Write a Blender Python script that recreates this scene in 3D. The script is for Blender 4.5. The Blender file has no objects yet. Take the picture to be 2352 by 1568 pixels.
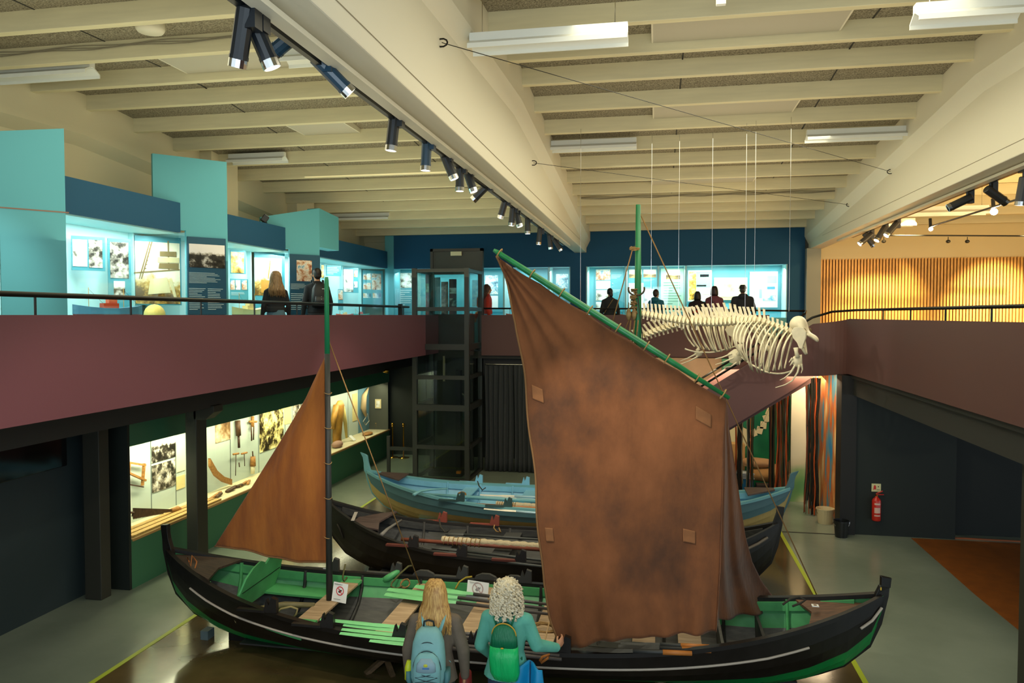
import bpy, bmesh, math, random
from mathutils import Vector, Matrix
random.seed(7)
PI = math.pi
S = bpy.context.scene
COL = S.collection
# ---------------------------------------------------------------- camera
EYE = Vector((0, 0, 4.0)); YAW = math.radians(10.8); PITCH = math.radians(2.0); FPX = 1744.0
cd = bpy.data.cameras.new('camera'); cam = bpy.data.objects.new('camera', cd); COL.objects.link(cam)
cam.location = EYE; cam.rotation_euler = (PI/2 - PITCH, 0, YAW)
cd.sensor_width = 36; cd.lens = FPX/2352*36; cd.clip_start = .05; cd.clip_end = 200
S.camera = cam
# ---------------------------------------------------------------- world, exposure
w = bpy.data.worlds.new('world'); S.world = w; w.use_nodes = True
w.node_tree.nodes['Background'].inputs[0].default_value = (.80, .93, 1.0, 1)
w.node_tree.nodes['Background'].inputs[1].default_value = 1.1
S.view_settings.view_transform = 'Standard'; S.view_settings.look = 'None'
S.view_settings.exposure = 0.55; S.view_settings.gamma = 1
S.view_settings.use_curve_mapping = False

def lin(h):
    h = h.lstrip('#'); c = [int(h[i:i+2], 16)/255 for i in (0, 2, 4)]
    return tuple((x/12.92 if x <= .04045 else ((x+.055)/1.055)**2.4) for x in c)
def area(loc, to, sx, sy, power, col=(1, 1, 1), spread=180):
    l = bpy.data.lights.new('area_light', 'AREA'); l.shape = 'RECTANGLE'; l.size = sx; l.size_y = sy
    l.energy = power; l.color = col; l.spread = math.radians(spread)
    o = bpy.data.objects.new('area_light', l); COL.objects.link(o); o.location = loc
    o.rotation_euler = (Vector(to)-Vector(loc)).to_track_quat('-Z', 'Y').to_euler(); return o
def spot(loc, to, power, angle=40, col=(1, 1, 1), blend=.5, size=.05):
    l = bpy.data.lights.new('spot_light', 'SPOT'); l.energy = power; l.color = col
    l.spot_size = math.radians(angle); l.spot_blend = blend; l.shadow_soft_size = size
    o = bpy.data.objects.new('spot_light', l); COL.objects.link(o); o.location = loc
    o.rotation_euler = (Vector(to)-Vector(loc)).to_track_quat('-Z', 'Y').to_euler(); return o
WARM = (1, .80, .50); AMB = (1, .62, .25); CYAN = (.62, .95, 1); COOLW = (.85, 1, .92)
# lamps inside the upper display cases (left wall, three bays) and far wall
area((-7.75, 9.6, 5.24), (-8.05, 9.6, 3.2), 2.6, .4, 42, (.93, 1, .97))
area((-7.75, 13.9, 5.24), (-8.05, 13.9, 3.2), 2.6, .4, 42, (.93, 1, .97))
area((-7.75, 17.9, 5.24), (-8.05, 17.9, 3.2), 4.6, .4, 56, (.93, 1, .97))
area((-4.9, 20.85, 5.2), (-4.9, 21.2, 3.3), 5.0, .3, 45, (.94, 1, .98))
area((.85, 20.85, 5.2), (.85, 21.2, 3.3), 5.2, .3, 75, (.97, 1, .94))
# lamps inside the lower display cases
area((-7.68, 10.9, 2.05), (-7.95, 10.9, .9), 2.1, .18, 36, (1, .90, .58))
area((-7.68, 14.4, 2.05), (-7.95, 14.4, .9), 4.4, .18, 52, (1, .88, .55))
area((-7.68, 18.7, 2.05), (-7.95, 18.7, .9), 3.4, .18, 30, (1, .88, .58))
# painted niche beyond the stairs, and the gallery at the right
area((2.5, 16.4, 2.85), (2.6, 17.6, 0), 3.2, .8, 85, (1, .80, .52))
area((2.9, 15.3, 2.85), (3.0, 15.6, 0), .8, .6, 25, (1, .75, .45))
spot((5.6, 17.9, 6.3), (5.5, 20.5, 4.25), 1700, 46, (1, .70, .30), 1)
spot((8.3, 17.6, 6.3), (8.1, 20.5, 4.1), 2900, 42, (1, .74, .34), 1)
spot((4.9, 17.8, 6.2), (4.6, 20.5, 4.3), 100, 80, AMB, 1)
area((7.2, 13.0, 4.6), (7.2, 14.5, 7), 4.0, 6.0, 300, (1, .66, .28))  # upward fill over the gallery, added in place of bounced amber light
# general light of the hall: added area fills in place of unlit fittings and bounce
area((.9, 9.6, 6.75), (.9, 9.6, 0), 3.4, 9, 170, (1, .93, .68))  # added downward fill under the roof, not a lit fitting
area((-4.9, 9.8, 6.75), (-4.9, 9.8, 0), 4.0, 9, 110, (1, .92, .62))  # same added downward fill for the left bay
area((.9, 11, 4.5), (.9, 11, 9), 4.2, 14, 105, (1, .84, .55))  # added upward fill, stands in for light bounced to the ceiling
area((-5.0, 11, 4.9), (-5.0, 11, 9), 4.2, 14, 115, (1, .90, .58))  # left-bay upward fill, also added in place of bounce
area((-.2, .6, 4.9), (-1.9, 6, 6.5), 1.6, 1.2, 45, (.75, .90, 1))  # cool fill added near the camera, stands in for daylight on the beam
spot((-5.6, 6.9, 6.3), (-7.7, 7.0, 3.9), 150, 52, (.90, 1, .85), .8, .05)

# ---------------------------------------------------------------- pixel -> point on a real plane
_cy, _sy, _cp, _sp = math.cos(YAW), math.sin(YAW), math.cos(PITCH), math.sin(PITCH)
_R = Vector((_cy, _sy, 0)); _F = Vector((-_sy*_cp, _cy*_cp, -_sp)); _U = _R.cross(_F)
def ray(u, v): return _F*FPX + _R*(u-1176) - _U*(v-784)
def at(u, v, X=None, Y=None, Z=None, P=None):
    d = ray(u, v)
    if X is not None: t = (X-EYE.x)/d.x
    elif Y is not None: t = (Y-EYE.y)/d.y
    elif Z is not None: t = (Z-EYE.z)/d.z
    else: t = (P[0]-EYE).dot(P[1])/d.dot(P[1])
    return EYE + d*t
def zat(v, X, Y, u=None):          # height of image row v over ground point X,Y
    p = Vector((X, Y, 0))-EYE
    # solve F.(p+z)*k = ...
    a = p.x*_F.x + p.y*_F.y; b = p.x*_U.x + p.y*_U.y
    k = -(v-784)/FPX               # (b + dz*Uz) = k*(a + dz*Fz)
    dz = (k*a-b)/(_U.z-k*_F.z)
    return EYE.z+dz

# ---------------------------------------------------------------- materials
MC = {}
def pr(n, **k):
    b = n.nodes['Principled BSDF']
    for a, v in k.items(): b.inputs[a].default_value = v
    return b
def mat(name, hexc, rough=.6, metal=0, noise=0, nscale=8, bump=0, bscale=30, emit=None, estr=0, coat=0, spec=.5, stretch=None, trans=0, ior=1.45, c2=None, detail=4, alpha=1):
    if name in MC: return MC[name]
    m = bpy.data.materials.new(name); m.use_nodes = True; nt = m.node_tree; b = nt.nodes['Principled BSDF']
    c = lin(hexc) if isinstance(hexc, str) else hexc
    b.inputs['Base Color'].default_value = (*c, 1); b.inputs['Roughness'].default_value = rough
    b.inputs['Metallic'].default_value = metal; b.inputs['Specular IOR Level'].default_value = spec
    if coat: b.inputs['Coat Weight'].default_value = coat
    if trans: b.inputs['Transmission Weight'].default_value = trans; b.inputs['IOR'].default_value = ior
    if alpha < 1: b.inputs['Alpha'].default_value = alpha
    if emit: b.inputs['Emission Color'].default_value = (*lin(emit), 1); b.inputs['Emission Strength'].default_value = estr
    if noise or bump or c2:
        tc = nt.nodes.new('ShaderNodeTexCoord'); mp = nt.nodes.new('ShaderNodeMapping')
        if stretch: mp.inputs['Scale'].default_value = stretch
        nt.links.new(tc.outputs['Object'], mp.inputs[0])
    if noise or c2:
        nz = nt.nodes.new('ShaderNodeTexNoise'); nz.inputs['Scale'].default_value = nscale; nz.inputs['Detail'].default_value = detail
        nt.links.new(mp.outputs[0], nz.inputs['Vector'])
        rp = nt.nodes.new('ShaderNodeValToRGB'); e = rp.color_ramp.elements
        e[0].position = .33; e[1].position = .67
        if c2: d = lin(c2); e[0].color = (*d, 1); e[1].color = (*c, 1)
        else:
            e[0].color = (*[x*(1-noise) for x in c], 1); e[1].color = (*[min(1, x*(1+noise)) for x in c], 1)
        nt.links.new(nz.outputs['Fac'], rp.inputs[0]); nt.links.new(rp.outputs[0], b.inputs['Base Color'])
    if bump:
        n2 = nt.nodes.new('ShaderNodeTexNoise'); n2.inputs['Scale'].default_value = bscale; n2.inputs['Detail'].default_value = 4
        nt.links.new(mp.outputs[0], n2.inputs['Vector'])
        bp = nt.nodes.new('ShaderNodeBump'); bp.inputs['Strength'].default_value = bump; bp.inputs['Distance'].default_value = .02
        nt.links.new(n2.outputs['Fac'], bp.inputs['Height']); nt.links.new(bp.outputs[0], b.inputs['Normal'])
    MC[name] = m; return m
def glass(name='clear_glass', tint=(.93, .98, .97), a=.12, rough=.02):
    if name in MC: return MC[name]
    m = bpy.data.materials.new(name); m.use_nodes = True; nt = m.node_tree; nt.nodes.remove(nt.nodes['Principled BSDF'])
    t = nt.nodes.new('ShaderNodeBsdfTransparent'); t.inputs[0].default_value = (*tint, 1)
    g = nt.nodes.new('ShaderNodeBsdfGlossy'); g.inputs['Roughness'].default_value = rough
    fr = nt.nodes.new('ShaderNodeLayerWeight'); pw = nt.nodes.new('ShaderNodeMath'); pw.operation = 'POWER'; pw.inputs[1].default_value = 5
    ma = nt.nodes.new('ShaderNodeMath'); ma.operation = 'MULTIPLY_ADD'; ma.inputs[1].default_value = .8; ma.inputs[2].default_value = .03
    nt.links.new(fr.outputs['Facing'], pw.inputs[0]); nt.links.new(pw.outputs[0], ma.inputs[0])
    mx = nt.nodes.new('ShaderNodeMixShader'); nt.links.new(ma.outputs[0], mx.inputs[0])
    nt.links.new(t.outputs[0], mx.inputs[1]); nt.links.new(g.outputs[0], mx.inputs[2])
    nt.links.new(mx.outputs[0], nt.nodes['Material Output'].inputs[0]); MC[name] = m; return m
def photo(name, cols, scale=3, seed=0, detail=6, sky=None):
    """printed photograph: abstract tones from stretched noise; optional pale upper part of the print"""
    if name in MC: return MC[name]
    m = bpy.data.materials.new(name); m.use_nodes = True; nt = m.node_tree; b = nt.nodes['Principled BSDF']; b.inputs['Roughness'].default_value = .35
    tc = nt.nodes.new('ShaderNodeTexCoord'); mp = nt.nodes.new('ShaderNodeMapping'); mp.inputs['Location'].default_value = (seed*3.1, seed*1.7, seed)
    nt.links.new(tc.outputs['Object'], mp.inputs[0])
    nz = nt.nodes.new('ShaderNodeTexNoise'); nz.inputs['Scale'].default_value = scale; nz.inputs['Detail'].default_value = detail; nz.inputs['Roughness'].default_value = .65
    nt.links.new(mp.outputs[0], nz.inputs['Vector'])
    fac = nz.outputs['Fac']
    if sky is not None:
        sp = nt.nodes.new('ShaderNodeSeparateXYZ'); nt.links.new(tc.outputs['Generated'], sp.inputs[0])
        mr = nt.nodes.new('ShaderNodeMapRange'); mr.inputs['From Min'].default_value = sky-.12; mr.inputs['From Max'].default_value = sky+.12
        mr.inputs['To Min'].default_value = -.08; mr.inputs['To Max'].default_value = .35
        nt.links.new(sp.outputs['Z'], mr.inputs['Value'])
        ad = nt.nodes.new('ShaderNodeMath'); ad.operation = 'ADD'; nt.links.new(fac, ad.inputs[0]); nt.links.new(mr.outputs[0], ad.inputs[1]); fac = ad.outputs[0]
    rp = nt.nodes.new('ShaderNodeValToRGB'); n = len(cols)
    while len(rp.color_ramp.elements) < n: rp.color_ramp.elements.new(.5)
    for i, c in enumerate(cols):
        rp.color_ramp.elements[i].position = .36+.30*i/(n-1); rp.color_ramp.elements[i].color = (*lin(c), 1)
    nt.links.new(fac, rp.inputs[0]); nt.links.new(rp.outputs[0], b.inputs['Base Color']); MC[name] = m; return m

# ---------------------------------------------------------------- mesh builder
class MB:
    def __init__(s): s.v = []; s.f = []; s.m = []
    def add(s, vs, fs, m=0):
        o = len(s.v); s.v += [Vector(p) for p in vs]
        for f in fs: s.f.append([i+o for i in f]); s.m.append(m)
        return s
    def hexa(s, p, m=0): return s.add(p, [(0, 3, 2, 1), (4, 5, 6, 7), (0, 1, 5, 4), (1, 2, 6, 5), (2, 3, 7, 6), (3, 0, 4, 7)], m)
    def box(s, x0, y0, z0, x1, y1, z1, m=0):
        return s.hexa([(x0, y0, z0), (x1, y0, z0), (x1, y1, z0), (x0, y1, z0), (x0, y0, z1), (x1, y0, z1), (x1, y1, z1), (x0, y1, z1)], m)
    def obox(s, c, d, rot=None, m=0):
        R = rot.to_matrix() if hasattr(rot, 'to_matrix') else (rot or Matrix.Identity(3)); c = Vector(c)
        q = [(-1, -1, -1), (1, -1, -1), (1, 1, -1), (-1, 1, -1), (-1, -1, 1), (1, -1, 1), (1, 1, 1), (-1, 1, 1)]
        return s.hexa([c + R @ Vector((a*d[0]/2, b*d[1]/2, e*d[2]/2)) for a, b, e in q], m)
    def bar(s, a, b, w, h, m=0, up=(0, 0, 1)):
        a = Vector(a); b = Vector(b); d = (b-a).normalized(); sd = d.cross(Vector(up))
        if sd.length < 1e-4: sd = Vector((1, 0, 0))
        sd.normalize(); u = sd.cross(d); q = [(-1, -1), (1, -1), (1, 1), (-1, 1)]
        return s.hexa([e + sd*x*w/2 + u*y*h/2 for e in (a, b) for x, y in q], m)
    def slab(s, poly, vec, m=0):
        vec = Vector(vec); n = len(poly); p = [Vector(q) for q in poly]
        return s.add(p + [q+vec for q in p], [tuple(range(n))[::-1], tuple(range(n, 2*n))] + [(i, (i+1) % n, n+(i+1) % n, n+i) for i in range(n)], m)
    def rings(s, R, m=0, cap=True, closed=True):
        n = len(R[0]); o = len(s.v); s.v += [Vector(p) for r in R for p in r]; k = n if closed else n-1
        for i in range(len(R)-1):
            for j in range(k): s.f.append([o+i*n+j, o+i*n+(j+1) % n, o+(i+1)*n+(j+1) % n, o+(i+1)*n+j]); s.m.append(m)
        if cap:
            s.f.append([o+j for j in range(n)][::-1]); s.m.append(m); s.f.append([o+(len(R)-1)*n+j for j in range(n)]); s.m.append(m)
        return s
    def tube(s, pts, r, n=8, m=0, cap=True):
        pts = [Vector(p) for p in pts]; R = []; up = None
        for i, p in enumerate(pts):
            d = (pts[min(i+1, len(pts)-1)]-pts[max(i-1, 0)]); d = d.normalized() if d.length > 1e-9 else Vector((0, 0, 1))
            if up is None: up = Vector((0, 0, 1)) if abs(d.z) < .9 else Vector((1, 0, 0))
            a = d.cross(up)
            if a.length < 1e-5: a = d.cross(Vector((0, 1, .1)))
            a.normalize(); b = a.cross(d).normalized(); up = b
            rr = r[i] if isinstance(r, (list, tuple)) else r
            rx, ry = rr if isinstance(rr, (list, tuple)) else (rr, rr)
            R.append([p + a*math.cos(2*PI*j/n)*rx + b*math.sin(2*PI*j/n)*ry for j in range(n)])
        return s.rings(R, m, cap)
    def loft(s, L, n=16, m=0, pw=1):      # vertical stack of ellipses (center, rx, ry)
        R = []
        for c, rx, ry in L:
            ring = []
            for j in range(n):
                a = 2*PI*j/n; ca, sa = math.cos(a), math.sin(a)
                ring.append(Vector(c) + Vector((math.copysign(abs(ca)**pw, ca)*rx, math.copysign(abs(sa)**pw, sa)*ry, 0)))
            R.append(ring)
        return s.rings(R, m)
    def lathe(s, prof, o=(0, 0, 0), n=16, m=0, rot=None):
        o = Vector(o); R = []
        for r, z in prof:
            R.append([o + ((rot @ Vector((r*math.cos(2*PI*j/n), r*math.sin(2*PI*j/n), z))) if rot else Vector((r*math.cos(2*PI*j/n), r*math.sin(2*PI*j/n), z))) for j in range(n)])
        return s.rings(R, m)
    def ell(s, c, r, n=12, k=8, m=0, rot=None):
        c = Vector(c); r = r if isinstance(r, (tuple, list)) else (r, r, r); R = []
        for i in range(k+1):
            t = max(.02, min(PI-.02, PI*i/k)); ring = []
            for j in range(n):
                q = Vector((r[0]*math.sin(t)*math.cos(2*PI*j/n), r[1]*math.sin(t)*math.sin(2*PI*j/n), -r[2]*math.cos(t)))
                ring.append(c + (rot @ q if rot else q))
            R.append(ring)
        return s.rings(R, m)
    def caps(s, a, b, ra, rb, n=12, m=0):  # tapered capsule
        a = Vector(a); b = Vector(b); s.tube([a, b], [ra, rb], n, m); s.ell(a, ra, n, 8, m); s.ell(b, rb, n, 8, m); return s
    def grid(s, fn, nu, nv, m=0, th=None):
        o = len(s.v)
        for i in range(nu+1):
            for j in range(nv+1): s.v.append(Vector(fn(i/nu, j/nv)))
        for i in range(nu):
            for j in range(nv):
                a = o+i*(nv+1)+j; s.f.append([a, a+nv+1, a+nv+2, a+1]); s.m.append(m(i/nu, j/nv) if callable(m) else m)
        return s
    def build(s, name, mats, parent=None, smooth=False, origin=None, bevel=0, solid=0, remesh=0, sm=0, subd=0):
        me = bpy.data.meshes.new(name)
        off = Vector((0, 0, 0)); q = parent
        if parent is not None:
            while q is not None: off += q.location; q = q.parent
        elif origin is not None: off = Vector(origin)
        else:
            xs = [p.x for p in s.v]; ys = [p.y for p in s.v]; zs = [p.z for p in s.v]
            off = Vector(((min(xs)+max(xs))/2, (min(ys)+max(ys))/2, min(zs)))
        lo = Vector((0, 0, 0))
        if parent is not None and len(s.v):      # part origin at its own centre
            xs = [p.x for p in s.v]; ys = [p.y for p in s.v]; zs = [p.z for p in s.v]
            lo = Vector(((min(xs)+max(xs))/2, (min(ys)+max(ys))/2, (min(zs)+max(zs))/2))-off
        me.from_pydata([tuple(p-off-lo) for p in s.v], [], s.f)
        if not isinstance(mats, (list, tuple)): mats = [mats]
        for mm in mats: me.materials.append(mm)
        me.polygons.foreach_set('material_index', s.m)
        bm = bmesh.new(); bm.from_mesh(me); bmesh.ops.recalc_face_normals(bm, faces=bm.faces); bm.to_mesh(me); bm.free()
        if smooth: me.polygons.foreach_set('use_smooth', [True]*len(me.polygons))
        o = bpy.data.objects.new(name, me); COL.objects.link(o)
        if parent is not None: o.parent = parent; o.location = lo
        else: o.location = off
        if bevel: b = o.modifiers.new('bevel', 'BEVEL'); b.width = bevel; b.segments = 2; b.limit_method = 'ANGLE'
        if solid: b = o.modifiers.new('solid', 'SOLIDIFY'); b.thickness = solid; b.offset = 0
        if remesh:
            b = o.modifiers.new('remesh', 'REMESH'); b.mode = 'VOXEL'; b.voxel_size = remesh; b.use_smooth_shade = True
        if sm: b = o.modifiers.new('smooth', 'SMOOTH'); b.factor = .5; b.iterations = sm
        if subd: b = o.modifiers.new('subd', 'SUBSURF'); b.levels = subd; b.render_levels = subd
        return o
def tag(o, label=None, cat=None, group=None, kind=None):
    if label: o['label'] = label
    if cat: o['category'] = cat
    if group: o['group'] = group
    if kind: o['kind'] = kind
    return o
def thing(name, loc, label, cat, group=None):
    o = bpy.data.objects.new(name, None); COL.objects.link(o); o.location = loc; o.empty_display_size = .1
    return tag(o, label, cat, group)
def struct(mb, name, mats, label=None, **k): return tag(mb.build(name, mats, **k), label, None, None, 'structure')
TRIM = [0]
def trim(mb, mats, label, **k):
    TRIM[0] += 1; return struct(mb, 'trim_%d' % TRIM[0], mats, label, **k)
def text_mesh(txt, origin, xdir, ydir, size, mats, name, parent, depth=.001):
    c = bpy.data.curves.new('t', 'FONT'); c.body = txt; c.size = size; c.align_x = 'CENTER'; c.align_y = 'CENTER'; c.extrude = depth
    o = bpy.data.objects.new('t', c); COL.objects.link(o); bpy.context.view_layer.update()
    me = bpy.data.meshes.new_from_object(o.evaluated_get(bpy.context.evaluated_depsgraph_get()))
    x = Vector(xdir).normalized(); y = Vector(ydir).normalized()
    mb = MB(); mb.add([Vector(origin)+x*v.co.x+y*v.co.y+x.cross(y)*v.co.z for v in me.vertices], [tuple(p.vertices) for p in me.polygons])
    bpy.data.objects.remove(o); bpy.data.curves.remove(c); bpy.data.meshes.remove(me)
    return mb.build(name, mats, parent)

M = dict(
 cream=mat('cream_paint', 'd8cfae', .6, bump=.06, bscale=60), beam=mat('beam_paint', 'dcd6c0', .5, bump=.05, bscale=30),
 purlin=mat('purlin_paint', 'd9cfa8', .55, noise=.06, nscale=3, stretch=(.4, 4, 4)),
 wool=mat('wood_wool_board', 'b4ab92', .95, bump=1, bscale=70, c2='625b48', nscale=60, detail=6),
 skyl=mat('roof_hatch_paint', 'b9b3a0', .6), plum=mat('plum_paint', '6f4048', .6, bump=.04, bscale=120),
 plumr=mat('plum_paint_brown', '5c3b36', .6, bump=.04, bscale=120),
 dark=mat('dark_green_black_paint', '111a14', .65, bump=.05, bscale=80), black=mat('black_paint', '15130f', .6),
 pillar=mat('dark_brown_paint', '2b2a20', .6), soff=mat('soffit_paint', '2c2b26', .7), slate=mat('slate_paint', '1f2d30', .65),
 green=mat('green_case_paint', '34684a', .5), blue=mat('deep_blue_paint', '064c70', .75, bump=.04, bscale=120),
 pale=mat('pale_blue_paint', '58a8b4', .6), pale2=mat('pale_cyan_lining', 'b2dcdc', .6), grey=mat('grey_paint', '8f9288', .7),
 lining=mat('case_lining', 'b9c6bd', .7), rail=mat('dark_rail_steel', '23221e', .35, metal=.6), steel=mat('charcoal_steel', '3c3d38', .4, metal=.4),
 chrome=mat('chrome', 'c9c9c9', .15, metal=1), blackm=mat('black_lamp_housing', '10161c', .4), brass=mat('brass', 'c9973a', .2, metal=1),
 oak=mat('slat_wood', 'e0aa5c', .5, noise=.2, nscale=20, stretch=(3, 3, .3)), oakd=mat('slat_gap', '5a3813', .8), white=mat('white_enamel', 'e6e8e0', .35),
 paper=mat('white_paper', 'e4e2dc', .6), glass=glass(), text=mat('printed_text', 'c3d8d8', .6), board=mat('dark_teal_board', '0f4a63', .5),
 board2=mat('teal_board', '4a94a0', .5), red=mat('red_paint', 'c0281c', .3), rope=mat('hemp_rope', '8a6a3c', .9, noise=.3, nscale=60),
 bone=mat('bone', 'e6dab8', .6, noise=.08, nscale=12), cart=mat('bone_disc', 'a8893c', .7), lens=mat('lamp_lens', 'ffffff', .2, emit='fff6e0', estr=14),
)
# ---------------------------------------------------------------- the setting
MEZ = 3.08; YB = 20.6
def floor_mat():
    m = bpy.data.materials.new('grey_green_epoxy'); m.use_nodes = True; nt = m.node_tree; b = nt.nodes['Principled BSDF']
    tc = nt.nodes.new('ShaderNodeTexCoord'); nz = nt.nodes.new('ShaderNodeTexNoise'); nz.inputs['Scale'].default_value = .6; nz.inputs['Detail'].default_value = 5
    nt.links.new(tc.outputs['Object'], nz.inputs['Vector']); rp = nt.nodes.new('ShaderNodeValToRGB'); e = rp.color_ramp.elements
    e[0].position = .3; e[0].color = (*lin('6f7a6a'), 1); e[1].position = .7; e[1].color = (*lin('8b9484'), 1)
    nt.links.new(nz.outputs['Fac'], rp.inputs[0]); nt.links.new(rp.outputs[0], b.inputs['Base Color']); b.inputs['Roughness'].default_value = .22
    n2 = nt.nodes.new('ShaderNodeTexNoise'); n2.inputs['Scale'].default_value = 3.5; n2.inputs['Detail'].default_value = 3; nt.links.new(tc.outputs['Object'], n2.inputs['Vector'])
    bp = nt.nodes.new('ShaderNodeBump'); bp.inputs['Strength'].default_value = .12; bp.inputs['Distance'].default_value = .04
    nt.links.new(n2.outputs['Fac'], bp.inputs['Height']); nt.links.new(bp.outputs[0], b.inputs['Normal']); return m
struct(MB().box(-10, -2, -.2, 12.5, 22.2, 0), 'floor', floor_mat(), 'glossy grey-green floor of the hall')
matm = mat('glossy_dark_mat', '54462a', .13, noise=.35, nscale=1.2, bump=.05, bscale=2.6)
lime = mat('lime_tape', 'a8b81e', .5)
mt = thing('floor_mat', (-1.9, 9, 0), 'glossy dark olive mat with lime edging under the three boats', 'mat')
MB().box(-5.97, 1, .001, 2.22, 16.1, .012).build('mat_sheet', matm, mt)
for a in ((-6.03, 1, -5.97, 16.1), (2.22, 1, 2.28, 16.1)): MB().box(a[0], a[1], .001, a[2], a[3], .016).build('edging', lime, mt)
MB().box(-6.03, 16.1, .001, 2.28, 16.16, .016).build('edging', lime, mt)
e1, e2, e3 = at(2093, 1236, Z=0), at(2240, 1366, Z=0), at(2380, 1480, Z=0)
tag(MB().slab([e1+Vector((0, 0, .002)), e2+Vector((0, 0, .002)), e3+Vector((0, 0, .002)), Vector((11, e3.y, .002)), Vector((11, e1.y, .002))], (0, 0, .006)).build('floor_covering', mat('orange_brown_floor', '8a4c14', .5, noise=.15, nscale=5)), 'orange-brown floor covering beyond the dark pillar at right', 'floor covering')
trim(MB().box(2.3, 14.56, .001, 3.35, 14.6, .006), M['soff'], 'thin dark joint strip in the floor before the painted niche')

# roof: height of the boards above the purlins
def roof(y): return 4+3.06+(-.08*(y-10) if y > 10 else -.03*(10-y))+.215
rb = MB()
for i, (ya, yb) in enumerate(((-2, 10), (10, 21.6))):
    rb.hexa([(-9, ya, roof(ya)), (12, ya, roof(ya)), (12, yb, roof(yb)), (-9, yb, roof(yb)), (-9, ya, roof(ya)+.15), (12, ya, roof(ya)+.15), (12, yb, roof(yb)+.15), (-9, yb, roof(yb)+.15)])
struct(rb, 'ceiling', M['wool'], 'grey-brown wood-wool boards above the purlins')
bays = [('left', -8.55, -2.20), ('middle', -1.80, 3.74), ('right', 4.14, 11.5)]
for nm, xa, xb in bays:
    for k in range(-1, 20):
        y = 20.40-1.03*k; z = roof(y)-.215
        trim(MB().box(xa, y-.05, z, xb, y+.05, z+.23), M['purlin'], 'cream ceiling purlin in the %s bay' % nm, bevel=.006)
# board joints
for xj in (-6.4, -4.2, .3, 2.3, 6.5):
    mb = MB()
    for i in range(24):
        ya = -1.5+i*.95; mb.bar((xj, ya, roof(ya)-.002), (xj, ya+.95, roof(ya+.95)-.002), .018, .006)
    trim(mb, M['soff'], 'dark joint line between the ceiling boards')
def main_beam(x0, x1, face):
    rg = []
    for y in (-2, 3, 10, 20.6):
        zb = 5.74 if y < 0 else 5.74-.06*(y/20.6); zt = roof(y)
        L, R_ = (x0, x1)
        pts = [(L, zb), (R_, zb), (R_, zt-.62), (R_+.10, zt-.42), (R_+.10, zt), (L-.10, zt), (L-.10, zt-.42), (L, zt-.62)]
        rg.append([Vector((px, y, pz)) for px, pz in pts])
    return MB().rings(rg)
trim(main_beam(-2.20, -1.88, 1), M['beam'], 'deep cream main roof beam over the boats', bevel=.012)
trim(main_beam(3.80, 4.12, -1), M['beam'], 'deep cream main roof beam above the right gallery edge', bevel=.012)
for x in (-1.876, 3.796): trim(MB().box(x-.003, -2, 5.86, x+.003, 18.9, 5.864), mat('groove_grey', '9a9078', .7), 'thin shadow groove along the main beam')
for x0 in (-2.16, 3.98): trim(MB().box(x0, -2, 5.655, x0+.10, 18.3, 5.69), M['beam'], 'white lamp track casing under the main beam')
# left upper wall with its sloping wall beam
struct(MB().slab([(-8.75, -2, MEZ), (-8.75, 21.6, MEZ), (-8.75, 21.6, roof(21.6)), (-8.75, 10, roof(10)), (-8.75, -2, roof(-2))], (.2, 0, 0)), 'wall_left', M['cream'], 'cream upper wall above the left display cases')
rg = [[Vector((-8.56, y, roof(y)-.75)), Vector((-8.38, y, roof(y)-.60)), Vector((-8.38, y, roof(y))), Vector((-8.56, y, roof(y)))] for y in (-2, 10, 20.6)]
trim(MB().rings(rg), M['cream'], 'cream beam running along the top of the left wall')
for yj in (12.9, 16.3): trim(MB().slab([(-8.56, yj, 5.9), (-8.56, yj+.9, 5.9), (-8.56, yj+.9, roof(yj)), (-8.56, yj, roof(yj))], (.42, 0, 0)), M['cream'], 'cream corbel where a roof frame meets the left wall')
# far wall (upper): fascia to the roof, openings below for the cases
ft = 5.31
struct(MB().slab([(-7.35, YB, ft), (3.72, YB, ft), (3.72, YB, 6.3), (-7.35, YB, 6.3)], (0, .18, 0)), 'wall_far', M['blue'], 'deep blue fascia of the far wall')
struct(MB().box(-8.6, 21.45, 0, 12.5, 21.6, 6.7), 'wall_back', M['cream'], 'plain wall behind the far display cases')
struct(MB().box(-7.6, YB-.02, MEZ, -7.34, YB+.5, 6.4), 'wall_corner', M['pale'], 'narrow pale blue strip in the far left corner')
xa = at(1310, 650, Y=YB).x; xb_ = at(1345, 650, Y=YB).x; xc = at(1810, 650, Y=YB).x
struct(MB().box(xa, YB, MEZ, xb_, YB+.6, ft), 'wall_pier', M['blue'], 'blue pier between the far display cases')
struct(MB().box(xc, YB, MEZ, 3.72, YB+.6, ft), 'wall_pier_right', M['blue'], 'blue wall at the right end of the far display case')
struct(MB().box(3.72, YB-.25, MEZ, 4.06, YB+.2, 5.69), 'wall_column', M['grey'], 'grey column under the right roof beam')
# slatted gallery wall
struct(MB().box(4.06, YB+.06, MEZ, 12.2, YB+.25, 6.7), 'wall_gallery', mat('warm_cream', 'e0cfa0', .6), 'cream wall above the timber slats')
sl = MB(); sl.box(4.08, YB+.03, MEZ, 12.1, YB+.058, 5.40, 1); x = 4.10; i = 0
while x < 12.0:
    sl.box(x, YB-.012, MEZ+.01, x+.046, YB+.03, 5.42, 0); x += .0745
struct(sl, 'wall_slats', [M['oak'], M['oakd']], 'vertical timber slats lit amber')
struct(MB().box(12.2, -2, MEZ, 12.4, 21.4, 7.2), 'wall_right', M['cream'], 'cream wall of the right gallery')
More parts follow.
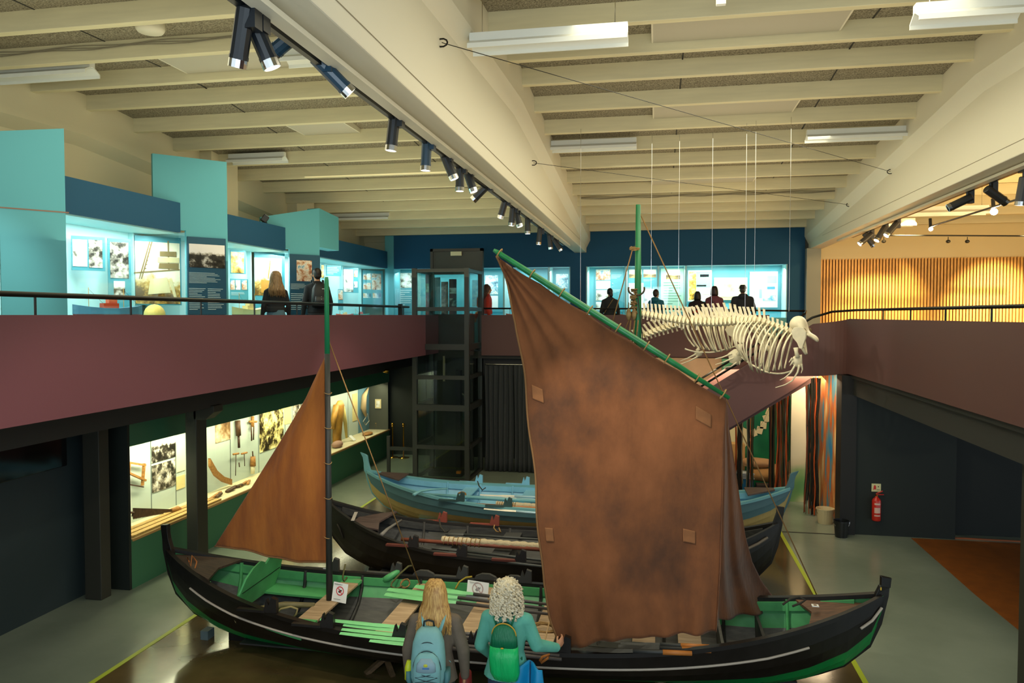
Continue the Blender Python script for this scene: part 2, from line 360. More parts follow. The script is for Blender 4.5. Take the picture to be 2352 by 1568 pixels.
# mezzanine slabs and parapets
struct(MB().box(-8.6, -2, 3.03, -5.56, 21.4, MEZ), 'floor_gallery_left', M['soff'], 'left gallery floor')
struct(MB().box(-5.56, 18.76, 2.90, 12.2, 21.4, MEZ), 'floor_gallery_far', M['soff'], 'far gallery floor')
struct(MB().box(3.46, -2, 2.86, 12.2, 18.76, MEZ-.06), 'floor_gallery_right', M['soff'], 'right gallery floor')
struct(MB().box(-5.56, -2, 3.03, -5.48, 18.7, 4.0), 'wall_parapet_left', M['plum'], 'plum parapet of the left gallery')
struct(MB().box(-4.35, 18.68, 2.98, 2.6, 18.76, 4.0), 'wall_parapet_far', M['plumr'], 'plum parapet of the far gallery')
# right parapet turning into the stair balustrade
XR, YS = 3.42, 15.2
pr_ = MB(); top = [( -2, 3.93), (15.0, 3.93)]
rg = []
for y in (-2, 5, 10, 14.6):
    rg.append([Vector((XR, y, 2.93)), Vector((XR+.08, y, 2.93)), Vector((XR+.08, y, 3.93)), Vector((XR, y, 3.93))])
for k in range(1, 9):
    a = k/8*PI/2; cx, cy_, r = XR-.5, 14.7, .5
    c = Vector((cx+r*math.cos(a), cy_+r*math.sin(a), 0)); n = Vector((math.cos(a), math.sin(a), 0)); dz = -.10*k/8
    rg.append([c+Vector((0, 0, 2.93+dz)), c+n*.08+Vector((0, 0, 2.93+dz)), c+n*.08+Vector((0, 0, 3.93+dz)), c+Vector((0, 0, 3.93+dz))])
SL = .66
for k in range(1, 11):
    xx = 2.92-k*.42; dz = -.10-SL*(k*.42)
    if 2.93+dz < -.1: bz = .0
    rg.append([Vector((xx, YS, max(0, 2.83+dz+.10-.02))), Vector((xx, YS+.08, max(0, 2.83+dz+.08))), Vector((xx, YS+.08, 3.93+dz)), Vector((xx, YS, 3.93+dz))])
struct(MB().rings(rg), 'wall_parapet_right', M['plumr'], 'plum parapet of the right gallery curving down into the stair balustrade', smooth=False)
st = thing('staircase', (1.0, 16, 0), 'plum-sided staircase climbing right to the gallery behind the skeletons', 'stairs')
stairm = mat('stair_tread', '6b5a50', .6)
for k in range(16):
    xx = 2.75-k*.28; zz = MEZ-.06-(k+1)*.178
    MB().box(xx-.28, YS+.09, max(0, zz-.05), xx, YS+1.3, zz).build('step', stairm, st)
MB().slab([(2.9, YS+1.3, 2.85), (2.9, YS+1.3, 3.85), (-1.4, YS+1.3, 1.0), (-1.4, YS+1.3, .02), (-1.0, YS+1.3, .25)], (0, .08, 0)).build('balustrade', M['plumr'], st)
MB().slab([(2.9, YS+.1, 2.9), (2.9, YS+.1, 2.7), (-1.3, YS+.1, .02), (-1.3, YS+.1, .15)], (0, 1.2, 0)).build('soffit', M['plumr'], st)
# lower walls
struct(MB().box(-8.25, -2, 0, -8.02, 9.66, 2.9), 'wall_lower_left', M['slate'], 'dark slate wall under the left gallery')
struct(MB().box(-8.25, 9.67, 0, -7.50, 9.72, 2.9), 'wall_return', M['dark'], 'dark green end wall of the lower case')
y0c = 9.72
struct(MB().box(-7.62, y0c, 0, -7.50, YB, .72).box(-7.62, y0c, 2.09, -7.50, YB, 2.9), 'wall_green', M['green'], 'green front of the long lower display case')
struct(MB().box(-8.25, y0c, 0, -8.12, YB+.8, 2.9), 'wall_case_back', M['green'], 'back of the lower display case')
struct(MB().box(-7.0, -2, 2.57, -6.75, 21.4, 3.03), 'trim_soffit', M['soff'], 'dark downstand beam under the left gallery')
struct(MB().box(-8.2, YB+.1, 0, 12, YB+.25, 2.92), 'wall_lower_far', M['dark'], 'dark lower wall behind the lift')
struct(MB().box(-4.35, 18.9, 2.45, 4.0, 19.1, 2.98), 'trim_lintel', M['black'], 'black lintel under the far gallery')
def pillar(x0, y0, x1, y1, lab, m): trim(MB().box(x0, y0, 0, x1, y1, 2.9), m, lab, bevel=.01)
def pil_at(u, X, dy, w, lab, m):
    p = at(u, 1000, X=X); pillar(X-w, p.y, X, p.y+dy, lab, m); return p.y
yB = pil_at(451, -7.0, .28, .19, 'dark pillar before the lower display case', M['pillar'])
yA = pil_at(226, -7.62, .20, .26, 'dark pillar against the slate wall at left', M['pillar'])
trim(MB().slab([(-7.05, yB, 2.6), (-7.05, yB, 2.38), (-6.85, yB, 2.38), (-6.70, yB, 2.5), (-6.70, yB, 2.6)], (0, .26, 0)), M['pillar'], 'bracket at the head of the dark pillar', bevel=.01)
trim(MB().box(-7.6, yB, 2.57, -6.9, yB+.25, 2.9), M['soff'], 'dark cross beam over the pillar')
pillar(3.60, 8.15, 3.94, 8.38, 'dark pillar at the right edge of the hall', M['pillar'])
struct(MB().box(3.55, 14.66, 0, 5.25, 14.8, 2.9), 'wall_lower_right', M['dark'], 'dark green-black wall with the fire extinguisher')
struct(MB().box(3.30, 14.60, 0, 3.56, 15.0, 2.9), 'wall_niche_end', M['black'], 'black end of the painted niche')
struct(MB().box(5.25, 15.0, 0, 12, 15.1, 2.9), 'wall_lower_right_recess', mat('darker_wall', '121916', .7), 'recessed dark wall under the right gallery')
struct(MB().box(3.5, -2, 2.55, 3.72, 14.6, 2.9), 'trim_soffit_right', M['soff'], 'dark downstand beam under the right gallery')
struct(MB().box(5.2, 14.7, 0, 6.5, 14.74, .02), 'baseboard_right', mat('copper_strip', 'a5582c', .5), 'thin copper-coloured strip at the foot of the right wall')
# ---------------------------------------------------------------- upper display cases, left wall
D38 = Vector((.62, .785, 0)).normalized(); N38 = Vector((.785, -.62, 0)).normalized()
NY = Vector((0, -1, 0)); NX = Vector((1, 0, 0))
def pang(u, X): return (at(u, 700, X=X), N38)
def rect(u0, u1, vt, vb, P):
    a = at(u0, vt, P=P); b = at(u0, vb, P=P); c = at(u1, (vt+vb)/2, P=P)
    return [Vector((a.x, a.y, b.z)), Vector((c.x, c.y, b.z)), Vector((c.x, c.y, a.z)), Vector((a.x, a.y, a.z))]
def off(P, d): return (P[0]+P[1]*d, P[1])
def lines(u0, u1, v0, v1, n, P, mbx=None):
    mb = MB(); r = rect(u0, u1, v0, v1, P); a, b, c, d = r; h = (d.z-a.z)/n
    for i in range(n):
        z = a.z+h*(i+.3); f = random.uniform(.72, 1) if i % 5 else .5
        e = a.lerp(b, f)
        mb.slab([Vector((a.x, a.y, z)), Vector((e.x, e.y, z)), Vector((e.x, e.y, z+h*.3)), Vector((a.x, a.y, z+h*.3))], P[1]*.003)
    return mb
BW = photo('print_monochrome', ['16130f', '4a443a', 'b9b0a0', 'e9e4da'], 7, 1)
BW2 = photo('print_monochrome_light', ['5b5548', 'cfc8b8', 'f2eee4', 'ffffff'], 6, 4)
BWS = photo('print_monochrome_sky', ['17140f', '3b352c', 'b9b2a6', 'e6e0dc'], 9, 2, sky=.62)
SEP = photo('print_sepia', ['5a3f14', 'b58c3c', 'e6c985', 'fff0c8'], 5, 3)
SEPS = photo('print_sepia_sky', ['6b4a1a', 'c49a4c', 'ecd59c', 'fff3d2'], 4, 6, sky=.45)
COLP = photo('print_colour', ['7c2a24', 'c08a60', 'e8dcc8', '6fa0b8'], 7, 5)
SEA = photo('print_sea', ['3c6478', '8ab4c2', 'e4e6dc', 'c9a06a'], 5, 8)
PWH = mat('print_white', 'eef0ec', .5)
LGR = mat('print_pale_green', 'b9d8c0', .5)
def board(name, rc, P, m, label, prints=(), texts=(), th=.03, cat='display board', tm=None):
    """display board with its printed photographs and text lines as parts"""
    r = rect(*rc, P); c = (r[0]+r[1])/2
    t = thing(name, c, label, cat)
    bd = MB().slab(r, P[1]*th).build('board', m, t)
    Q = off(P, th+.001)
    for q in prints: MB().slab(rect(*q[0], Q), P[1]*.006).build('printed_photo', q[1], bd)
    for q in texts: lines(*q, Q).build('printed_text', tm or M['text'], bd)
    return t
def yat(u, X): return at(u, 700, X=X).y
def case(Y0, Y1, label, divs, nm='display_case'):
    t = thing(nm, (-7.8, (Y0+Y1)/2, MEZ), label, 'display case')
    MB().box(-7.56, Y0, 5.32, -7.50, Y1, 5.79).build('fascia', M['blue'], t)
    MB().box(-8.30, Y0, 5.30, -7.56, Y1, 5.34).build('case_top', M['pale2'], t)
    MB().box(-8.30, Y0, MEZ+.85, -8.26, Y1, 5.30).build('case_back', M['pale2'], t)
    MB().box(-8.30, Y0, MEZ, -7.54, Y1, MEZ+.85).build('plinth', M['pale'], t)
    for u in divs:
        y = yat(u, -8.2); MB().box(-8.26, y, MEZ+.85, -8.18, y+.03, 5.30).build('divider', M['pale2'], t)
    MB().box(-7.53, Y0+.02, MEZ+.85, -7.522, Y1-.02, 5.32).build('glass_pane', M['glass'], t)
case(7.62, 11.0, 'nearest lit case on the upper left wall, blue fascia, red-hulled ship model inside', (305,))
case(11.2, 14.5, 'middle lit case on the upper left wall beside the long-haired visitor', (575,))
case(14.75, YB-.1, 'farthest lit case on the upper left wall, ending at the corner', (786, 828))
def tall_panel(Yk, t0, t1, vt0, vt1, label, side=False):
    C = Vector((-7.5, Yk, 0)); a = C+D38*t0; b = C+D38*t1
    ua = 0
    za = zat(vt0, a.x, a.y); zb = zat(vt1, b.x, b.y)
    t = thing('tall_panel', (b.x, b.y, MEZ), label, 'wall panel')
    c = C+D38*.06; MB().slab([(c.x, c.y, MEZ), (b.x, b.y, MEZ), (b.x, b.y, zb), (a.x, a.y, za), (a.x, a.y, 5.36), (c.x, c.y, 5.36)], -N38*.07).build('panel', M['pale'], t)
    if side:
        e = b+Vector((.02, .95, 0))
        MB().slab([(b.x, b.y, 5.44), (e.x, e.y, 5.44), (e.x, e.y, zb-.08), (b.x, b.y, zb)], (-.3, .05, 0)).build('overhang', M['pale'], t)
    return t, (b, N38)
tp1, PL1 = tall_panel(7.5, -1.6, .73, 318, 295, 'nearest tall pale blue panel on the upper left wall, plain with one thin seam')
r = rect(0, 158, 474, 480, (PL1[0], N38)); MB().slab(rect(-20, 158, 473, 476, off(PL1, .001)), N38*.004).build('seam', mat('seam_strip', '8a6a58', .6), tp1)
tp2, PL2 = tall_panel(11.04, -.43, .73, 352, 372, 'tall pale blue panel carrying the text board with the catch photograph')
tp3, PL3 = tall_panel(14.56, -.55, .73, 498, 478, 'tall pale blue panel with a slanted top beside the backpacked man', True)
board('text_board', (429, 518, 543, 722), off(PL2, .002), M['board'], 'dark teal text board topped by a monochrome photo of heaped fish',
      [((434, 516, 559, 613), BWS)], [(434, 514, 624, 650, 9), (434, 473, 660, 712, 14), (477, 514, 661, 712, 13)])
board('text_board', (664, 734, 583, 722), off(PL3, .002), M['board'], 'dark teal text board with a small colour photo of a fisherman in red',
      [((681, 716, 597, 645), COLP)], [(668, 706, 650, 664, 5), (668, 712, 672, 712, 9)])
A = pang(163, -8.2)
board('photo_board', (163, 240, 541, 620), A, M['board2'], 'teal board with two overexposed monochrome photos in the nearest upper case', [((166, 200, 549, 611), BW2), ((203, 235, 550, 614), BW)])
B_ = pang(246, -8.15)
board('photo_board', (246, 300, 547, 722), B_, M['board2'], 'narrow teal board with a dark photo of a loaded deck above a small sailor photo',
      [((252, 295, 555, 638), BW), ((261, 287, 645, 684), BWS)])
C_ = pang(310, -8.2)
shp = board('photo_board', (308, 415, 540, 700), C_, M['board2'], 'large sepia photograph of an old ship foredeck with its wheelhouse', [((309, 413, 553, 697), SEPS)])
Q = off(C_, .042); ink = mat('sepia_ink', '8a7448', .5); inkl = mat('sepia_ink_light', 'e0cd98', .5)
mb = MB()
def pp(u, v): return at(u, v, P=Q)
def pl(uv, m=0, d=.004): mb.slab([pp(*q) for q in uv], N38*d, m)
pl([(367, 577), (405, 578), (405, 590), (367, 588)]); pl([(362, 590), (411, 592), (411, 604), (362, 602)], 1); pl([(366, 604), (410, 605), (410, 618), (364, 616)])
for a, b in (((349, 555), (325, 640)), ((344, 555), (320, 640)), ((386, 553), (388, 620)), ((308, 626), (412, 619))): mb.bar(pp(*a), pp(*b), .018, .006, 0, N38)
for i in range(7): mb.bar(pp(344-2*i, 562+9*i), pp(348-2*i, 562+9*i), .012, .006, 0, N38)
pl([(345, 640), (384, 638), (392, 672), (340, 676)], 1); pl([(388, 640), (394, 638), (408, 690), (402, 692)], 1)
mb.build('printed_ship', [ink, inkl], shp)
A = pang(528, -8.2)
board('photo_board', (528, 563, 574, 628), A, M['board2'], 'teal board with one bright photo at the left of the middle upper case', [((530, 560, 578, 626), SEP)])
board('photo_board', (528, 569, 640, 690), off(A, .02), M['board2'], 'teal board with three small photos in a row in the middle upper case', [((529, 539, 643, 665), COLP), ((541, 552, 643, 665), BW2), ((555, 567, 643, 665), COLP)], [(531, 566, 670, 678, 3)])
A = pang(583, -8.2)
sp_ = board('photo_board', (583, 653, 578, 712), A, M['board2'], 'sepia photograph of a sailing boat beyond the long-haired visitor', [((584, 647, 591, 678), SEPS)])
Q = off(A, .04); mb = MB(); mb.slab([at(600, 672, P=Q), at(632, 672, P=Q), at(630, 645, P=Q), at(600, 642, P=Q)], N38*.004); mb.bar(at(616, 640, P=Q), at(621, 598, P=Q), .02, .006, 0, N38)
mb.build('printed_sail', mat('sepia_sail', 'c98a34', .5), sp_)
A = pang(738, -8.2)
board('photo_board', (738, 744, 606, 640), A, M['board2'], 'sliver of a photo board just right of the backpacked man', [((738, 744, 608, 638), SEP)])
board('text_board', (749, 782, 609, 633), A, M['board2'], 'small green-grey text board right of the hanging overhang', [], [(751, 780, 612, 630, 5)])
board('photo_board', (776, 787, 664, 712), pang(780, -8.0), M['board2'], 'tiny photo on a stand above the model boats', [((777, 787, 666, 688), COLP)])
A = pang(788, -8.2)
board('photo_board', (788, 822, 614, 672), A, M['board2'], 'teal board with two bright photos in the farthest left case', [((789, 811, 618, 670), BW2), ((813, 821, 621, 636), COLP), ((813, 821, 646, 660), BW2)])
A = pang(832, -8.2)
board('photo_board', (832, 878, 620, 700), A, M['board2'], 'teal board with six small photos at the end of the left wall',
      [((834, 852, 628, 642), COLP), ((854, 875, 628, 665), COLP), ((834, 852, 649, 664), COLP), ((834, 852, 673, 684), SEA), ((856, 875, 673, 684), SEA)])
# spotlights lying on top of the case fascia
def small_lamp(p, lab, d):
    t = thing('floodlight', p, lab, 'lamp'); p = Vector(p)
    R = Vector(d).to_track_quat('Z', 'Y')
    MB().obox(p+Vector((0, 0, .10)), (.17, .12, .14), R).build('housing', M['blackm'], t, bevel=.015)
    MB().obox(p+Vector((0, 0, .10))+R @ Vector((0, 0, .073)), (.13, .09, .008), R).build('front_glass', mat('lamp_glass_grey', '9aa0a0', .2), t)
    MB().box(p.x-.02, p.y-.06, p.z, p.x+.02, p.y+.06, p.z+.04).build('bracket', M['blackm'], t)
q = at(608, 503, X=-7.6); small_lamp((q.x, q.y, 5.79), 'small black floodlight lying on the middle blue fascia, left one', (.5, .3, .8))
q = at(634, 500, X=-7.8); small_lamp((q.x, q.y, 5.84), 'small black floodlight beside the slanted panel top, partly hidden', (-.3, .3, .9))
# ---------------------------------------------------------------- far wall cases
def fcase(u0, u1, lab, divs):
    x0 = at(u0, 650, Y=YB).x; x1 = at(u1, 650, Y=YB).x
    t = thing('display_case', ((x0+x1)/2, YB+.5, MEZ), lab, 'display case')
    MB().box(x0, YB+.80, MEZ+.85, x1, YB+.83, 5.33).build('case_back', mat('cyan_lining', '5fb4c4', .6), t)
    MB().box(x0, YB+.18, 5.33, x1, YB+.80, 5.36).build('case_top', M['pale2'], t)
    MB().box(x0, YB+.04, MEZ, x1, YB+.80, MEZ+.85).build('plinth', M['pale'], t)
    for x in (x0, x1-.03): MB().box(x, YB+.04, MEZ+.85, x+.03, YB+.80, 5.33).build('side_panel', M['pale2'], t)
    for u in divs:
        x = at(u, 650, Y=YB+.4).x; MB().box(x, YB+.1, MEZ+.85, x+.05, YB+.79, 5.33).build('divider', M['pale2'], t)
    MB().box(x0+.03, YB+.02, MEZ+.85, x1-.03, YB+.028, 5.31).build('glass_pane', M['glass'], t)
fcase(897, 1310, 'long lit case in the far wall left of the blue pier, behind the lift', (953, 1160, 1262))
fcase(1346, 1809, 'long lit glass-fronted case in the far wall with a group of visitors before it', (1436, 1510, 1572))
def FP(d): return (Vector((0, YB+.79-d, 0)), NY)
board('photo_board', (901, 952, 620, 716), FP(0), M['board2'], 'teal board with a bright photo left of the lift at the far wall', [((912, 951, 627, 661), BW2)], [(912, 948, 664, 702, 8)])
board('photo_board', (1110, 1156, 622, 716), FP(0), M['board2'], 'pale map-like print behind the woman in the red top', [((1114, 1144, 632, 676), SEA), ((1114, 1144, 679, 708), PWH)])
board('photo_board', (1215, 1258, 618, 716), FP(0), M['board2'], 'teal board partly covered by the slanting yard', [])
board('photo_board', (1270, 1308, 618, 690), FP(0), M['board2'], 'teal board with a faded photo of a small boat beside the blue pier', [((1277, 1305, 629, 662), SEA)])
board('photo_board', (1366, 1432, 616, 716), FP(0), M['board2'], 'tall board with a reddish photo strip behind the scarfed visitor', [((1369, 1402, 619, 643), COLP), ((1369, 1402, 645, 664), PWH), ((1369, 1402, 666, 690), BW2), ((1369, 1384, 693, 712), BW2)], [(1404, 1430, 630, 640, 4), (1404, 1428, 664, 672, 3)])
board('photo_board', (1443, 1509, 617, 716), FP(0), M['board2'], 'board with two sea-bird photos just right of the green mast', [((1445, 1474, 619, 638), SEPS), ((1478, 1507, 619, 637), SEPS), ((1444, 1478, 650, 712), PWH), ((1480, 1503, 663, 712), BW2)], [(1478, 1506, 641, 646, 3)])  # tall white print at left stands for a white glow in the case
board('text_board', (1518, 1570, 617, 716), FP(0), LGR, 'pale green text board with a bird photo', [((1530, 1562, 619, 641), SEPS)], [(1524, 1566, 646, 700, 9)], tm=mat('text_green', '6f9c80', .6))
board('framed_poster', (1580, 1635, 621, 692), FP(.04), mat('cream_frame', 'f2ead0', .4), 'cream-framed poster in yellow and turquoise', [((1583, 1599, 624, 688), photo('print_poster_yellow', ['6b4a12', 'e0a828', 'f4d878', 'fff6d8'], 8, 11)), ((1599, 1632, 624, 660), mat('poster_turquoise', '8fd4c4', .4)), ((1608, 1628, 630, 636), mat('poster_yellow', 'f0d890', .4)), ((1600, 1622, 654, 658), mat('poster_ochre', 'c98a2c', .4)), ((1602, 1632, 662, 676), PWH)], cat='poster')
board('chart', (1640, 1716, 638, 689), FP(.02), mat('chart_paper', 'ecd9a4', .5), 'beige sea chart between the two posters', [((1650, 1708, 645, 682), photo('print_chart', ['c8b27c', 'e6d3a0', 'f0e2b8', 'f8f0d4'], 3, 9))], cat='chart')
board('poster', (1722, 1786, 624, 706), FP(.03), PWH, 'large white poster with a blue coastline at the right end', [((1762, 1784, 633, 650), mat('poster_sky_blue', '90c8e8', .4)), ((1762, 1780, 658, 664), mat('poster_blue', '3c88c0', .4)), ((1752, 1782, 678, 690), photo('print_blue_wash', ['3c80b8', '7fb4d8', 'dcecf4', 'ffffff'], 5, 12)), ((1744, 1750, 664, 684), mat('poster_sky_blue', '90c8e8', .4))], cat='poster')
board('photo_board', (1793, 1806, 630, 716), FP(0), M['board2'], 'thin strip of photos in the corner of the far case', [((1795, 1805, 648, 662), BW), ((1795, 1805, 668, 700), BW2)])
# ---------------------------------------------------------------- lift shaft
LX0, LX1, LY0, LY1, LZ = -5.75, -4.45, 17.6, 19.0, 5.12
lf = thing('lift', ((LX0+LX1)/2, (LY0+LY1)/2, 0), 'charcoal-framed glass lift shaft standing at the far left of the hall', 'lift')
def post(x, y, z1=LZ): MB().box(x-.055, y-.055, 0, x+.055, y+.055, z1).build('post', M['steel'], lf)
for x, y in ((LX0, LY0), (LX1, LY0), (LX0, LY1), (LX1, LY1)): post(x, y)
def zf(v): return zat(v, -5.1, LY0)
for v0, v1 in ((617, 624), (705, 714), (790, 803), (862, 871), (929, 943), (1022, 1031), (1097, 1106)):
    z1, z0 = zf(v0), max(0, zf(v1))
    MB().box(LX0, LY0-.05, z0, LX1, LY0+.04, z1).build('cross_rail', M['steel'], lf)
    MB().box(LX1-.04, LY0, z0, LX1+.05, LY1, z1).build('cross_rail', M['steel'], lf)
    MB().box(LX0-.05, LY0, z0, LX0+.04, LY1, z1).build('cross_rail', M['steel'], lf)
g2 = glass('tinted_glass', (.80, .86, .84))
MB().box(LX0+.05, LY0-.004, .03, LX1-.05, LY0+.004, LZ-.05).build('glass_panel', g2, lf)
MB().box(LX1-.004, LY0+.05, .03, LX1+.004, LY1-.05, LZ-.05).build('glass_panel', g2, lf)
MB().box(LX0-.004, LY0+.05, .03, LX0+.004, LY1-.05, LZ-.05).build('glass_panel', g2, lf)
MB().box(-5.62, 18.86, .02, -4.62, 18.98, MEZ).build('back_panel', mat('lift_back', '2a2c24', .6), lf)
MB().box(-5.38, 18.75, 2.3, -5.33, 18.8, 2.95).build('guide_strip', mat('pale_strip', '9a8f70', .5), lf)
MB().tube([(-4.92, 18.7, .1), (-4.92, 18.7, 1.9), (-4.88, 18.7, 2.0), (-4.80, 18.7, 1.96), (-4.78, 18.7, 1.85)], .035, 10).build('drive_pipe', mat('pipe_grey', '55574e', .5), lf, smooth=True)
MB().box(-4.98, 18.5, .02, -4.86, 18.7, 2.6).build('piston', M['black'], lf)
mb = MB(); mb.box(-5.55, 18.0, .02, -4.7, 18.6, .10); mb.box(-4.82, 17.95, .1, -4.72, 18.05, .16, 1)
mb.build('pit_gear', [M['black'], mat('orange_plastic', 'd07818', .5)], lf)
# red information panels seen through the lift
q = rect(980, 989, 628, 652, (Vector((0, 19.6, 0)), NY))
# landing door frame of the lift on the upper gallery
d0 = at(990, 600, Y=19.12); d1 = at(1110, 600, Y=19.12)
ld = thing('lift_door', ((d0.x+d1.x)/2, 19.15, MEZ), 'tall charcoal landing door frame with a small closer box behind the lift shaft', 'door')
dz = zat(572, d0.x, 19.12); dz2 = dz-.12
mb = MB(); mb.box(d0.x, 19.05, MEZ, d0.x+.07, 19.2, dz).box(d1.x-.07, 19.05, MEZ, d1.x, 19.2, dz).box(d0.x, 19.05, dz-.07, d1.x, 19.2, dz)
mb.build('frame', mat('door_frame_brown', '34302a', .5), ld)
MB().box(d0.x+.07, 19.09, 5.05, d1.x-.07, 19.15, dz-.07).build('transom_panel', M['steel'], ld)
MB().box(d0.x+.07, 19.09, MEZ, d1.x-.07, 19.12, 4.02).build('door_leaf', M['steel'], ld); MB().box(d0.x+.07, 19.10, 4.02, d1.x-.07, 19.108, 5.05).build('door_glass', g2, ld)
c0 = at(1036, 578, Y=19.05); c1 = at(1061, 587, Y=19.05)
MB().box(c0.x, 19.0, c1.z, c1.x, 19.05, c0.z).build('door_closer', mat('closer_beige', 'c9c4a0', .4), ld)
# boards behind the lift on the upper level
for u0, u1, vt, vb, m_, lab in ((978, 989, 628, 799, mat('banner_red', 'b03024', .5), 'narrow red banner over a photo seen through the lift'),
        (992, 1012, 637, 799, M['board2'], 'blue-green panel seen through the lift glass'), (1014, 1030, 647, 799, photo('print_brown', ['3a2c28', '7a6058', 'a08878', 'c0aca0'], 5, 21), 'brownish print seen through the lift glass'),
        (1032, 1049, 641, 799, mat('banner_maroon', '6c2c34', .5), 'maroon banner with small photos seen through the lift')):
    pr2 = []
    if 'maroon' in lab: pr2 = [((1033, 1048, 661, 674), BW2), ((1033, 1048, 685, 703), BW)]
    if 'narrow red' in lab: pr2 = [((978, 989, 651, 672), SEP)]
    board('banner', (u0, u1, vt, vb), (Vector((0, 20.3, 0)), NY), m_, lab, pr2, cat='banner')
board('photo_board', (1085, 1106, 643, 704), (Vector((0, 20.35, 0)), NY), SEP, 'colourful print glimpsed through the right side of the lift', [])
# low glass gate left of the lift, brass barrier posts
gt = thing('glass_gate', (-6.1, 17.7, 0), 'low charcoal-framed glass gate beside the foot of the lift', 'gate')
ga = at(893, 1092, Z=0); gx0 = ga.x; gy = ga.y
mb = MB(); gz = .93
MB().box(gx0-.04, gy-.03, 0, gx0+.04, gy+.03, zat(1001, gx0, gy)).build('post', M['steel'], gt)
MB().box(gx0, gy-.02, .0, -5.8, gy+.02, .08).build('bottom_rail', M['steel'], gt)
MB().box(gx0, gy-.02, zat(1033, gx0, gy), -5.8, gy+.02, zat(1025, gx0, gy)).build('top_rail', M['steel'], gt)
MB().box(gx0+.04, gy-.004, .08, -5.8, gy+.004, zat(1033, gx0, gy)).build('glass_panel', M['glass'], gt)
for u, lab in ((902, 'brass barrier post nearer the green case, behind the glass gate'), (927, 'brass barrier post nearer the lift, behind the glass gate')):
    b = at(u, 1043, Y=20.2); t = thing('barrier_post', (b.x, b.y, 0), lab, 'barrier post', None)
    MB().lathe([(.0, 0), (.16, 0), (.16, .015), (.05, .035), (.02, .05)], (b.x, b.y, 0), 20).build('base', M['brass'], t, smooth=True)
    MB().lathe([(.019, .04), (.019, .86), (.03, .87), (.03, .9), (.015, .91)], (b.x, b.y, 0), 12).build('pole', M['brass'], t, smooth=True)
    MB().ell((b.x, b.y, .94), .04, 12, 8).build('finial', M['brass'], t, smooth=True)
# black floor-length curtain under the far gallery
def curtain(u0, u1, lab, seed):
    a = at(u0, 1088, Y=18.86); b = at(u1, 1088, Y=18.86); n = int((b.x-a.x)/.018); zt = zat(838, a.x, 18.86); rnd = random.Random(seed)
    ph = [rnd.uniform(0, 6) for _ in range(4)]
    def fn(i, j):
        x = a.x+(b.x-a.x)*i; z = .02+(zt-.02)*j
        y = 18.86+.035*math.sin(x*52+ph[0]+.6*math.sin(x*7+ph[1]))+.02*math.sin(x*21+ph[2])*(1.2-j)
        return (x+.01*math.sin(z*2+x*9), y, z)
    o = MB().grid(fn, n, 10).build('curtain', mat('charcoal_curtain', '36393a', .9), smooth=True, solid=.004); tag(o, lab, 'curtain')
curtain(1114, 1180, 'charcoal floor-length curtain just right of the lift', 1)
curtain(1182, 1260, 'charcoal floor-length curtain partly behind the big brown sail', 2)
cr = at(1114, 838, Y=18.85); tag(MB().tube([(cr.x, 18.86, cr.z+.02), (-1.9, 18.86, cr.z+.02)], .012).build('curtain_rail', M['chrome']), 'thin bright curtain rail under the far lintel', 'curtain rail')
# ---------------------------------------------------------------- handrails
def handrail(pts, posts, lab, base_z, r=.022):
    t = thing('handrail', (pts[0][0], pts[0][1], base_z), lab, 'handrail')
    MB().tube(pts, r, 10).build('rail', M['rail'], t, smooth=True)
    for x, y, z0, z1 in posts: MB().tube([(x, y, z0), (x, y, z1)], .011, 6).build('post', M['rail'], t)
    return t
hr = handrail([(-5.52, -1.5, 4.185), (-5.52, 16.45, 4.18)], [(-5.52, 5.94+1.27*k, 3.99, 4.17) for k in range(-3, 9)], 'long dark steel handrail along the left plum parapet', 4.0, .026)
MB().box(-5.56, 15.85, 4.0, -5.48, 15.93, 4.24).build('end_post', M['rail'], hr)
handrail([(-4.3, 18.72, 4.165), (.0, 18.72, 4.15), (3.42, 18.72, 4.09)], [(-4.3+.85*k, 18.72, 3.99, 4.14) for k in range(10)], 'dark steel handrail along the far plum parapet behind the visitors', 4.0)
handrail([(3.46, -1.5, 4.085), (3.46, 14.3, 4.085), (3.2, 15.0, 4.06), (2.9, 15.25, 3.95), (-.6, 15.25, 3.95-.66*3.5)], [(3.46, y, 3.92, 4.08) for y in (4.9, 6.2, 7.5, 8.8, 10.1, 11.4, 12.7)], 'dark steel handrail on the right parapet running down the stair', 3.93)
handrail([(3.42, 18.72, 4.09), (3.0, 16.55, 4.02), (2.6, 16.55, 3.75), (-.6, 16.55, 3.75-.66*3.2)], [], 'dark steel handrail on the far side of the stair', 3.6)
# ---------------------------------------------------------------- ceiling fittings
def fluoro(u0, v, u1, Y, lab, L=None, low=0):
    a = at(u0, v, Y=Y); b = at(u1, v, Y=Y); z = a.z; x0, x1 = a.x, (a.x+L if L else b.x)
    t = thing('ceiling_light', ((x0+x1)/2, Y, z), lab, 'ceiling light', None)
    MB().box(x0, Y-.045, z+.06, x1, Y+.045, z+.14).build('housing', M['white'], t, bevel=.004)
    mb = MB()
    for s in (-1, 1): mb.slab([(x0, Y+s*.03, z+.07), (x0, Y+s*.13, z+.01), (x0, Y+s*.13, z-.035), (x0, Y+s*.115, z-.035), (x0, Y+s*.115, z), (x0, Y+s*.02, z+.055)], (x1-x0, 0, 0))
    mb.build('reflector', M['white'], t)
    for x in (x0+.12, x1-.12): MB().tube([(x, Y, z+.14), (x, Y, roof(Y))], .004, 5).build('suspension_wire', M['chrome'], t)
fluoro(-40, 184, 213, 8.3, 'white fluorescent fitting at the left edge of the ceiling')
fluoro(652, 142, 760, 8.1, 'white fluorescent fitting partly hidden by the track lamps and main beam')
fluoro(1080, 112, 1442, 7.3, 'large white fluorescent fitting hanging beside the main beam')
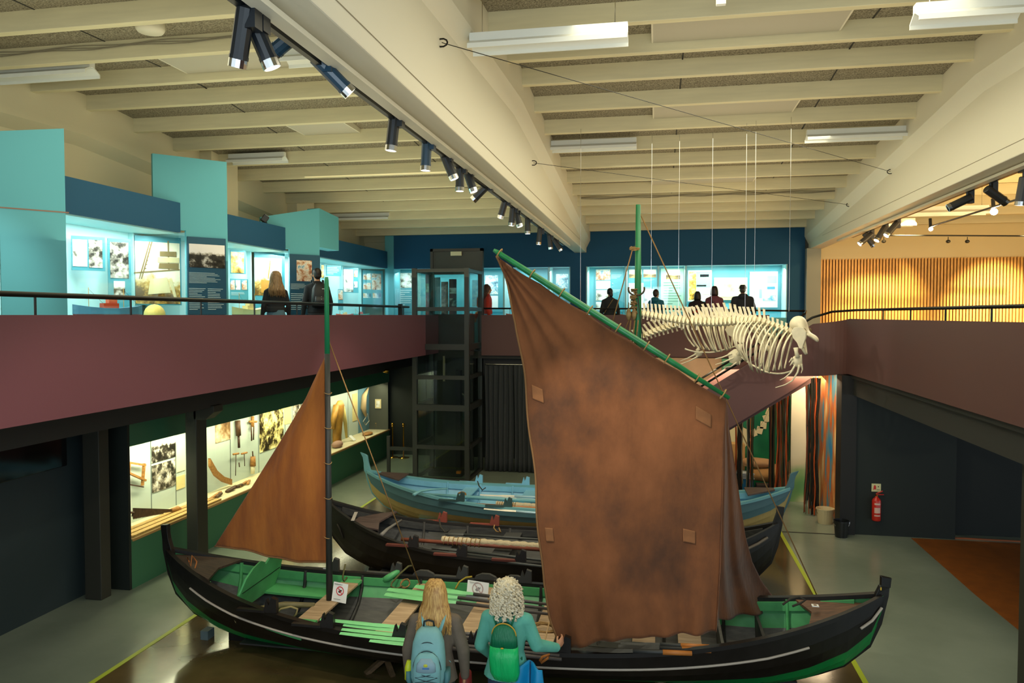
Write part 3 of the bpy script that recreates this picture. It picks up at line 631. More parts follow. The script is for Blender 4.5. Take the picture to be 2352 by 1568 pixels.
fluoro(2100, 48, 2352, 7.2, 'white fluorescent fitting at the top right corner of the picture')
fluoro(1252, 344, 1462, 12.9, 'small fluorescent fitting by the main beam farther back')
fluoro(1852, 320, 2108, 12.6, 'fluorescent fitting close to the right roof beam')
fluoro(527, 372, 655, 13.0, 'fluorescent fitting above the second tall blue panel')
fluoro(762, 504, 895, 18.3, 'fluorescent fitting far back in the left bay')
fluoro(1960, 578+-60, 2010, 18.6, 'fluorescent fitting in the amber-lit right bay behind the lamps', L=1.3)
fluoro(2080, 492, 2200, 16.4, 'amber-lit fluorescent fitting in the right bay, middle one', L=1.5)
# roof hatches (pale panels between the purlins)
def hatch(u0, u1, v, lab):
    for k in range(20):
        y = 19.885-1.03*k
        a = at(u0, v, Y=y)
        if abs(a.z-(roof(y)-.03)) < .09*1.6 or False:
            pass
    best = min((abs(at(u0, v, Y=19.885-1.03*k).z-roof(19.885-1.03*k)), k) for k in range(20)); y = 19.885-1.03*best[1]
    x0 = at(u0, v, Y=y).x; x1 = at(u1, v, Y=y).x; z = roof(y)
    t = thing('roof_hatch', ((x0+x1)/2, y, z-.09), lab, 'roof hatch')
    MB().box(x0, y-.455, z-.10, x1, y+.455, z-.085).build('lid', M['skyl'], t)
    for xx in (x0-.02, x1): MB().box(xx, y-.46, z-.10, xx+.02, y+.46, z-.002).build('frame_side', M['beam'], t)
hatch(1500, 1950, 55, 'pale roof hatch panel nearest the camera in the middle bay')
hatch(1502, 1830, 254, 'pale roof hatch panel halfway along the middle bay')
hatch(1500, 1735, 393, 'pale roof hatch panel farther along the middle bay')
hatch(380, 720, 130, 'pale roof hatch panel behind the track lamps in the left bay')
hatch(672, 800, 292, 'pale roof hatch panel left of the hanging track lamp')
# smoke detector / cables
sd = at(345, 68, Y=7.45); tag(MB().lathe([(0, 0), (.13, .0), (.15, .03), (.15, .12), (.10, .14), (0, .14)], (sd.x, 7.45, roof(7.45)-.14), 24).build('smoke_detector', M['beam'], smooth=True), 'round cream ceiling fitting near the top left purlins', 'ceiling fitting')
for x0, x1, k, lab in ((-8.3, -2.3, 12, 'thin cables sagging along a purlin in the left bay'), (-1.7, 3.7, 13, 'thin cables lying along the nearest purlin in the middle bay'), (-1.7, 3.7, 3, 'dark cable along a far purlin in the middle bay')):
    y = 20.40-1.03*k-.07; mb = MB()
    for s in (0, .02, .035):
        mb.tube([(x0+(x1-x0)*i/24, y, roof(y)-.05-s+.012*math.sin(i*1.3+s*60)) for i in range(25)], .006, 5)
    tag(mb.build('cable', mat('cable_grey', '8a826c', .7)), lab, 'cable')
jb = at(1654, 8, Y=7.0); tag(MB().box(jb.x-.04, 6.88, jb.z-.05, jb.x+.04, 6.93, jb.z+.05).build('junction_box', M['white']), 'small white junction box at the top of the picture', 'junction box')
ab = at(1890, 511, X=3.79); tag(MB().box(3.74, ab.y-.06, ab.z-.055, 3.798, ab.y+.06, ab.z+.055).build('alarm_box', mat('alarm_red', 'c42a18', .4)), 'small red alarm box on the right roof beam', 'alarm box')
# tie wires with eye bolts
def wire(pa, pb, lab, r=.004, eye=True, sag=.0):
    t = thing('tie_wire', pa, lab, 'wire'); pa = Vector(pa); pb = Vector(pb); n = 10
    MB().tube([pa.lerp(pb, i/n)-Vector((0, 0, sag*4*(i/n)*(1-i/n))) for i in range(n+1)], r, 5).build('cable', M['rope'] if r > .004 else M['rail'], t)
    if eye:
        for p in (pa, pb): MB().tube([p+Vector((.05*math.cos(a), 0, .035*math.sin(a))) for a in [2*PI*i/10 for i in range(11)]], .008, 5).build('eye_bolt', M['rail'], t)
wire(at(1015, 98, X=-1.86), at(2045, 394, X=3.78), 'tie wire crossing from high on the main beam to the right beam')
wire(at(1225, 374, X=-1.86), at(1950, 470, X=3.78), 'fainter tie wire crossing farther back under the purlins')
# ---------------------------------------------------------------- track lamps
def track_lamp(p, aim, L=.26, r=.05, lab='', lit=True, col=None, box=True):
    """p: top clamp on the track; lamp head hangs below and points along aim"""
    p = Vector(p); d = Vector(aim).normalized(); t = thing('track_lamp', p, lab, 'track lamp')
    hm = col or M['blackm']
    MB().box(p.x-.03, p.y-.08, p.z-.05, p.x+.03, p.y+.08, p.z).build('clamp', hm, t)
    piv = p+Vector((0, 0, -.17)); MB().tube([p+Vector((0, 0, -.05)), piv], .016, 8).build('stem', hm, t)
    if box: MB().box(p.x+.02, p.y-.03, piv.z-.06, p.x+.08, p.y+.05, piv.z+.12).build('driver_box', hm, t)
    a = piv-d*L*.25; b = piv+d*L*.75
    q = d.to_track_quat('Z', 'Y').to_matrix()
    hd_ = MB().lathe([(r*.8, 0), (r, .01), (r, L), (r*1.05, L), (r*1.05, L+.02), (r*.92, L+.02)], a, 12, rot=q).build('head', hm, t)
    MB().lathe([(r*1.02, 0), (r*1.02, .045), (r*.9, .045), (r*.9, 0)], b+d*.02, 14, rot=q).build('lens_ring', M['chrome'], hd_)
    MB().lathe([(0, 0), (r*.88, 0), (r*.88, .01), (0, .01)], b+d*.03, 14, rot=q).build('lens', M['lens'] if lit else mat('dark_lens', '30343a', .1), hd_)
    return b+d*.12, d
def tl(u, v, Xp, aim, lab, **k):
    p = at(u, v, X=Xp); return track_lamp((p.x, p.y, p.z), aim, lab=lab, **k)
TX = -2.22; BLU = mat('lamp_housing_blue', '16364a', .35)
L1 = [(560, -30, (-.3, .2, -1), 'track lamp cut by the top edge, shining down', {}),
      (580, -20, (.35, .25, -1), 'second track lamp at the top edge tilted right', {}),
      (690, 5, (-.9, .1, -.55), 'track lamp tilted left at the near end of the main beam', dict(col=BLU)),
      (738, 88, (.55, .35, -.6), 'blazing track lamp aimed right and down', dict(col=BLU)),
      (905, 230, (-.12, 0, -1), 'large track lamp hanging straight down beside the main beam', {}),
      (980, 290, (-.05, 0, -1), 'blue-black track lamp hanging straight down, next along the beam', dict(col=BLU)),
      (1022, 322, (.4, .1, -1), 'track lamp leaning right, halfway along the beam', {}),
      (1056, 352, (0, 0, -1), 'track lamp hanging straight in the close pair', {}),
      (1072, 360, (.35, .0, -1), 'brownish track lamp crossing behind the straight one', {}),
      (1118, 398, (-.8, 0, -.75), 'unlit track lamp turned back to the left', dict(lit=False)),
      (1160, 436, (-.3, 0, -1), 'track lamp leaning slightly left past the unlit one', {}),
      (1178, 455, (-.1, 0, -1), 'track lamp in the dark cluster, left one', {}),
      (1184, 460, (.3, 0, -1), 'track lamp in the dark cluster, right one', {}),
      (1212, 480, (0, 0, -1), 'track lamp hanging straight before the far blue wall', {}),
      (1240, 510, (-.1, 0, -1), 'short track lamp against the far blue wall', {}),
      (1262, 525, (.1, .1, -1), 'track lamp near the far end of the main beam', {}),
      (1275, 535, (.5, .1, -.8), 'last dark track lamp on the main beam, turned right', dict(lit=False))]
beams = []
for u, v, aim, lab, k in L1: beams.append(tl(u, v, TX, aim, lab, **k))
tag(MB().box(TX-.02, -1, 5.66, TX+.02, 18.2, 5.69).build('lamp_track', M['blackm']), 'thin black lamp track under the left edge of the main beam', 'lamp track')
L2 = [(2352, 385, (-.1, .1, -1), 'track lamp cut by the right edge of the picture'),
      (2275, 408, (.75, .2, -.5), 'track lamp with chrome ring pointing right'), (2222, 428, (-.9, .1, -.45), 'dark tubular track lamp pointing left'),
      (2057, 494, (-.6, -.2, -.7), 'blazing track lamp on the right beam, right one of two'), (2030, 505, (-.5, -.2, -.8), 'blazing track lamp on the right beam, left one of two'),
      (1998, 521, (-.7, -.1, -.6), 'lit track lamp nearest the slatted wall'), (1990, 522, (.5, 0, -.7), 'dark lamp tangled behind the lit one near the slatted wall')]
for i, (u, v, aim, lab) in enumerate(L2): tl(u, v, 4.12, aim, lab, lit=(i != 2 and i != 6), col=mat('lamp_housing_grey', '34322e', .4), r=.055)
tag(MB().box(4.10, -1, 5.66, 4.14, 17.5, 5.69).build('lamp_track', M['blackm']), 'thin black lamp track under the right roof beam', 'lamp track')
# black pole tracks in the right gallery with two bright bulbs
a = at(2135, 521, Y=17.0); b = at(2400, 438, Y=12.2)
tag(MB().tube([a, b], .018, 8).build('lamp_track', M['blackm']), 'thin dark rod crossing the amber ceiling at an angle', 'lamp track')
a = at(1985, 540, Y=18.6); b = at(2400, 542, Y=18.6)
tag(MB().tube([a, b], .016, 8).build('lamp_track', M['blackm']), 'thin dark rod running level before the slatted wall', 'lamp track')
for u, v, Y, r, lab, e in ((2283, 486, 14.0, .055, 'dazzling bare bulb lamp high in the right gallery', 120), (2138, 526, 16.9, .04, 'smaller dazzling lamp at the end of the slanting rod', 70)):
    p = at(u, v, Y=Y); t = thing('gallery_lamp', p, lab, 'lamp')
    MB().ell(p, r, 14, 10).build('bulb', mat('dazzling_bulb', 'ffffff', .3, emit='ffe9c0', estr=60), t, smooth=True)
    MB().tube([p+Vector((0, .02, r*.8)), p+Vector((0, .05, .22))], .03, 10).build('socket', M['blackm'], t)
for u in (2030, 2178, 2222):
    p = at(u, 544, Y=18.58); t = thing('gallery_lamp', p, {2030: 'tiny pendant lamp on the level rod near the grey column', 2178: 'tiny pendant lamp in the middle of the level rod', 2222: 'tiny pendant lamp farthest right on the level rod'}[u], 'lamp')
    MB().tube([p, p-Vector((0, 0, .07))], .008, 6).build('stem', M['blackm'], t); MB().ell(p-Vector((0, 0, .10)), (.05, .05, .04), 10, 6).build('shade', M['steel'], t)
# real beams thrown by lit track lamps
for (p, d), pw, an, tgt in ((beams[2], 160, 34, (-3.6, 8.2, 1.2)), (beams[3], 430, 30, (-.2, 8.2, 2.2)), (beams[4], 230, 38, (-2.2, 8.3, .4)), (beams[5], 260, 34, (-4.2, 10.8, .5)),
                            (beams[6], 320, 36, (1.4, 12.6, 3.9)), (beams[7], 210, 40, (-2.6, 11.2, .3)), (beams[8], 230, 42, (-2.2, 13.9, .4)), (beams[10], 120, 44, (-6.8, 13.6, .2)), (beams[0], 160, 50, (-6.6, 8.2, .2))):
    spot(p, tgt, pw, an, (1, .93, .76), .6, .04)
spot((4.0, 14.2, 5.45), (1.9, 12.6, 3.9), 200, 40, (1, .94, .80), .5, .03)
spot((4.0, 12.0, 5.45), (1.6, 15.2, 2.9), 90, 36, (1, .90, .85), .7, .03)
# ---------------------------------------------------------------- boats
def interp(tb, x):
    for (a, b), (c, d) in zip(tb, tb[1:]):
        if x <= c: return b+(d-b)*(x-a)/(c-a)
    return tb[-1][1]
KT = [(0, .05), (.7, .06), (.8, .14), (.9, .32), (.96, .55), (.985, .80), (1, 1.1)]
class Boat:
    def __init__(s, xl, xr, yc, hb, zs=.60, rise=.5):
        s.xm = (xl+xr)/2; s.h = (xr-xl)/2; s.yc = yc; s.hb = hb; s.z0 = zs; s.rise = rise
    def X(s, t): return s.xm+t*s.h
    def b(s, t): return s.hb*max(0, 1-abs(t)**2.2)**.9
    def zs(s, t): return s.z0+s.rise*abs(t)**3.2
    def zk(s, t): return min(interp(KT, abs(t)), s.zs(t)-.01)
    def pt(s, t, q, side, ins=0):
        b = s.b(t); k = s.zk(t); z = s.zs(t)
        y = b*(1-(1-q)**1.9) - ins
        return Vector((s.X(t), s.yc+side*max(.012, y), k+(z-k)*q**1.45+(ins*.6 if q < .5 else 0)))
    def t(s, u, v=1400, Y=None): return (at(u, v, Y=Y or s.yc).x-s.xm)/s.h
    def hull(s, root, cols_out, cols_in, n=64):
        K = len(cols_out); mb = MB(); mats = []
        def mi(m):
            if m not in mats: mats.append(m)
            return mats.index(m)
        for side in (-1, 1):
            for k in range(K):
                q0, q1 = k/K, (k+1)/K; q0b = max(0, q0-.02); o = len(mb.v)
                for i in range(n+1):
                    t = -.992+1.984*i/n
                    a = s.pt(t, q0b, side); b = s.pt(t, q1, side); out = Vector((0, side*.014*min(1, s.b(t)*4), -.004))
                    mb.v += [a+out, b+out*.2, s.pt(t, q1, side, .018), s.pt(t, q0b, side, .010)]
                for i in range(n):
                    p = o+i*4; r = p+4
                    for (x, y), m in (((0, 1), cols_out[k]), ((1, 2), cols_in[k]), ((2, 3), cols_in[k]), ((3, 0), cols_out[k])):
                        mb.f.append([p+x, p+y, r+y, r+x]); mb.m.append(mi(m))
        return mb.build('hull', mats, root, smooth=False)
    def rail(s, root, m, w=.07, h=.045, m2=None, n=60, name='gunwale'):
        for side in (-1, 1):
            R = []
            for i in range(n+1):
                t = -.985+1.97*i/n; c = Vector((s.X(t), s.yc+side*max(.02, s.b(t)), s.zs(t)))
                R.append([c+Vector((0, side*.025, -h/2)), c+Vector((0, side*.025, h/2)), c+Vector((0, side*(.025-w), h/2)), c+Vector((0, side*(.025-w), -h/2))])
            MB().rings(R).build(name, m, root)
            if m2:
                R = []
                for i in range(n+1):
                    t = -.93+1.86*i/n; b = s.b(t); c = Vector((s.X(t), s.yc+side*max(.01, b-.05), s.zs(t)-.02))
                    R.append([c+Vector((0, -side*.0, 0)), c+Vector((0, -side*.022, 0)), c+Vector((0, -side*.022, -.10)), c+Vector((0, 0, -.10))])
                MB().rings(R).build('inner_wale', m2, root)
    def line(s, root, m, q, t0, t1, r=.012, sides=(-1, 1), name='painted_line'):
        for side in sides:
            MB().tube([s.pt(t0+(t1-t0)*i/50, q, side)+Vector((0, side*.02, 0)) for i in range(51)], r, 6).build(name, m, root)
    def stem(s, root, m, end, tip, curl=0, w=.07, th=.13):
        """curved stem post; tip height; curl = how far the head hooks outwards"""
        O = []; zr = s.zs(1)
        for tt in (.78, .84, .9, .94, .96, .975, .985, .992, 1.0): O.append((tt*s.h+.015, interp(KT, tt)-.02))
        O = [(x, min(z, zr)) for x, z in O]; O += [(s.h*1.0+.02, zr+(tip-zr)*.4), (s.h+.03+curl*.15, tip-.10), (s.h+.04+curl, tip)]
        I = []
        for i, (x, z) in enumerate(O):
            a = O[max(0, i-1)]; b = O[min(len(O)-1, i+1)]; dx, dz = b[0]-a[0], b[1]-a[1]; L = math.hypot(dx, dz)
            k = th*(1 if i < 9 else .75); I.append((x-dz/L*k, z+dx/L*k))
        I[-1] = (O[-1][0]-th*.8, tip+(.015 if not curl else -.04))
        mb = MB(); R = []
        for (a, b) in zip(O, I):
            wd = w/2
            R.append([Vector((s.xm+end*a[0], s.yc-wd*.5, a[1])), Vector((s.xm+end*a[0], s.yc+wd*.5, a[1])), Vector((s.xm+end*b[0], s.yc+wd, b[1])), Vector((s.xm+end*b[0], s.yc-wd, b[1]))])
        mb.rings(R).build('stem_post', m, root, bevel=.006)
    def keel(s, root, m): MB().bar((s.X(-.79), s.yc, .06), (s.X(.79), s.yc, .06), .06, .09).build('keel', m, root)
    def rib(s, root, m, t, top=1.0):
        pts = []
        for side, qs in ((-1, [1, .8, .6, .4, .22, .1]), (1, [.1, .22, .4, .6, .8, 1])):
            for q in qs: pts.append(s.pt(t, q*top, side, .055))
        MB().tube(pts, [(.028, .02)]*len(pts), 6).build('rib', m, root)
    def thwart(s, root, m, t, w=.26, dz=.06, m2=None):
        b = s.b(t)*.93; z = s.zs(t)-dz; x = s.X(t)
        MB().box(x-w/2, s.yc-b, z-.03, x+w/2, s.yc+b, z).build('thwart', m, root, bevel=.006)
        if m2:
            for sd in (-1, 1): MB().box(x-w/2-.002, s.yc+sd*b*.96, z-.033, x+w/2+.002, s.yc+sd*b*.80, z+.003).build('thwart_end', m2, root)
        return z
    def keip(s, root, m, t, side, base_m=None):
        z = s.zs(t)+.02; x = s.X(t); y = s.yc+side*(s.b(t)-.01)
        MB().slab([(x-.10, y-.03, z), (x+.06, y-.03, z), (x+.06, y-.03, z+.15), (x+.0, y-.03, z+.17), (x-.02, y-.03, z+.11), (x-.035, y-.03, z+.08), (x-.06, y-.03, z+.17-.02)], (0, .055, 0)).build('oarlock', m, root)
        MB().box(x-.42, y-.035, z-.005, x-.08, y+.03, z+.022).build('oarlock_base', base_m or m, root)
    def bulk(s, root, m, t, zt):
        P = []
        for side in (-1, 1):
            L = [s.pt(t, q/14, side, .05) for q in range(2, 15)]; L = [p for p in L if p.z < zt]; L.append(Vector((L[-1].x, L[-1].y, zt)))
            P += L[::-1] if side < 0 else L
        MB().slab(P, (.03, 0, 0)).build('bulkhead', m, root)
    def floor(s, root, m, t0=-.7, t1=.7):
        for k in range(5):
            y = (k-2)*.17
            MB().box(s.X(t0), s.yc+y-.078, .16, s.X(t1), s.yc+y+.078, .178).build('floorboard', m, root)
def wood(n, a, b, r=.6): return mat(n, a, r, c2=b, nscale=6, stretch=(.6, 5, 5), detail=5)
TAR = mat('tarred_black', '14110e', .38, noise=.35, nscale=8); TARI = mat('tarred_dark_inside', '2c2c2a', .55, c2='1f1f1e', nscale=5)
GRN = mat('boat_green', '4c9c5e', .45, noise=.10, nscale=6); GRNO = mat('boat_green_outside', '0f7a38', .35, noise=.12, nscale=3)
THW = wood('bare_thwart_wood', 'b09676', '8f7658'); WHT = mat('white_paint_line', 'b8ac9c', .5); GREYI = wood('grey_inside', '55544f', '424140')
def dens(v): return v
# ----- front boat
bx0 = at(372, 1210, Y=8.4).x; bx1 = at(2045, 1330, Y=8.4).x
F = Boat(bx0+.03, bx1-.03, 8.4, .97)
fr = thing('wooden_boat', (F.xm, 8.4, 0), 'foremost long clinker boat, black outside with a white line, green inside, two sails', 'boat', None)
F.hull(fr, [GRNO, GRNO, GRNO, TAR, TAR, TAR], [TARI, GREYI, GREYI, GREYI, GRN, GRN])
F.rail(fr, TAR, m2=GRN); F.stem(fr, TAR, -1, 1.385); F.stem(fr, TAR, 1, 1.27); F.keel(fr, TAR)
F.line(fr, WHT, .79, -.87, .80, .013, (-1,)); F.line(fr, WHT, .72, .93, .985, .014, (-1,))
for t in (-.80, -.62, -.45, -.27, -.08, .10, .28, .46, .62, .78): F.rib(fr, GRN if abs(t) > .7 else TARI, t)
tm1 = F.t(757, 1380); tz = None
for t, m2 in ((tm1, GRN), (F.t(930, 1390), None), (F.t(1100, 1400), None), (F.t(1262, 1420), None), (F.t(1480, 1420), None), (.52, None)): tz = F.thwart(fr, THW, t, .24, .05, m2)
F.floor(fr, TARI)
# stern/bow fittings: heart-shaped headboard, side benches, bow decks
def hb_pt(yy, zz, x0=-4.80, lean=.30): return Vector((x0+lean*(zz-.45), yy, zz+.10))
prof = [(-.62, .42), (-.66, .66), (-.58, .83), (-.42, .92), (-.22, .96), (-.08, .92), (0, .87), (.08, .92), (.22, .98), (.42, .98), (.60, .86), (.66, .66), (.60, .42)]
MB().slab([hb_pt(8.4+y*.74, z) for y, z in prof], (.03, 0, .01)).build('headboard', GRN, fr, bevel=.006)
MB().bar(hb_pt(8.4-.44, .66)+Vector((.034, 0, .01)), hb_pt(8.4+.44, .68)+Vector((.034, 0, .01)), .004, .008).build('board_joint', TAR, fr)
for side in (-1, 1):
    R = []
    for i in range(12):
        t = F.t(560, 1330)+(tm1-F.t(560, 1330))*i/11; b = F.b(t)
        R.append([Vector((F.X(t), F.yc+side*(b-.05), F.zs(t)-.20)), Vector((F.X(t), F.yc+side*(b-.36), F.zs(t)-.20)), Vector((F.X(t), F.yc+side*(b-.36), F.zs(t)-.225)), Vector((F.X(t), F.yc+side*(b-.05), F.zs(t)-.225))])
    MB().rings(R).build('side_bench', GRN, fr)
for end, col in ((-1, wood('weathered_deck', '4c3a2c', '2e241c')), (1, wood('brown_foredeck', '6a4a34', '4a3224'))):
    ta, tb = .80, .97; z = .92 if end < 0 else .88
    MB().slab([(F.X(end*ta), F.yc-F.b(ta)*.9, z-.06), (F.X(end*ta)+end*.10, F.yc, z-.05), (F.X(end*ta), F.yc+F.b(ta)*.9, z-.06), (F.X(end*tb), F.yc+F.b(tb)*.8, z+.06), (F.X(end*tb), F.yc-F.b(tb)*.8, z+.06)], (0, 0, .025)).build('end_deck', col, fr)
F.bulk(fr, TARI, .70, .62)
F.bulk(fr, GREYI, .60, .52)
for i, u in enumerate((612, 756, 928, 1100, 1300)):
    t = F.t(u, 1470, 7.55); F.keip(fr, TAR, t, -1)
for u in (785, 917, 1065, 1210): t = F.t(u, 1330, 9.35); F.keip(fr, mat('weathered_oarlock', '34332f', .6), t, 1)
for u in (975, 1115, 1180): # humped rail cleats on the far side
    t = F.t(u, 1330, 9.35); x = F.X(t); y = F.yc+F.b(t)-.02; z = F.zs(t)+.01
    MB().slab([(x-.16, y, z), (x+.16, y, z), (x+.13, y, z+.05), (x+.05, y, z+.085), (x-.05, y, z+.085), (x-.13, y, z+.05)], (0, .05, 0)).build('rail_cleat', mat('weathered_oarlock', '34332f', .6), fr)
for i in range(3): # curved knees at the mast thwart
    pass
K1 = F.X(tm1)
MB().tube([(K1-.95, 7.92, .46), (K1-.75, 8.02, .56), (K1-.45, 8.15, .60), (K1-.1, 8.2, .60)], [.04, .045, .04, .03], 8).build('tiller_bar', wood('olive_tiller', '7a7048', '5a5236'), fr, smooth=True)
MB().tube([(K1+.35, 9.25, .55), (K1+.45, 9.2, .62), (K1+.58, 9.28, .70)], [.05, .045, .035], 8).build('knee', GRN, fr, smooth=True)
MB().slab([(K1-.28, 8.1, .30), (K1-.05, 8.1, .30), (K1-.05, 8.1, .56), (K1-.28, 8.1, .52)], (0, .06, 0)).build('mast_step', TARI, fr)
# masts
mz = .50
m1b = at(757, 1380, Y=8.4); m1t = at(750, 636, Y=8.4); mm = m1b.lerp(m1t, (1380-810)/(1380-636))
MB().tube([(m1b.x, 8.4, .35), tuple(mm)], [.040, .032], 12).build('mast', mat('dark_mast', '2c2e2c', .5, noise=.2, nscale=10, stretch=(8, 8, .5)), fr, smooth=True)
MB().tube([mm-Vector((0, 0, .01)), m1t-Vector((0, 0, .05)), m1t], [.032, .026, .018], 12).build('mast_top', mat('mast_green', '1f8a58', .45), fr, smooth=True)
m2b = at(1462, 1420, Y=8.42); m2t = at(1466, 470, Y=8.42)
mg = mat('mast_green_dark', '1c7444', .35, noise=.25, nscale=9, stretch=(6, 6, .4))
MB().tube([(m2b.x, 8.42, .35), m2t.lerp(m2b, .25), m2t], [.052, .040, .027], 14).build('main_mast', mg, fr, smooth=True)
for k, u in ((0, 2018), (1, 2026)): pass
yl = at(2024, 1351, Y=8.37); MB().box(yl.x-.012, 8.355, yl.z-.015, yl.x+.0, 8.36, yl.z+.015).build('tag', mat('yellow_tag', 'd8b030', .5), fr)
# trestles under the boat
for u, v, lab in ((452, 1428, 'pale blue wooden block under the left end of the foremost boat'),):
    p = at(u, v, Y=8.4); tag(MB().box(p.x+.10, 8.32, .012, p.x+.20, 8.46, .12).build('support_block', mat('grey_blue_block', '4c5c5e', .7)), lab, 'support')
for x, lab in ((at(875, 1560, Y=7.9).x, 'brown trestle under the middle of the foremost boat, left one'), (F.X(.45), 'brown trestle under the foremost boat, right one')):
    t = thing('trestle', (x, 7.9, 0), lab, 'trestle'); wd = wood('trestle_wood', '6b5236', '4c3a26')
    for s_ in (-1, 1): MB().bar((x+s_*.16, 7.85, .012), (x, 8.05, .13), .05, .05).build('leg', wd, t)
    MB().bar((x, 8.0, .13), (x, 8.34, .045), .06, .05).build('cross_bar', wd, t)
# ----- middle boat (black, unrigged) and blue boat
D = Boat(at(748, 1150, Y=11.0).x, at(1800, 1175, Y=11.0).x-.03, 11.0, .86, .60, .52)
TARB = mat('old_tar', '18140f', .5, noise=.5, nscale=2.5); DKI = wood('dark_inside', '3d3d3a', '2c2b2a'); RED = mat('red_brown_paint', '5c2c22', .5)
dr = thing('wooden_boat', (D.xm, 11.0, 0), 'middle clinker boat, black inside and out, loaded with dark oars and a rolled sail', 'boat')
D.hull(dr, [TARB]*5, [DKI]*5); D.rail(dr, TARB, m2=DKI); D.stem(dr, TARB, -1, 1.22); D.stem(dr, TARB, 1, 1.33); D.keel(dr, TARB)
D.line(dr, mat('grey_line', '6e6458', .6), .88, .62, .94, .02, (-1,))
for t in (-.78, -.58, -.38, -.18, .02, .22, .42, .62, .8): D.rib(dr, mat('rib_grey', '454340', .6), t)
for t in (-.42, -.16, .12, .4): D.thwart(dr, DKI, t)
D.floor(dr, DKI)
for u in (945, 1063, 1200): D.keip(dr, mat('black_oarlock', '1d1815', .5), D.t(u, 1260, 10.2), -1, RED)
for u in (1023, 1138): D.keip(dr, mat('red_oarlock', '7c3a2c', .5), D.t(u, 1190, 11.8), 1)
MB().slab([(D.X(-.86), 10.75, .80), (D.X(-.86), 11.25, .80), (D.X(-.70), 11.42, .86), (D.X(-.74), 11.0, .80), (D.X(-.70), 10.6, .80)], (0, 0, .025)).build('end_deck', wood('deck_plum_wood', '5c4a44', '423430'), dr)
B = Boat(at(838, 1070, Y=13.9).x, at(1822, 1110, Y=13.9).x, 13.9, .93, .60, .38)
BLI = mat('boat_light_blue', '7fbcd8', .4, noise=.06, nscale=5); BLO = mat('boat_grey_blue', '4c7078', .4); YEL = mat('boat_ochre', 'b8a064', .45, noise=.08, nscale=4); TEA = mat('stem_teal', '6fa8b0', .4)
br = thing('wooden_boat', (B.xm, 13.9, 0), 'farthest clinker boat, light blue inside, grey-blue and ochre outside', 'boat')
B.hull(br, [YEL, YEL, YEL, YEL, BLO, BLO], [BLI]*6); B.rail(br, TEA, m2=BLI); B.stem(br, TEA, -1, 1.33, .05); B.stem(br, BLO, 1, 1.28, .05); B.keel(br, YEL)
for t in (-.62, -.46, -.30, -.14, .02, .18, .4, .6): B.rib(br, BLI, t)
for t in (-.5, -.2, .1, .4): B.thwart(br, BLI, t)
B.floor(br, BLI)
for u in (1055, 1168): B.keip(br, mat('dark_teal_oarlock', '2f4a4a', .5), B.t(u, 1160, 13.0), -1)
for u in (1103, 1208): B.keip(br, BLI, B.t(u, 1110, 14.7), 1)
for end, t0 in ((-1, -.80), (1, .80)):
    MB().slab([(B.X(t0), 13.6, .86), (B.X(t0), 14.2, .86), (B.X(t0+end*.12), 13.98, .92), (B.X(t0+end*.12), 13.82, .92)], (0, 0, .025)).build('end_deck', wood('deck_plum_wood', '5c4a44', '423430'), br)
# ---------------------------------------------------------------- oars and spars lying in the boats
def oar(pa, pb, lab, grp, blade_m, shaft_m, bw=.042, bl=.30, r=.021, tip=None):
    """pa = blade tip, pb = handle end"""
    pa = Vector(pa); pb = Vector(pb); t = thing('oar', (pa+pb)/2, lab, 'oar', grp); d = pb-pa
    a = pa+d*bl; s = d.cross(Vector((0, 0, 1))).normalized()
    MB().tube([a, a.lerp(pb, .5), pb], [r, r*1.05, r*.8], 8).build('shaft', shaft_m, t, smooth=True)
    R = []
    for i in range(7):
        c = pa.lerp(a, i/6); w = bw*(.75+.35*math.sin(PI*min(1, i/5))) if i < 6 else r*1.1; h = .010 if i < 4 else .018
        R.append([c-s*w+Vector((0, 0, -h*.3)), c+Vector((0, 0, -h)), c+s*w+Vector((0, 0, -h*.3)), c+Vector((0, 0, h))])
    MB().rings(R).build('blade', blade_m, t)
    if tip: MB().tube([pb-d.normalized()*.28, pb+d.normalized()*.005], [r*1.12, r], 8).build('handle', tip, t, smooth=True)
OGR = mat('oar_green', '6cb878', .45, noise=.08, nscale=6); OSH = mat('oar_shaft_dark', '4a4542', .5); ODK = mat('oar_dark', '2f3130', .5)
def P3(u, v, Z): return at(u, v, Z=Z)
GO = 'green-bladed oars lying along the foremost boat'
rows = [((737, 1421), (1242, 1473), .68, 'topmost green-bladed oar, its tip beside the dark mast thwart'),
        ((790, 1434), (1262, 1484), .66, 'green-bladed oar second from the top of the near stack'),
        ((786, 1444), (1275, 1495), .65, 'green-bladed oar third from the top of the near stack'),
        ((782, 1453), (1285, 1506), .64, 'green-bladed oar fourth from the top of the near stack'),
        ((850, 1470), (1290, 1514), .63, 'lowest green-bladed oar, closest to the near gunwale')]
for (a, b, z, lab) in rows: oar(P3(*a, z), P3(*b, z), lab, GO, OGR, OSH, bl=.42)
for a, b, lab in (((892, 1352), (1262, 1398), 'green oar lying along the far side behind the long blonde hair'), ((886, 1363), (1262, 1410), 'wide green oar just nearer than the far-side one'), ((955, 1345), (1262, 1388), 'third green oar tucked against the far gunwale')):
    oar(P3(*a, .62), P3(*b, .62), lab, GO, OGR, OSH, bw=.07, bl=.45)
for a, b, lab in (((1425, 1476), (1628, 1485), 'dark oar with orange handle, upper of the three under the big sail'), ((1420, 1482), (1632, 1494), 'dark oar with orange handle, middle of the three under the big sail'), ((1345, 1490), (1588, 1500), 'dark oar with orange handle, lowest and nearest the gunwale')):
    oar(P3(*a, .66), P3(*b, .66), lab, 'dark oars under the big sail', ODK, ODK, bw=.05, bl=.45, r=.024, tip=mat('orange_handle', 'b8702c', .5))
GD = 'dark oars in the middle boat'
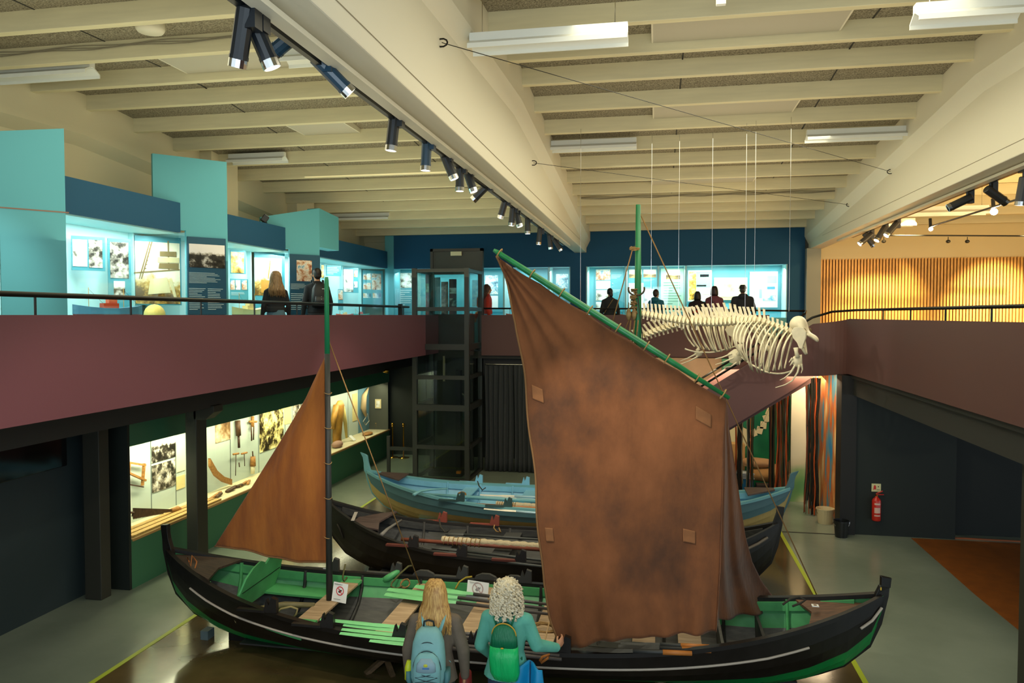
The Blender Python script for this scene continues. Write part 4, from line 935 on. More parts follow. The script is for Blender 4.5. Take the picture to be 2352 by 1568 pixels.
for a, b, lab in (((985, 1222), (1260, 1240), 'thin dark oar highest in the middle boat'), ((990, 1228), (1262, 1249), 'thin dark oar just under the highest one in the middle boat'), ((1000, 1235), (1264, 1257), 'third dark oar above the rolled sail'),
                  ((960, 1252), (1275, 1290), 'dark oar just in front of the rolled sail'), ((980, 1262), (1278, 1298), 'dark oar second in front of the rolled sail'), ((1010, 1272), (1280, 1305), 'dark oar nearest the gunwale of the middle boat')):
    oar(P3(*a, .60), P3(*b, .60), lab, GD, ODK, mat('oar_dark_shaft', '3b3d3a', .5), bw=.045, bl=.3)
GW = 'white oars in the blue boat'; WO = mat('oar_white', 'e4dcc8', .5)
for a, b, lab in (((1103, 1136), (1262, 1143), 'white oar farther back in the blue boat'), ((1112, 1140), (1262, 1150), 'second white oar beside the farther one'), ((1112, 1168), (1262, 1180), 'white oar near the gunwale of the blue boat')):
    oar(P3(*a, .60), P3(*b, .60), lab, GW, WO, mat('oar_lightblue', 'a8c8d4', .5), bl=.5, bw=.04)
def spar(pa, pb, r, m, lab, nm='spar'):
    tag(MB().tube([pa, Vector(pa).lerp(Vector(pb), .5), pb], [r*.7, r, r*.9], 10).build(nm, m, smooth=True), lab, 'spar')
spar(P3(960, 1134, .62), P3(1262, 1153, .62), .035, TEA, 'pale blue spar lying along the blue boat')
def rolled(pa, pb, r, lab, pole_m, clothc):
    pa = Vector(pa); pb = Vector(pb); t = thing('furled_sail', (pa+pb)/2, lab, 'furled sail')
    MB().tube([pa, pb], [r*.55, r*.7], 10).build('pole', pole_m, t, smooth=True)
    d = pb-pa; a = pa+d*.28+Vector((0, .03, .03)); n = 40
    MB().tube([a.lerp(pb+Vector((0, .03, .03)), i/n) for i in range(n+1)], [r*(1+.12*math.sin(i*2.1)+.08*math.sin(i*.9)) for i in range(n+1)], 12).build('rolled_cloth', clothc, t, smooth=True)
    mb = MB()
    for i in range(9):
        c = pa+d*(.30+.03*i)+Vector((0, .02, .02)); mb.tube([c+Vector((.01*math.sin(a_), r*1.25*math.cos(a_), r*1.25*math.sin(a_))) for a_ in [2*PI*k/10 for k in range(11)]], .006, 5)
    mb.build('lashing', M['rope'], t)
rolled(P3(922, 1238, .62), P3(1262, 1262, .62), .05, 'rolled cream sail lashed to a reddish pole in the middle boat', wood('red_pole', '8a4a34', '5c2f22'), mat('cream_canvas', 'b8a888', .9, bump=.6, bscale=25))
rolled(P3(1092, 1158, .62), P3(1262, 1168, .62), .042, 'rolled cream sail with an orange pole tip in the blue boat', wood('orange_pole', 'b0703c', '8a5028'), mat('cream_canvas', 'b8a888', .9, bump=.6, bscale=25))
for pts, m_, lab in (([(950, 1136), (965, 1128), (990, 1124), (1028, 1122)], TEA, 'curved pale blue tiller in the blue boat'), ([(876, 1228), (890, 1215), (905, 1205), (922, 1194)], mat('grey_tiller', '6a6660', .5), 'curved grey tiller in the middle boat')):
    q = [P3(u, v, .78) for u, v in pts]; tag(MB().tube(q, [.03, .025, .02, .015], 8).build('tiller', m_, smooth=True), lab, 'tiller')
q = [P3(u, v, .95) for u, v in ((810, 1195), (814, 1185), (818, 1176))]; tag(MB().bar(q[0], q[2], .05, .01).build('wooden_slip', mat('pale_slip', 'a8a098', .6)), 'pale slip of wood standing in the left end of the middle boat', 'slip')
# rope coils and lashings on the boats
def rope(pts, lab, r=.010, m=None, nm='rope'):
    tag(MB().tube(pts, r, 6).build(nm, m or M['rope'], smooth=True), lab, 'rope')
def arcs(u, v, Y, w, h, n, lab, r=.009, m=None, seed=1):
    rnd = random.Random(seed); c = at(u, v, Y=Y); pts = []
    for i in range(n*10+1):
        a = 2*PI*i/10; k = 1+.12*math.sin(i*.7+seed)
        pts.append(c+Vector((w*k*math.cos(a), .05*math.sin(a*1.0)+.004*i/n*.5, h*k*math.sin(a)+.01*math.sin(i))))
    rope(pts, lab, r, m)
OLV = mat('olive_rope', '4c4a24', .9); DRK = mat('dark_rope', '2e2a20', .9)
rope([P3(u, v, z) for u, v, z in ((946, 1299, .72), (938, 1300, .74), (918, 1318, .68), (900, 1338, .60), (898, 1346, .58), (910, 1352, .56), (925, 1345, .57))], 'olive rope looping over the far gunwale left of the blonde woman', .012, OLV)
rope([P3(u, v, z) for u, v, z in ((1084, 1324, .74), (1070, 1326, .72), (1055, 1336, .66), (1046, 1352, .60))], 'olive and yellow rope draped over the far gunwale between the two women', .012, mat('yellow_rope', '9a8428', .9))
arcs(930, 1340, 9.1, .06, .04, 3, 'small bundle of brown twine on the far green bench', .007, M['rope'], 2)
arcs(1250, 1443, 8.1, .14, .03, 4, 'hemp rope wound round the thwart beside the brown sail', .010, M['rope'], 3)
rope([P3(u, v, z) for u, v, z in ((633, 1411, .62), (645, 1398, .68), (668, 1393, .70), (683, 1398, .68), (680, 1410, .62), (672, 1420, .56))], 'thick rope bow beside the leftmost oarlock', .012, mat('pale_rope', '8a7c50', .9))
rope([P3(u, v, z) for u, v, z in ((793, 1296, .74), (790, 1310, .70), (787, 1325, .64), (790, 1336, .60), (797, 1325, .62))], 'short olive rope hanging on the far gunwale right of the dark mast', .011, OLV)
rope([P3(u, v, z) for u, v, z in ((435, 1290, 1.0), (430, 1280, 1.02), (438, 1300, .95), (441, 1275, 1.04), (452, 1290, .98), (447, 1308, .92))], 'orange-brown twine lashed round the left end of the foremost boat', .009, mat('orange_twine', 'a0602c', .9))
rope([P3(u, v, z) for u, v, z in ((1798, 1388, .95), (1815, 1375, 1.0), (1835, 1370, 1.0), (1850, 1378, .97), (1838, 1385, .95), (1820, 1392, .92))], 'dark rope tying the brown sail to the far right gunwale', .012, DRK)
for i, u in enumerate((1815, 1824, 1832)): rope([at(u+2, 1385, Y=9.0), at(u-2, 1412, Y=9.0), at(u, 1438, Y=8.95)], ['left', 'middle', 'right'][i]+' dark rope end hanging inside the right end of the foremost boat', .007, DRK)
rope([P3(u, v, z) for u, v, z in ((1240, 1518, .68), (1246, 1508, .72), (1262, 1503, .72), (1258, 1511, .70), (1242, 1522, .66))], 'orange rope end on the near gunwale by the grey-haired woman', .013, mat('orange_rope', 'a8682c', .9))
rope([at(1262, 1428, Y=7.75), at(1254, 1460, Y=7.6), at(1249, 1482, Y=7.35)], 'thin rope running up from the near gunwale to the sail', .008, mat('tan_rope', 'a88a60', .9))
for pts, lab in (([(774, 1203), (780, 1215), (788, 1236)], 'thin rope hanging from the left end of the middle boat'),):
    rope([at(u, v, Y=10.8) for u, v in pts], lab, .012, DRK)
rope([P3(u, v, z) for u, v, z in ((1009, 1192, .78), (1012, 1210, .70), (1022, 1222, .66), (1030, 1218, .66))], 'dark rope over the far gunwale of the middle boat', .012, DRK)
rope([P3(u, v, z) for u, v, z in ((1136, 1205, .76), (1134, 1212, .72), (1140, 1220, .68), (1150, 1222, .68), (1146, 1212, .70))], 'knotted brown rope end on the far gunwale of the middle boat', .011, M['rope'])
rope([P3(u, v, z) for u, v, z in ((1097, 1105, .80), (1100, 1115, .76), (1108, 1125, .70), (1115, 1120, .70))], 'dark rope over the far gunwale of the blue boat', .011, DRK)
arcs(1060, 1138, 13.75, .08, .05, 4, 'brown lashing round the pale blue spar', .010, M['rope'], 5)
# stays
def stay(a, b, lab, r=.007, m=None): rope([a, b], lab, r, m or mat('stay_rope', '8a6638', .9))
stay(at(756, 785, Y=8.42), at(966, 1346, Y=9.2), 'tan stay rope running from the dark mast down to the far gunwale')
stay(at(1470, 490, Y=8.44), at(1890, 1396, Y=8.9), 'long tan stay rope from the green mast top to the right end of the boat', .0075)
stay(at(1452, 575, Y=8.36), at(1400, 765, Y=8.25), 'tan halyard slanting left from the green mast behind the sail')
stay(at(1456, 710, Y=8.44), at(1430, 770, Y=8.40), 'short rope left of the wooden blocks')
stay(at(1464, 672, Y=8.40), at(1478, 795, Y=8.25), 'thin rope dropping right of the mast to the yard', .006, DRK)
# knot, parrel and blocks on the green mast
mp = at(1462, 664, Y=8.42)
arcs(1457, 570, 8.40, .05, .012, 3, 'rope turns lashed high round the green mast', .010, M['rope'], 7)
rope([mp+Vector((.075*math.cos(a)*1.15, -.06, .07*math.sin(a))) for a in [PI*.9+PI*1.2*i/12 for i in range(13)]], 'dark wooden parrel hoop round the green mast', .012, mat('parrel_wood', '4a3a20', .6), 'parrel')
rnd = random.Random(4); c = at(1455, 700, Y=8.33)
rope([c+Vector((rnd.uniform(-.035, .04), rnd.uniform(-.04, .02), .17-.0045*i+rnd.uniform(-.01, .01))) for i in range(60)], 'tangled hemp knot hanging at the mast above the yard', .011)
for dx, lab in ((-.028, 'left wooden pulley block hanging at the mast'), (.03, 'right wooden pulley block hanging at the mast')):
    b = at(1450, 722, Y=8.30)+Vector((dx, dx*.3, 0)); t = thing('pulley_block', b, lab, 'pulley block')
    MB().ell(b, (.026, .022, .065), 12, 8).build('shell', wood('block_wood', '9a7c48', '76592e'), t, smooth=True); MB().tube([b+Vector((0, 0, .06)), b+Vector((0, 0, .13))], .006, 6).build('strop', M['rope'], t)
for x0_, lab in ((1449, 'rope part left of the blocks'), (1458, 'rope part between blocks and mast'), (1466, 'rope part right against the mast')):
    rope([at(x0_, 735, Y=8.34), at(x0_-6, 790, Y=8.30)], lab+' running down behind the yard', .008)
# ---------------------------------------------------------------- sails
def polyl(pts, t):
    L = [0]
    for a, b in zip(pts, pts[1:]): L.append(L[-1]+(Vector(b)-Vector(a)).length)
    d = t*L[-1]
    for i in range(len(pts)-1):
        if d <= L[i+1] or i == len(pts)-2:
            k = (d-L[i])/max(1e-9, L[i+1]-L[i]); return Vector(pts[i]).lerp(Vector(pts[i+1]), min(1, max(0, k)))
def px(l): return [at(u, v, Y=y) for u, v, y in l]
def coons(T, Bm, L, R):
    def f(i, j):  # i along x, j down
        a = polyl(T, i)*(1-j)+polyl(Bm, i)*j; b = polyl(L, j)*(1-i)+polyl(R, j)*i
        c = T[0]*(1-i)*(1-j)+T[-1]*i*(1-j)+Bm[0]*(1-i)*j+Bm[-1]*i*j
        return a+b-c
    return f
def cloth(name, c1, c2, c3, streak, ns=1.6):
    m = mat(name, c1, .85, bump=.35, bscale=22, stretch=(1, 1, .35)); nt = m.node_tree; b = nt.nodes['Principled BSDF']
    tc = nt.nodes.new('ShaderNodeTexCoord'); mp_ = nt.nodes.new('ShaderNodeMapping'); mp_.inputs['Scale'].default_value = streak; nt.links.new(tc.outputs['Object'], mp_.inputs[0])
    nz = nt.nodes.new('ShaderNodeTexNoise'); nz.inputs['Scale'].default_value = ns; nz.inputs['Detail'].default_value = 7; nz.inputs['Roughness'].default_value = .62; nt.links.new(mp_.outputs[0], nz.inputs['Vector'])
    rp = nt.nodes.new('ShaderNodeValToRGB'); rp.color_ramp.elements.new(.5)
    for e, (p, c) in zip(rp.color_ramp.elements, ((.33, c3), (.5, c1), (.68, c2))): e.position = p; e.color = (*lin(c), 1)
    nt.links.new(nz.outputs['Fac'], rp.inputs[0]); nt.links.new(rp.outputs[0], b.inputs['Base Color']); b.inputs['Sheen Weight'].default_value = .15
    return m
SAILM = cloth('tan_bark_sail', '6a3c18', '804c26', '46260e', (.8, .8, .55)); SAILM2 = cloth('orange_brown_sail', '8c4c16', 'a8621f', '62300c', (2.2, 2.2, .35), 1.2)
T_ = px([(1142, 588, 8.16), (1400, 752, 8.16), (1668, 918, 8.16)]); L_ = px([(1142, 588, 8.16), (1165, 655, 8.12), (1187, 740, 8.06), (1203, 850, 8.0), (1215, 960, 7.94), (1228, 1100, 7.86), (1240, 1250, 7.76), (1247, 1340, 7.68), (1264, 1420, 7.6), (1293, 1498, 7.52)])
Bt = px([(1293, 1498, 7.52), (1340, 1480, 7.60), (1420, 1467, 7.66), (1520, 1464, 7.74), (1645, 1452, 7.82)]); R_ = px([(1668, 918, 8.16), (1663, 1000, 8.10), (1659, 1150, 8.02), (1655, 1300, 7.92), (1645, 1452, 7.82)])
cf = coons(T_, Bt, L_, R_)
def sail1(i, j):
    p = cf(i, j); e = math.sin(PI*min(1, j*1.15+.02))
    fold = .030*math.sin(i*26+j*4)*max(0, j-.55)*1.8+.035*math.sin(9*math.atan2(j+.02, i+.02)*2)*math.exp(-((i*i+j*j)**.5)*3.2)+.022*math.sin(i*7+j*5+1)
    lo = .03*math.sin(34*i+3*j)*math.exp(-(1-j)*7)
    return p+Vector((.012*math.sin(j*25)*math.exp(-i*16), -fold-.12*e*math.sin(PI*i)-lo, -.02*abs(math.sin(i*PI*5))*max(0, 1-j*12)))
sl1 = thing('sail', (F.X(.15), 8.0, .7), 'large patched brown sail hanging from the slanting green yard', 'sail')
mb = MB(); mb.grid(sail1, 110, 90)
L2_ = px([(1668, 918, 8.16), (1663, 1000, 8.10), (1659, 1150, 8.02), (1655, 1300, 7.92), (1645, 1452, 7.82)])
R2 = px([(1668, 918, 8.17), (1675, 985, 8.3), (1690, 1080, 8.45), (1700, 1150, 8.6), (1712, 1230, 8.75), (1728, 1290, 8.9), (1750, 1335, 9.0), (1775, 1368, 9.1), (1797, 1387, 9.15)])
T2 = [T_[-1], R2[0]]; T2 = [L2_[0], R2[0]]; B2 = px([(1645, 1452, 7.82), (1650, 1425, 8.1), (1690, 1416, 8.5), (1750, 1408, 8.9), (1797, 1387, 9.15)])
cf2 = coons(T2, B2, L2_, R2)
def sail1b(i, j): return cf2(i, j)+Vector((.0, -.05*math.sin(i*17+j*2)*min(1, j*1.4)*math.sin(PI*i)**.5, 0))
mb.grid(sail1b, 44, 90); sc1 = mb.build('sailcloth', SAILM, sl1, smooth=True, solid=.005)
for (i0, i1, j0, j1) in ((.035, .095, .335, .372), (.87, .94, .10, .155), (.04, .085, .70, .735), (.80, .865, .60, .65)):
    MB().grid(lambda a, b: sail1(i0+(i1-i0)*a, j0+(j1-j0)*b)+Vector((0, -.012, 0)), 10, 10).build('patch', mat('sail_patch', '7e5230', .9, noise=.15, nscale=8), sc1, smooth=True, solid=.004)
# bolt rope along the luff
MB().tube([sail1(0, j/60)+Vector((0, -.005, 0)) for j in range(61)], .011, 6).build('bolt_rope', mat('luff_rope', '7c5834', .9), sl1, smooth=True)
ya, yb = at(1134, 574, Y=8.10), at(1675, 914, Y=8.10)
yd = MB().tube([ya, ya.lerp(yb, .02), ya.lerp(yb, .3), ya.lerp(yb, .7), yb], [.018, .028, .037, .034, .020], 12).build('yard', mat('yard_green', '1f8048', .3, noise=.2, nscale=8), sl1, smooth=True)
for k in (.025, .17, .30, .42, .54, .66, .745, .87, .975):
    c = ya.lerp(yb, k); d = (yb-ya).normalized(); n1 = Vector((0, 1, 0)); n2 = d.cross(n1); n2.normalize()
    MB().tube([c+n1*.046*math.cos(a)+n2*.056*math.sin(a) for a in [2*PI*i/12 for i in range(13)]], .007, 5).build('lacing', mat('lacing_twine', 'b08a54', .8), yd, smooth=True)
T3 = px([(747, 818, 8.40), (749.5, 816, 8.40)]); L3 = px([(747, 818, 8.40), (702, 915, 8.42), (640, 1020, 8.44), (565, 1140, 8.46), (493, 1254, 8.5)])
B3 = px([(493, 1254, 8.5), (560, 1262, 8.47), (620, 1278, 8.45), (690, 1291, 8.42), (752, 1291, 8.40)]); R3 = px([(749.5, 816, 8.40), (751, 1050, 8.40), (752, 1291, 8.40)])
cf3 = coons(T3, B3, L3, R3)
def sail2(i, j): return cf3(i, j)+Vector((0, -.10*math.sin(PI*i)*math.sin(PI*min(1, j))-.012*math.sin(i*24+3*j)*j*math.sin(PI*i)-.010*math.sin(i*60)*max(0, i-.6), 0))
sl2 = thing('sail', (-4.5, 8.4, 1.1), 'small triangular orange-brown sail on the dark mast', 'sail')
MB().grid(sail2, 60, 70).build('sailcloth', SAILM2, sl2, smooth=True, solid=.004)
MB().tube([sail2(i/40, 1) for i in range(41)], .009, 6).build('foot_rope', mat('luff_rope', '7c5834', .9), sl2, smooth=True)
for v in (903, 982, 1063, 1143, 1233):
    c = at(753, v, Y=8.40); MB().tube([c+Vector((.045*math.cos(a), .045*math.sin(a), .008*math.sin(2*a))) for a in [2*PI*i/12 for i in range(13)]], .004, 5).build('lacing', mat('lacing_twine', 'b08a54', .8), sl2, smooth=True)
# ---------------------------------------------------------------- do-not-touch signs
def touch_sign(u0, u1, vt, vb, Y, lab, faint, rot=0):
    a = at(u0, vt, Y=Y); b = at(u1, vt+6, Y=Y); c = at(u1, vb+6, Y=Y); w = b.x-a.x; h = a.z-at(u0, vb, Y=Y).z
    x = Vector((w, 0, -.02)).normalized(); y = Vector((.05, .25, 1)).normalized(); n = x.cross(y)
    o = Vector((a.x+w/2, Y, a.z-h/2)); t = thing('notice', o-y*h/2, lab, 'sign')
    def q(px_, py_, d=0): return o+x*px_+y*py_+n*(d+.012*math.sin(px_/w*3))
    MB().grid(lambda i, j: q((i-.5)*w, (j-.5)*h), 8, 2).build('sheet', M['paper'], t, solid=.002)
    ic = mat('faint_red', 'b8a09a', .6) if faint else mat('sign_red', 'c8323a', .5); bk = mat('faint_grey', '8c8884', .6) if faint else mat('ink_black', '1c1a1a', .6)
    R = w*.27; cy = h*.08
    def ring(r0, r1, m_, d): 
        mb = MB(); k = 28
        for i in range(k):
            a0, a1 = 2*PI*i/k, 2*PI*(i+1)/k
            mb.slab([q(r0*math.cos(a0), cy+r0*math.sin(a0), d), q(r1*math.cos(a0), cy+r1*math.sin(a0), d), q(r1*math.cos(a1), cy+r1*math.sin(a1), d), q(r0*math.cos(a1), cy+r0*math.sin(a1), d)], n*.001)
        mb.build('prohibition_ring', m_, t)
    ring(R*.80, R, ic, .003)
    mb = MB(); s = R
    mb.slab([q(s*px_, cy+s*py_, .003) for px_, py_ in ((-.45, -.25), (-.1, -.45), (.25, -.25), (.45, .1), (.5, .35), (.3, .2), (.1, .3), (-.05, .15), (-.2, .2), (-.25, .0))], n*.001)
    mb.slab([q(s*px_, cy+s*py_, .0035) for px_, py_ in ((-.28, -.1), (-.18, -.1), (-.12, .45), (-.24, .45))], n*.001)
    mb.build('hand_symbol', bk, t)
    MB().slab([q(-R*.62, cy+R*.5, .005), q(-R*.5, cy+R*.62, .005), q(R*.62, cy-R*.5, .005), q(R*.5, cy-R*.62, .005)], n*.001).build('prohibition_bar', ic, t)
    text_mesh('VENNLIGST IKKE RØR', q(0, h*.40, .004), x, y, w*.085, bk, 'heading', t)
    text_mesh('PLEASE DO NOT TOUCH', q(0, -h*.36, .004), x, y, w*.06, bk, 'caption', t)
touch_sign(763, 798, 1338, 1380, 8.36, 'white do-not-touch notice with a red ring beside the dark mast', False)
touch_sign(1072, 1122, 1334, 1372, 8.9, 'faint grey do-not-touch notice standing between the two women', True)
sl_ = at(744, 1304, Y=9.1); tag(MB().slab([(sl_.x-.03, 9.1, sl_.z-.15), (sl_.x+.03, 9.1, sl_.z-.15), (sl_.x+.03, 9.1, sl_.z), (sl_.x-.01, 9.1, sl_.z)], (0, .003, 0)).build('notice', M['paper']), 'sliver of a white notice seen left of the dark mast', 'sign')
p = at(1870, 1424, Y=8.4); nt_ = thing('label_card', (p.x, 8.4, .95), 'tiny white number card on the brown foredeck at right', 'card')
MB().box(p.x-.035, 8.33, .935, p.x+.035, 8.39, .945).build('card', M['paper'], nt_); MB().box(p.x-.015, 8.345, .945, p.x+.015, 8.375, .947).build('printed_square', mat('card_brown', '6a4a34', .6), nt_)
# plumb
# ---------------------------------------------------------------- whale skeletons
def skeleton(path, nv, lab, ribs, skull, scap, flips, sz=1.0, dd=Vector((0, 0, 1)), shade=None):
    BN = M['bone']; pts = px(path); t = thing('whale_skeleton', polyl(pts, .5)-Vector((0, 0, .2)), lab, 'skeleton')
    MB().tube([polyl(pts, i/40) for i in range(41)], .016*sz, 6).build('cartilage', M['cart'], t, smooth=True)
    for i in range(nv):
        k = i/(nv-1); c = polyl(pts, k); a = polyl(pts, max(0, k-.02)); b = polyl(pts, min(1, k+.02)); d = (b-a).normalized()
        sd = d.cross(Vector((0, 0, 1))).normalized(); up = sd.cross(d).normalized()
        s = sz*(.45+.75*math.sin(PI*min(1, .12+k*.80)))
        if k > .82: s *= .75
        L = (pts[0]-pts[-1]).length/nv*.42; r = .056*s; mb = MB()
        R = [[c+d*x+sd*rr*math.cos(2*PI*j/8)+up*rr*math.sin(2*PI*j/8) for j in range(8)] for x, rr in ((-L, r*1.1), (-L*.4, r*.82), (L*.4, r*.82), (L, r*1.1))]
        mb.rings(R)
        hN = .20*s*(1 if k < .8 else .75); lean = -.25
        mb.rings([[c+up*(r*.7)+d*x+sd*y for x, y in ((-L*.9, -.014), (L*.9, -.014), (L*.9, .014), (-L*.9, .014))], [c+up*hN*.55+d*(x+lean*hN*.5)+sd*y for x, y in ((-L*.55, -.010), (L*.55, -.010), (L*.55, .010), (-L*.55, .010))],
                  [c+up*hN+d*(x+lean*hN)+sd*y for x, y in ((-L*.8, -.010), (L*.6, -.010), (L*.6, .010), (-L*.8, .010))]])
        for e in (-1, 1):
            tw = .10*s; mb.rings([[c+sd*e*r*.7+d*x+up*y for x, y in ((-L*.5, -.01), (L*.5, -.01), (L*.5, .01), (-L*.5, .01))], [c+sd*e*tw+d*(x+.02)+up*(y-.025) for x, y in ((-L*.45, -.006), (L*.45, -.006), (L*.45, .006), (-L*.45, .006))]])
        if k < .40: mb.rings([[c-up*(r*.7)+d*x+sd*y for x, y in ((-L*.4, -.006), (L*.4, -.006), (L*.4, .006), (-L*.4, .006))], [c-up*(r*.7+.07*s)+d*(x+.01)+sd*y for x, y in ((-L*.7, -.006), (L*.3, -.006), (L*.3, .006), (-L*.7, .006))]])
        mb.build('vertebra', BN, t)
    k0, k1, n, hh, ww = ribs; rn = []
    for i in range(n):
        k = k0+(k1-k0)*i/(n-1); c = polyl(pts, k); a = polyl(pts, max(0, k-.03)); b = polyl(pts, min(1, k+.03)); d = (b-a).normalized(); sd = d.cross(Vector((0, 0, 1))).normalized(); up = sd.cross(d).normalized()
        f = math.sin(PI*(.27+.45*i/(n-1)))
        for e in (-1, 1):
            P = []
            for j in range(11):
                q = j/10; P.append(c+sd*e*ww*f*math.sin(PI*(.06+.80*q))*1.0 - up*(hh*f*q**1.15) - d*(.10*q-.10*q*q*1.6)+sd*e*.01)
            MB().tube(P, [(.016, .010)]*6+[(.013, .009)]*5, 6).build('rib', BN, t, smooth=True)
            if i in (n-1, n//2, 0): pass
    # sternum line
    S_ = []
    for i in range(n):
        k = k0+(k1-k0)*i/(n-1); c = polyl(pts, k); f = math.sin(PI*(.27+.45*i/(n-1))); S_.append(c-Vector((0, 0, hh*f)))
    MB().tube(S_, .014, 6).build('sternum', BN, t, smooth=True)
    for u, v, Y, w, h, ang in scap:
        c = at(u, v, Y=Y); R_ = Matrix.Rotation(ang, 3, 'Y')
        pr_ = [(-.5, .35), (-.30, .52), (0, .55), (.30, .48), (.5, .25), (.42, -.05), (.18, -.35), (.10, -.52), (-.12, -.50), (-.22, -.20), (-.45, .05)]
        MB().slab([c+R_ @ Vector((x*w, 0, z*h)) for x, z in pr_], (.02, .028, 0)).build('scapula', BN, t, bevel=.008)
    for (hum, palm, digits, Y) in flips:
        fl = MB()
        q = [at(u, v, Y=Y) for u, v in hum]; fl.tube(q, [.035, .026, .034][:len(q)], 8)
        q2 = [at(u, v, Y=Y) for u, v in palm]; cen = sum(q2, Vector())/len(q2)
        fl.slab([p for p in q2], (0, .03, 0))
        for dg in digits:
            dq = [at(u, v, Y=Y) for u, v in dg]; n_ = 14; P = [polyl(dq, i/n_) for i in range(n_+1)]
            fl.tube(P, [(.021*(1-.75*(i/n_)**1.5)*(1+.16*math.cos(i*PI*.8)), .016*(1-.7*i/n_)) for i in range(n_+1)], 7)
        fl.build('flipper', BN, t, smooth=True)
    if skull:
        u, v, Y, L, hd, dn = skull; c = at(u, v, Y=Y); d = Vector(hd).normalized(); sd = d.cross(Vector((0, 0, 1))).normalized(); up = sd.cross(d).normalized()
        R = []
        for x, w, h0, h1 in ((-.46, .06, -.04, .14), (-.40, .17, -.12, .25), (-.26, .23, -.14, .33), (-.12, .22, -.11, .30), (.0, .21, -.10, .17), (.10, .17, -.09, .04), (.22, .14, -.10, .02), (.34, .12, -.10, .03), (.44, .10, -.12, .0), (.50, .05, -.12, -.05)):
            R.append([c+d*x*L+sd*w*L*math.cos(a)+up*L*((h0+h1)/2+(h1-h0)/2*math.sin(a)) for a in [2*PI*j/14 for j in range(14)]])
        sk = MB().rings(R); s_ob = sk.build('skull', BN, t, smooth=True, subd=1)
        for e in (-1, 1):
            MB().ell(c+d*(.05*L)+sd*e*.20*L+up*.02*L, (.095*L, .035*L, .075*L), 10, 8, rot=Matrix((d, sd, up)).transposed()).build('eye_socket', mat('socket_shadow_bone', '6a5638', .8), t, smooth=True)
            MB().tube([c-d*.12*L+sd*e*.22*L-up*.02*L, c+d*.05*L+sd*e*.25*L-up*.08*L, c+d*.2*L+sd*e*.17*L-up*.06*L], [.022*L, .03*L, .02*L], 7).build('cheekbone', BN, t, smooth=True)
            jd = (d*.42-up*(1.0 if dn else .35)).normalized() if not dn else (Vector((.30, -.45, -1))).normalized(); j0 = c-d*.15*L+sd*e*.20*L-up*.12*L
            P = [j0, j0+jd*.25*L, j0+jd*.5*L-sd*e*.07*L, j0+jd*.72*L-sd*e*.17*L]
            MB().tube(P, [(.03*L, .07*L), (.03*L, .085*L), (.028*L, .05*L), (.025*L, .035*L)], 8).build('jaw', BN, t, smooth=True)
    return t
# farther skeleton (brightly lit tail, skull hidden behind the nearer ribs)
skeleton([(1452, 778, 13.1), (1475, 772, 13.1), (1503, 760, 13.2), (1535, 750, 13.3), (1575, 738, 13.35), (1620, 727, 13.4), (1670, 722, 13.35), (1715, 728, 13.2), (1745, 745, 13.0)], 30,
         'farther whale skeleton, its bright tail curving down behind the slanting yard', (.42, .82, 12, .62, .24), (1752, 762, 13.0, .48, (.8, -.5, -.25), False),
         [(1695, 764, 12.75, .36, .34, -.35)], [(((1700, 790), (1700, 805), (1694, 815)), [(1702, 800), (1706, 822), (1694, 838), (1676, 832), (1672, 812), (1686, 802)], [[(1680, 812), (1660, 820), (1642, 824)], [(1684, 822), (1660, 832), (1643, 837)], [(1692, 832), (1678, 842), (1662, 843)], [(1700, 830), (1698, 838)]], 12.7),
          (((1606, 800), (1600, 806)), [(1615, 804), (1612, 816), (1600, 820), (1594, 810)], [[(1600, 812), (1580, 822), (1562, 829)], [(1603, 818), (1585, 828), (1563, 836)]], 13.5)], .95)
# nearer skeleton
skeleton([(1462, 716, 12.6), (1490, 722, 12.55), (1530, 730, 12.5), (1580, 738, 12.4), (1640, 741, 12.3), (1700, 737, 12.15), (1740, 736, 12.0), (1780, 746, 11.9), (1835, 766, 11.8)], 40,
         'nearer whale skeleton with skull and open ribcage facing right', (.66, .97, 12, .74, .40), (1847, 758, 11.7, .52, (.80, -.50, -.50), True),
         [(1836, 776, 11.35, .20, .30, -.15)], [(((1828, 798), (1829, 808), (1832, 820)), [(1824, 818), (1842, 814), (1843, 838), (1836, 846), (1822, 838), (1818, 826)], [[(1836, 838), (1832, 855), (1820, 874), (1802, 884), (1781, 890)], [(1826, 838), (1816, 856), (1802, 868), (1791, 873)], [(1841, 836), (1843, 848), (1840, 857)], [(1820, 822), (1812, 832)], [(1821, 830), (1814, 840)]], 11.3)], 1.0)
for i, (u, v0, Y) in enumerate(((1333, 500, 12.0), (1495, 520, 12.5), (1558, 518, 12.4), (1634, 516, 12.3), (1711, 514, 12.1), (1732, 514, 12.0), (1812, 512, 11.9))):
    z1 = roof(Y)-.2; b = at(u, 715 if u > 1340 else 705, Y=Y)
    tag(MB().tube([(b.x, Y, b.z), (b.x, Y, z1)], .003, 5).build('suspension_wire', M['chrome']), ['thin pale wire hanging left of the green mast before the blue pier', 'suspension wire over the tail of the nearer skeleton', 'second suspension wire from the green mast', 'third suspension wire from the green mast', 'suspension wire above the head of the capped visitor, left of two', 'suspension wire above the head of the capped visitor, right of two', 'rightmost suspension wire above the skull'][i], 'wire')
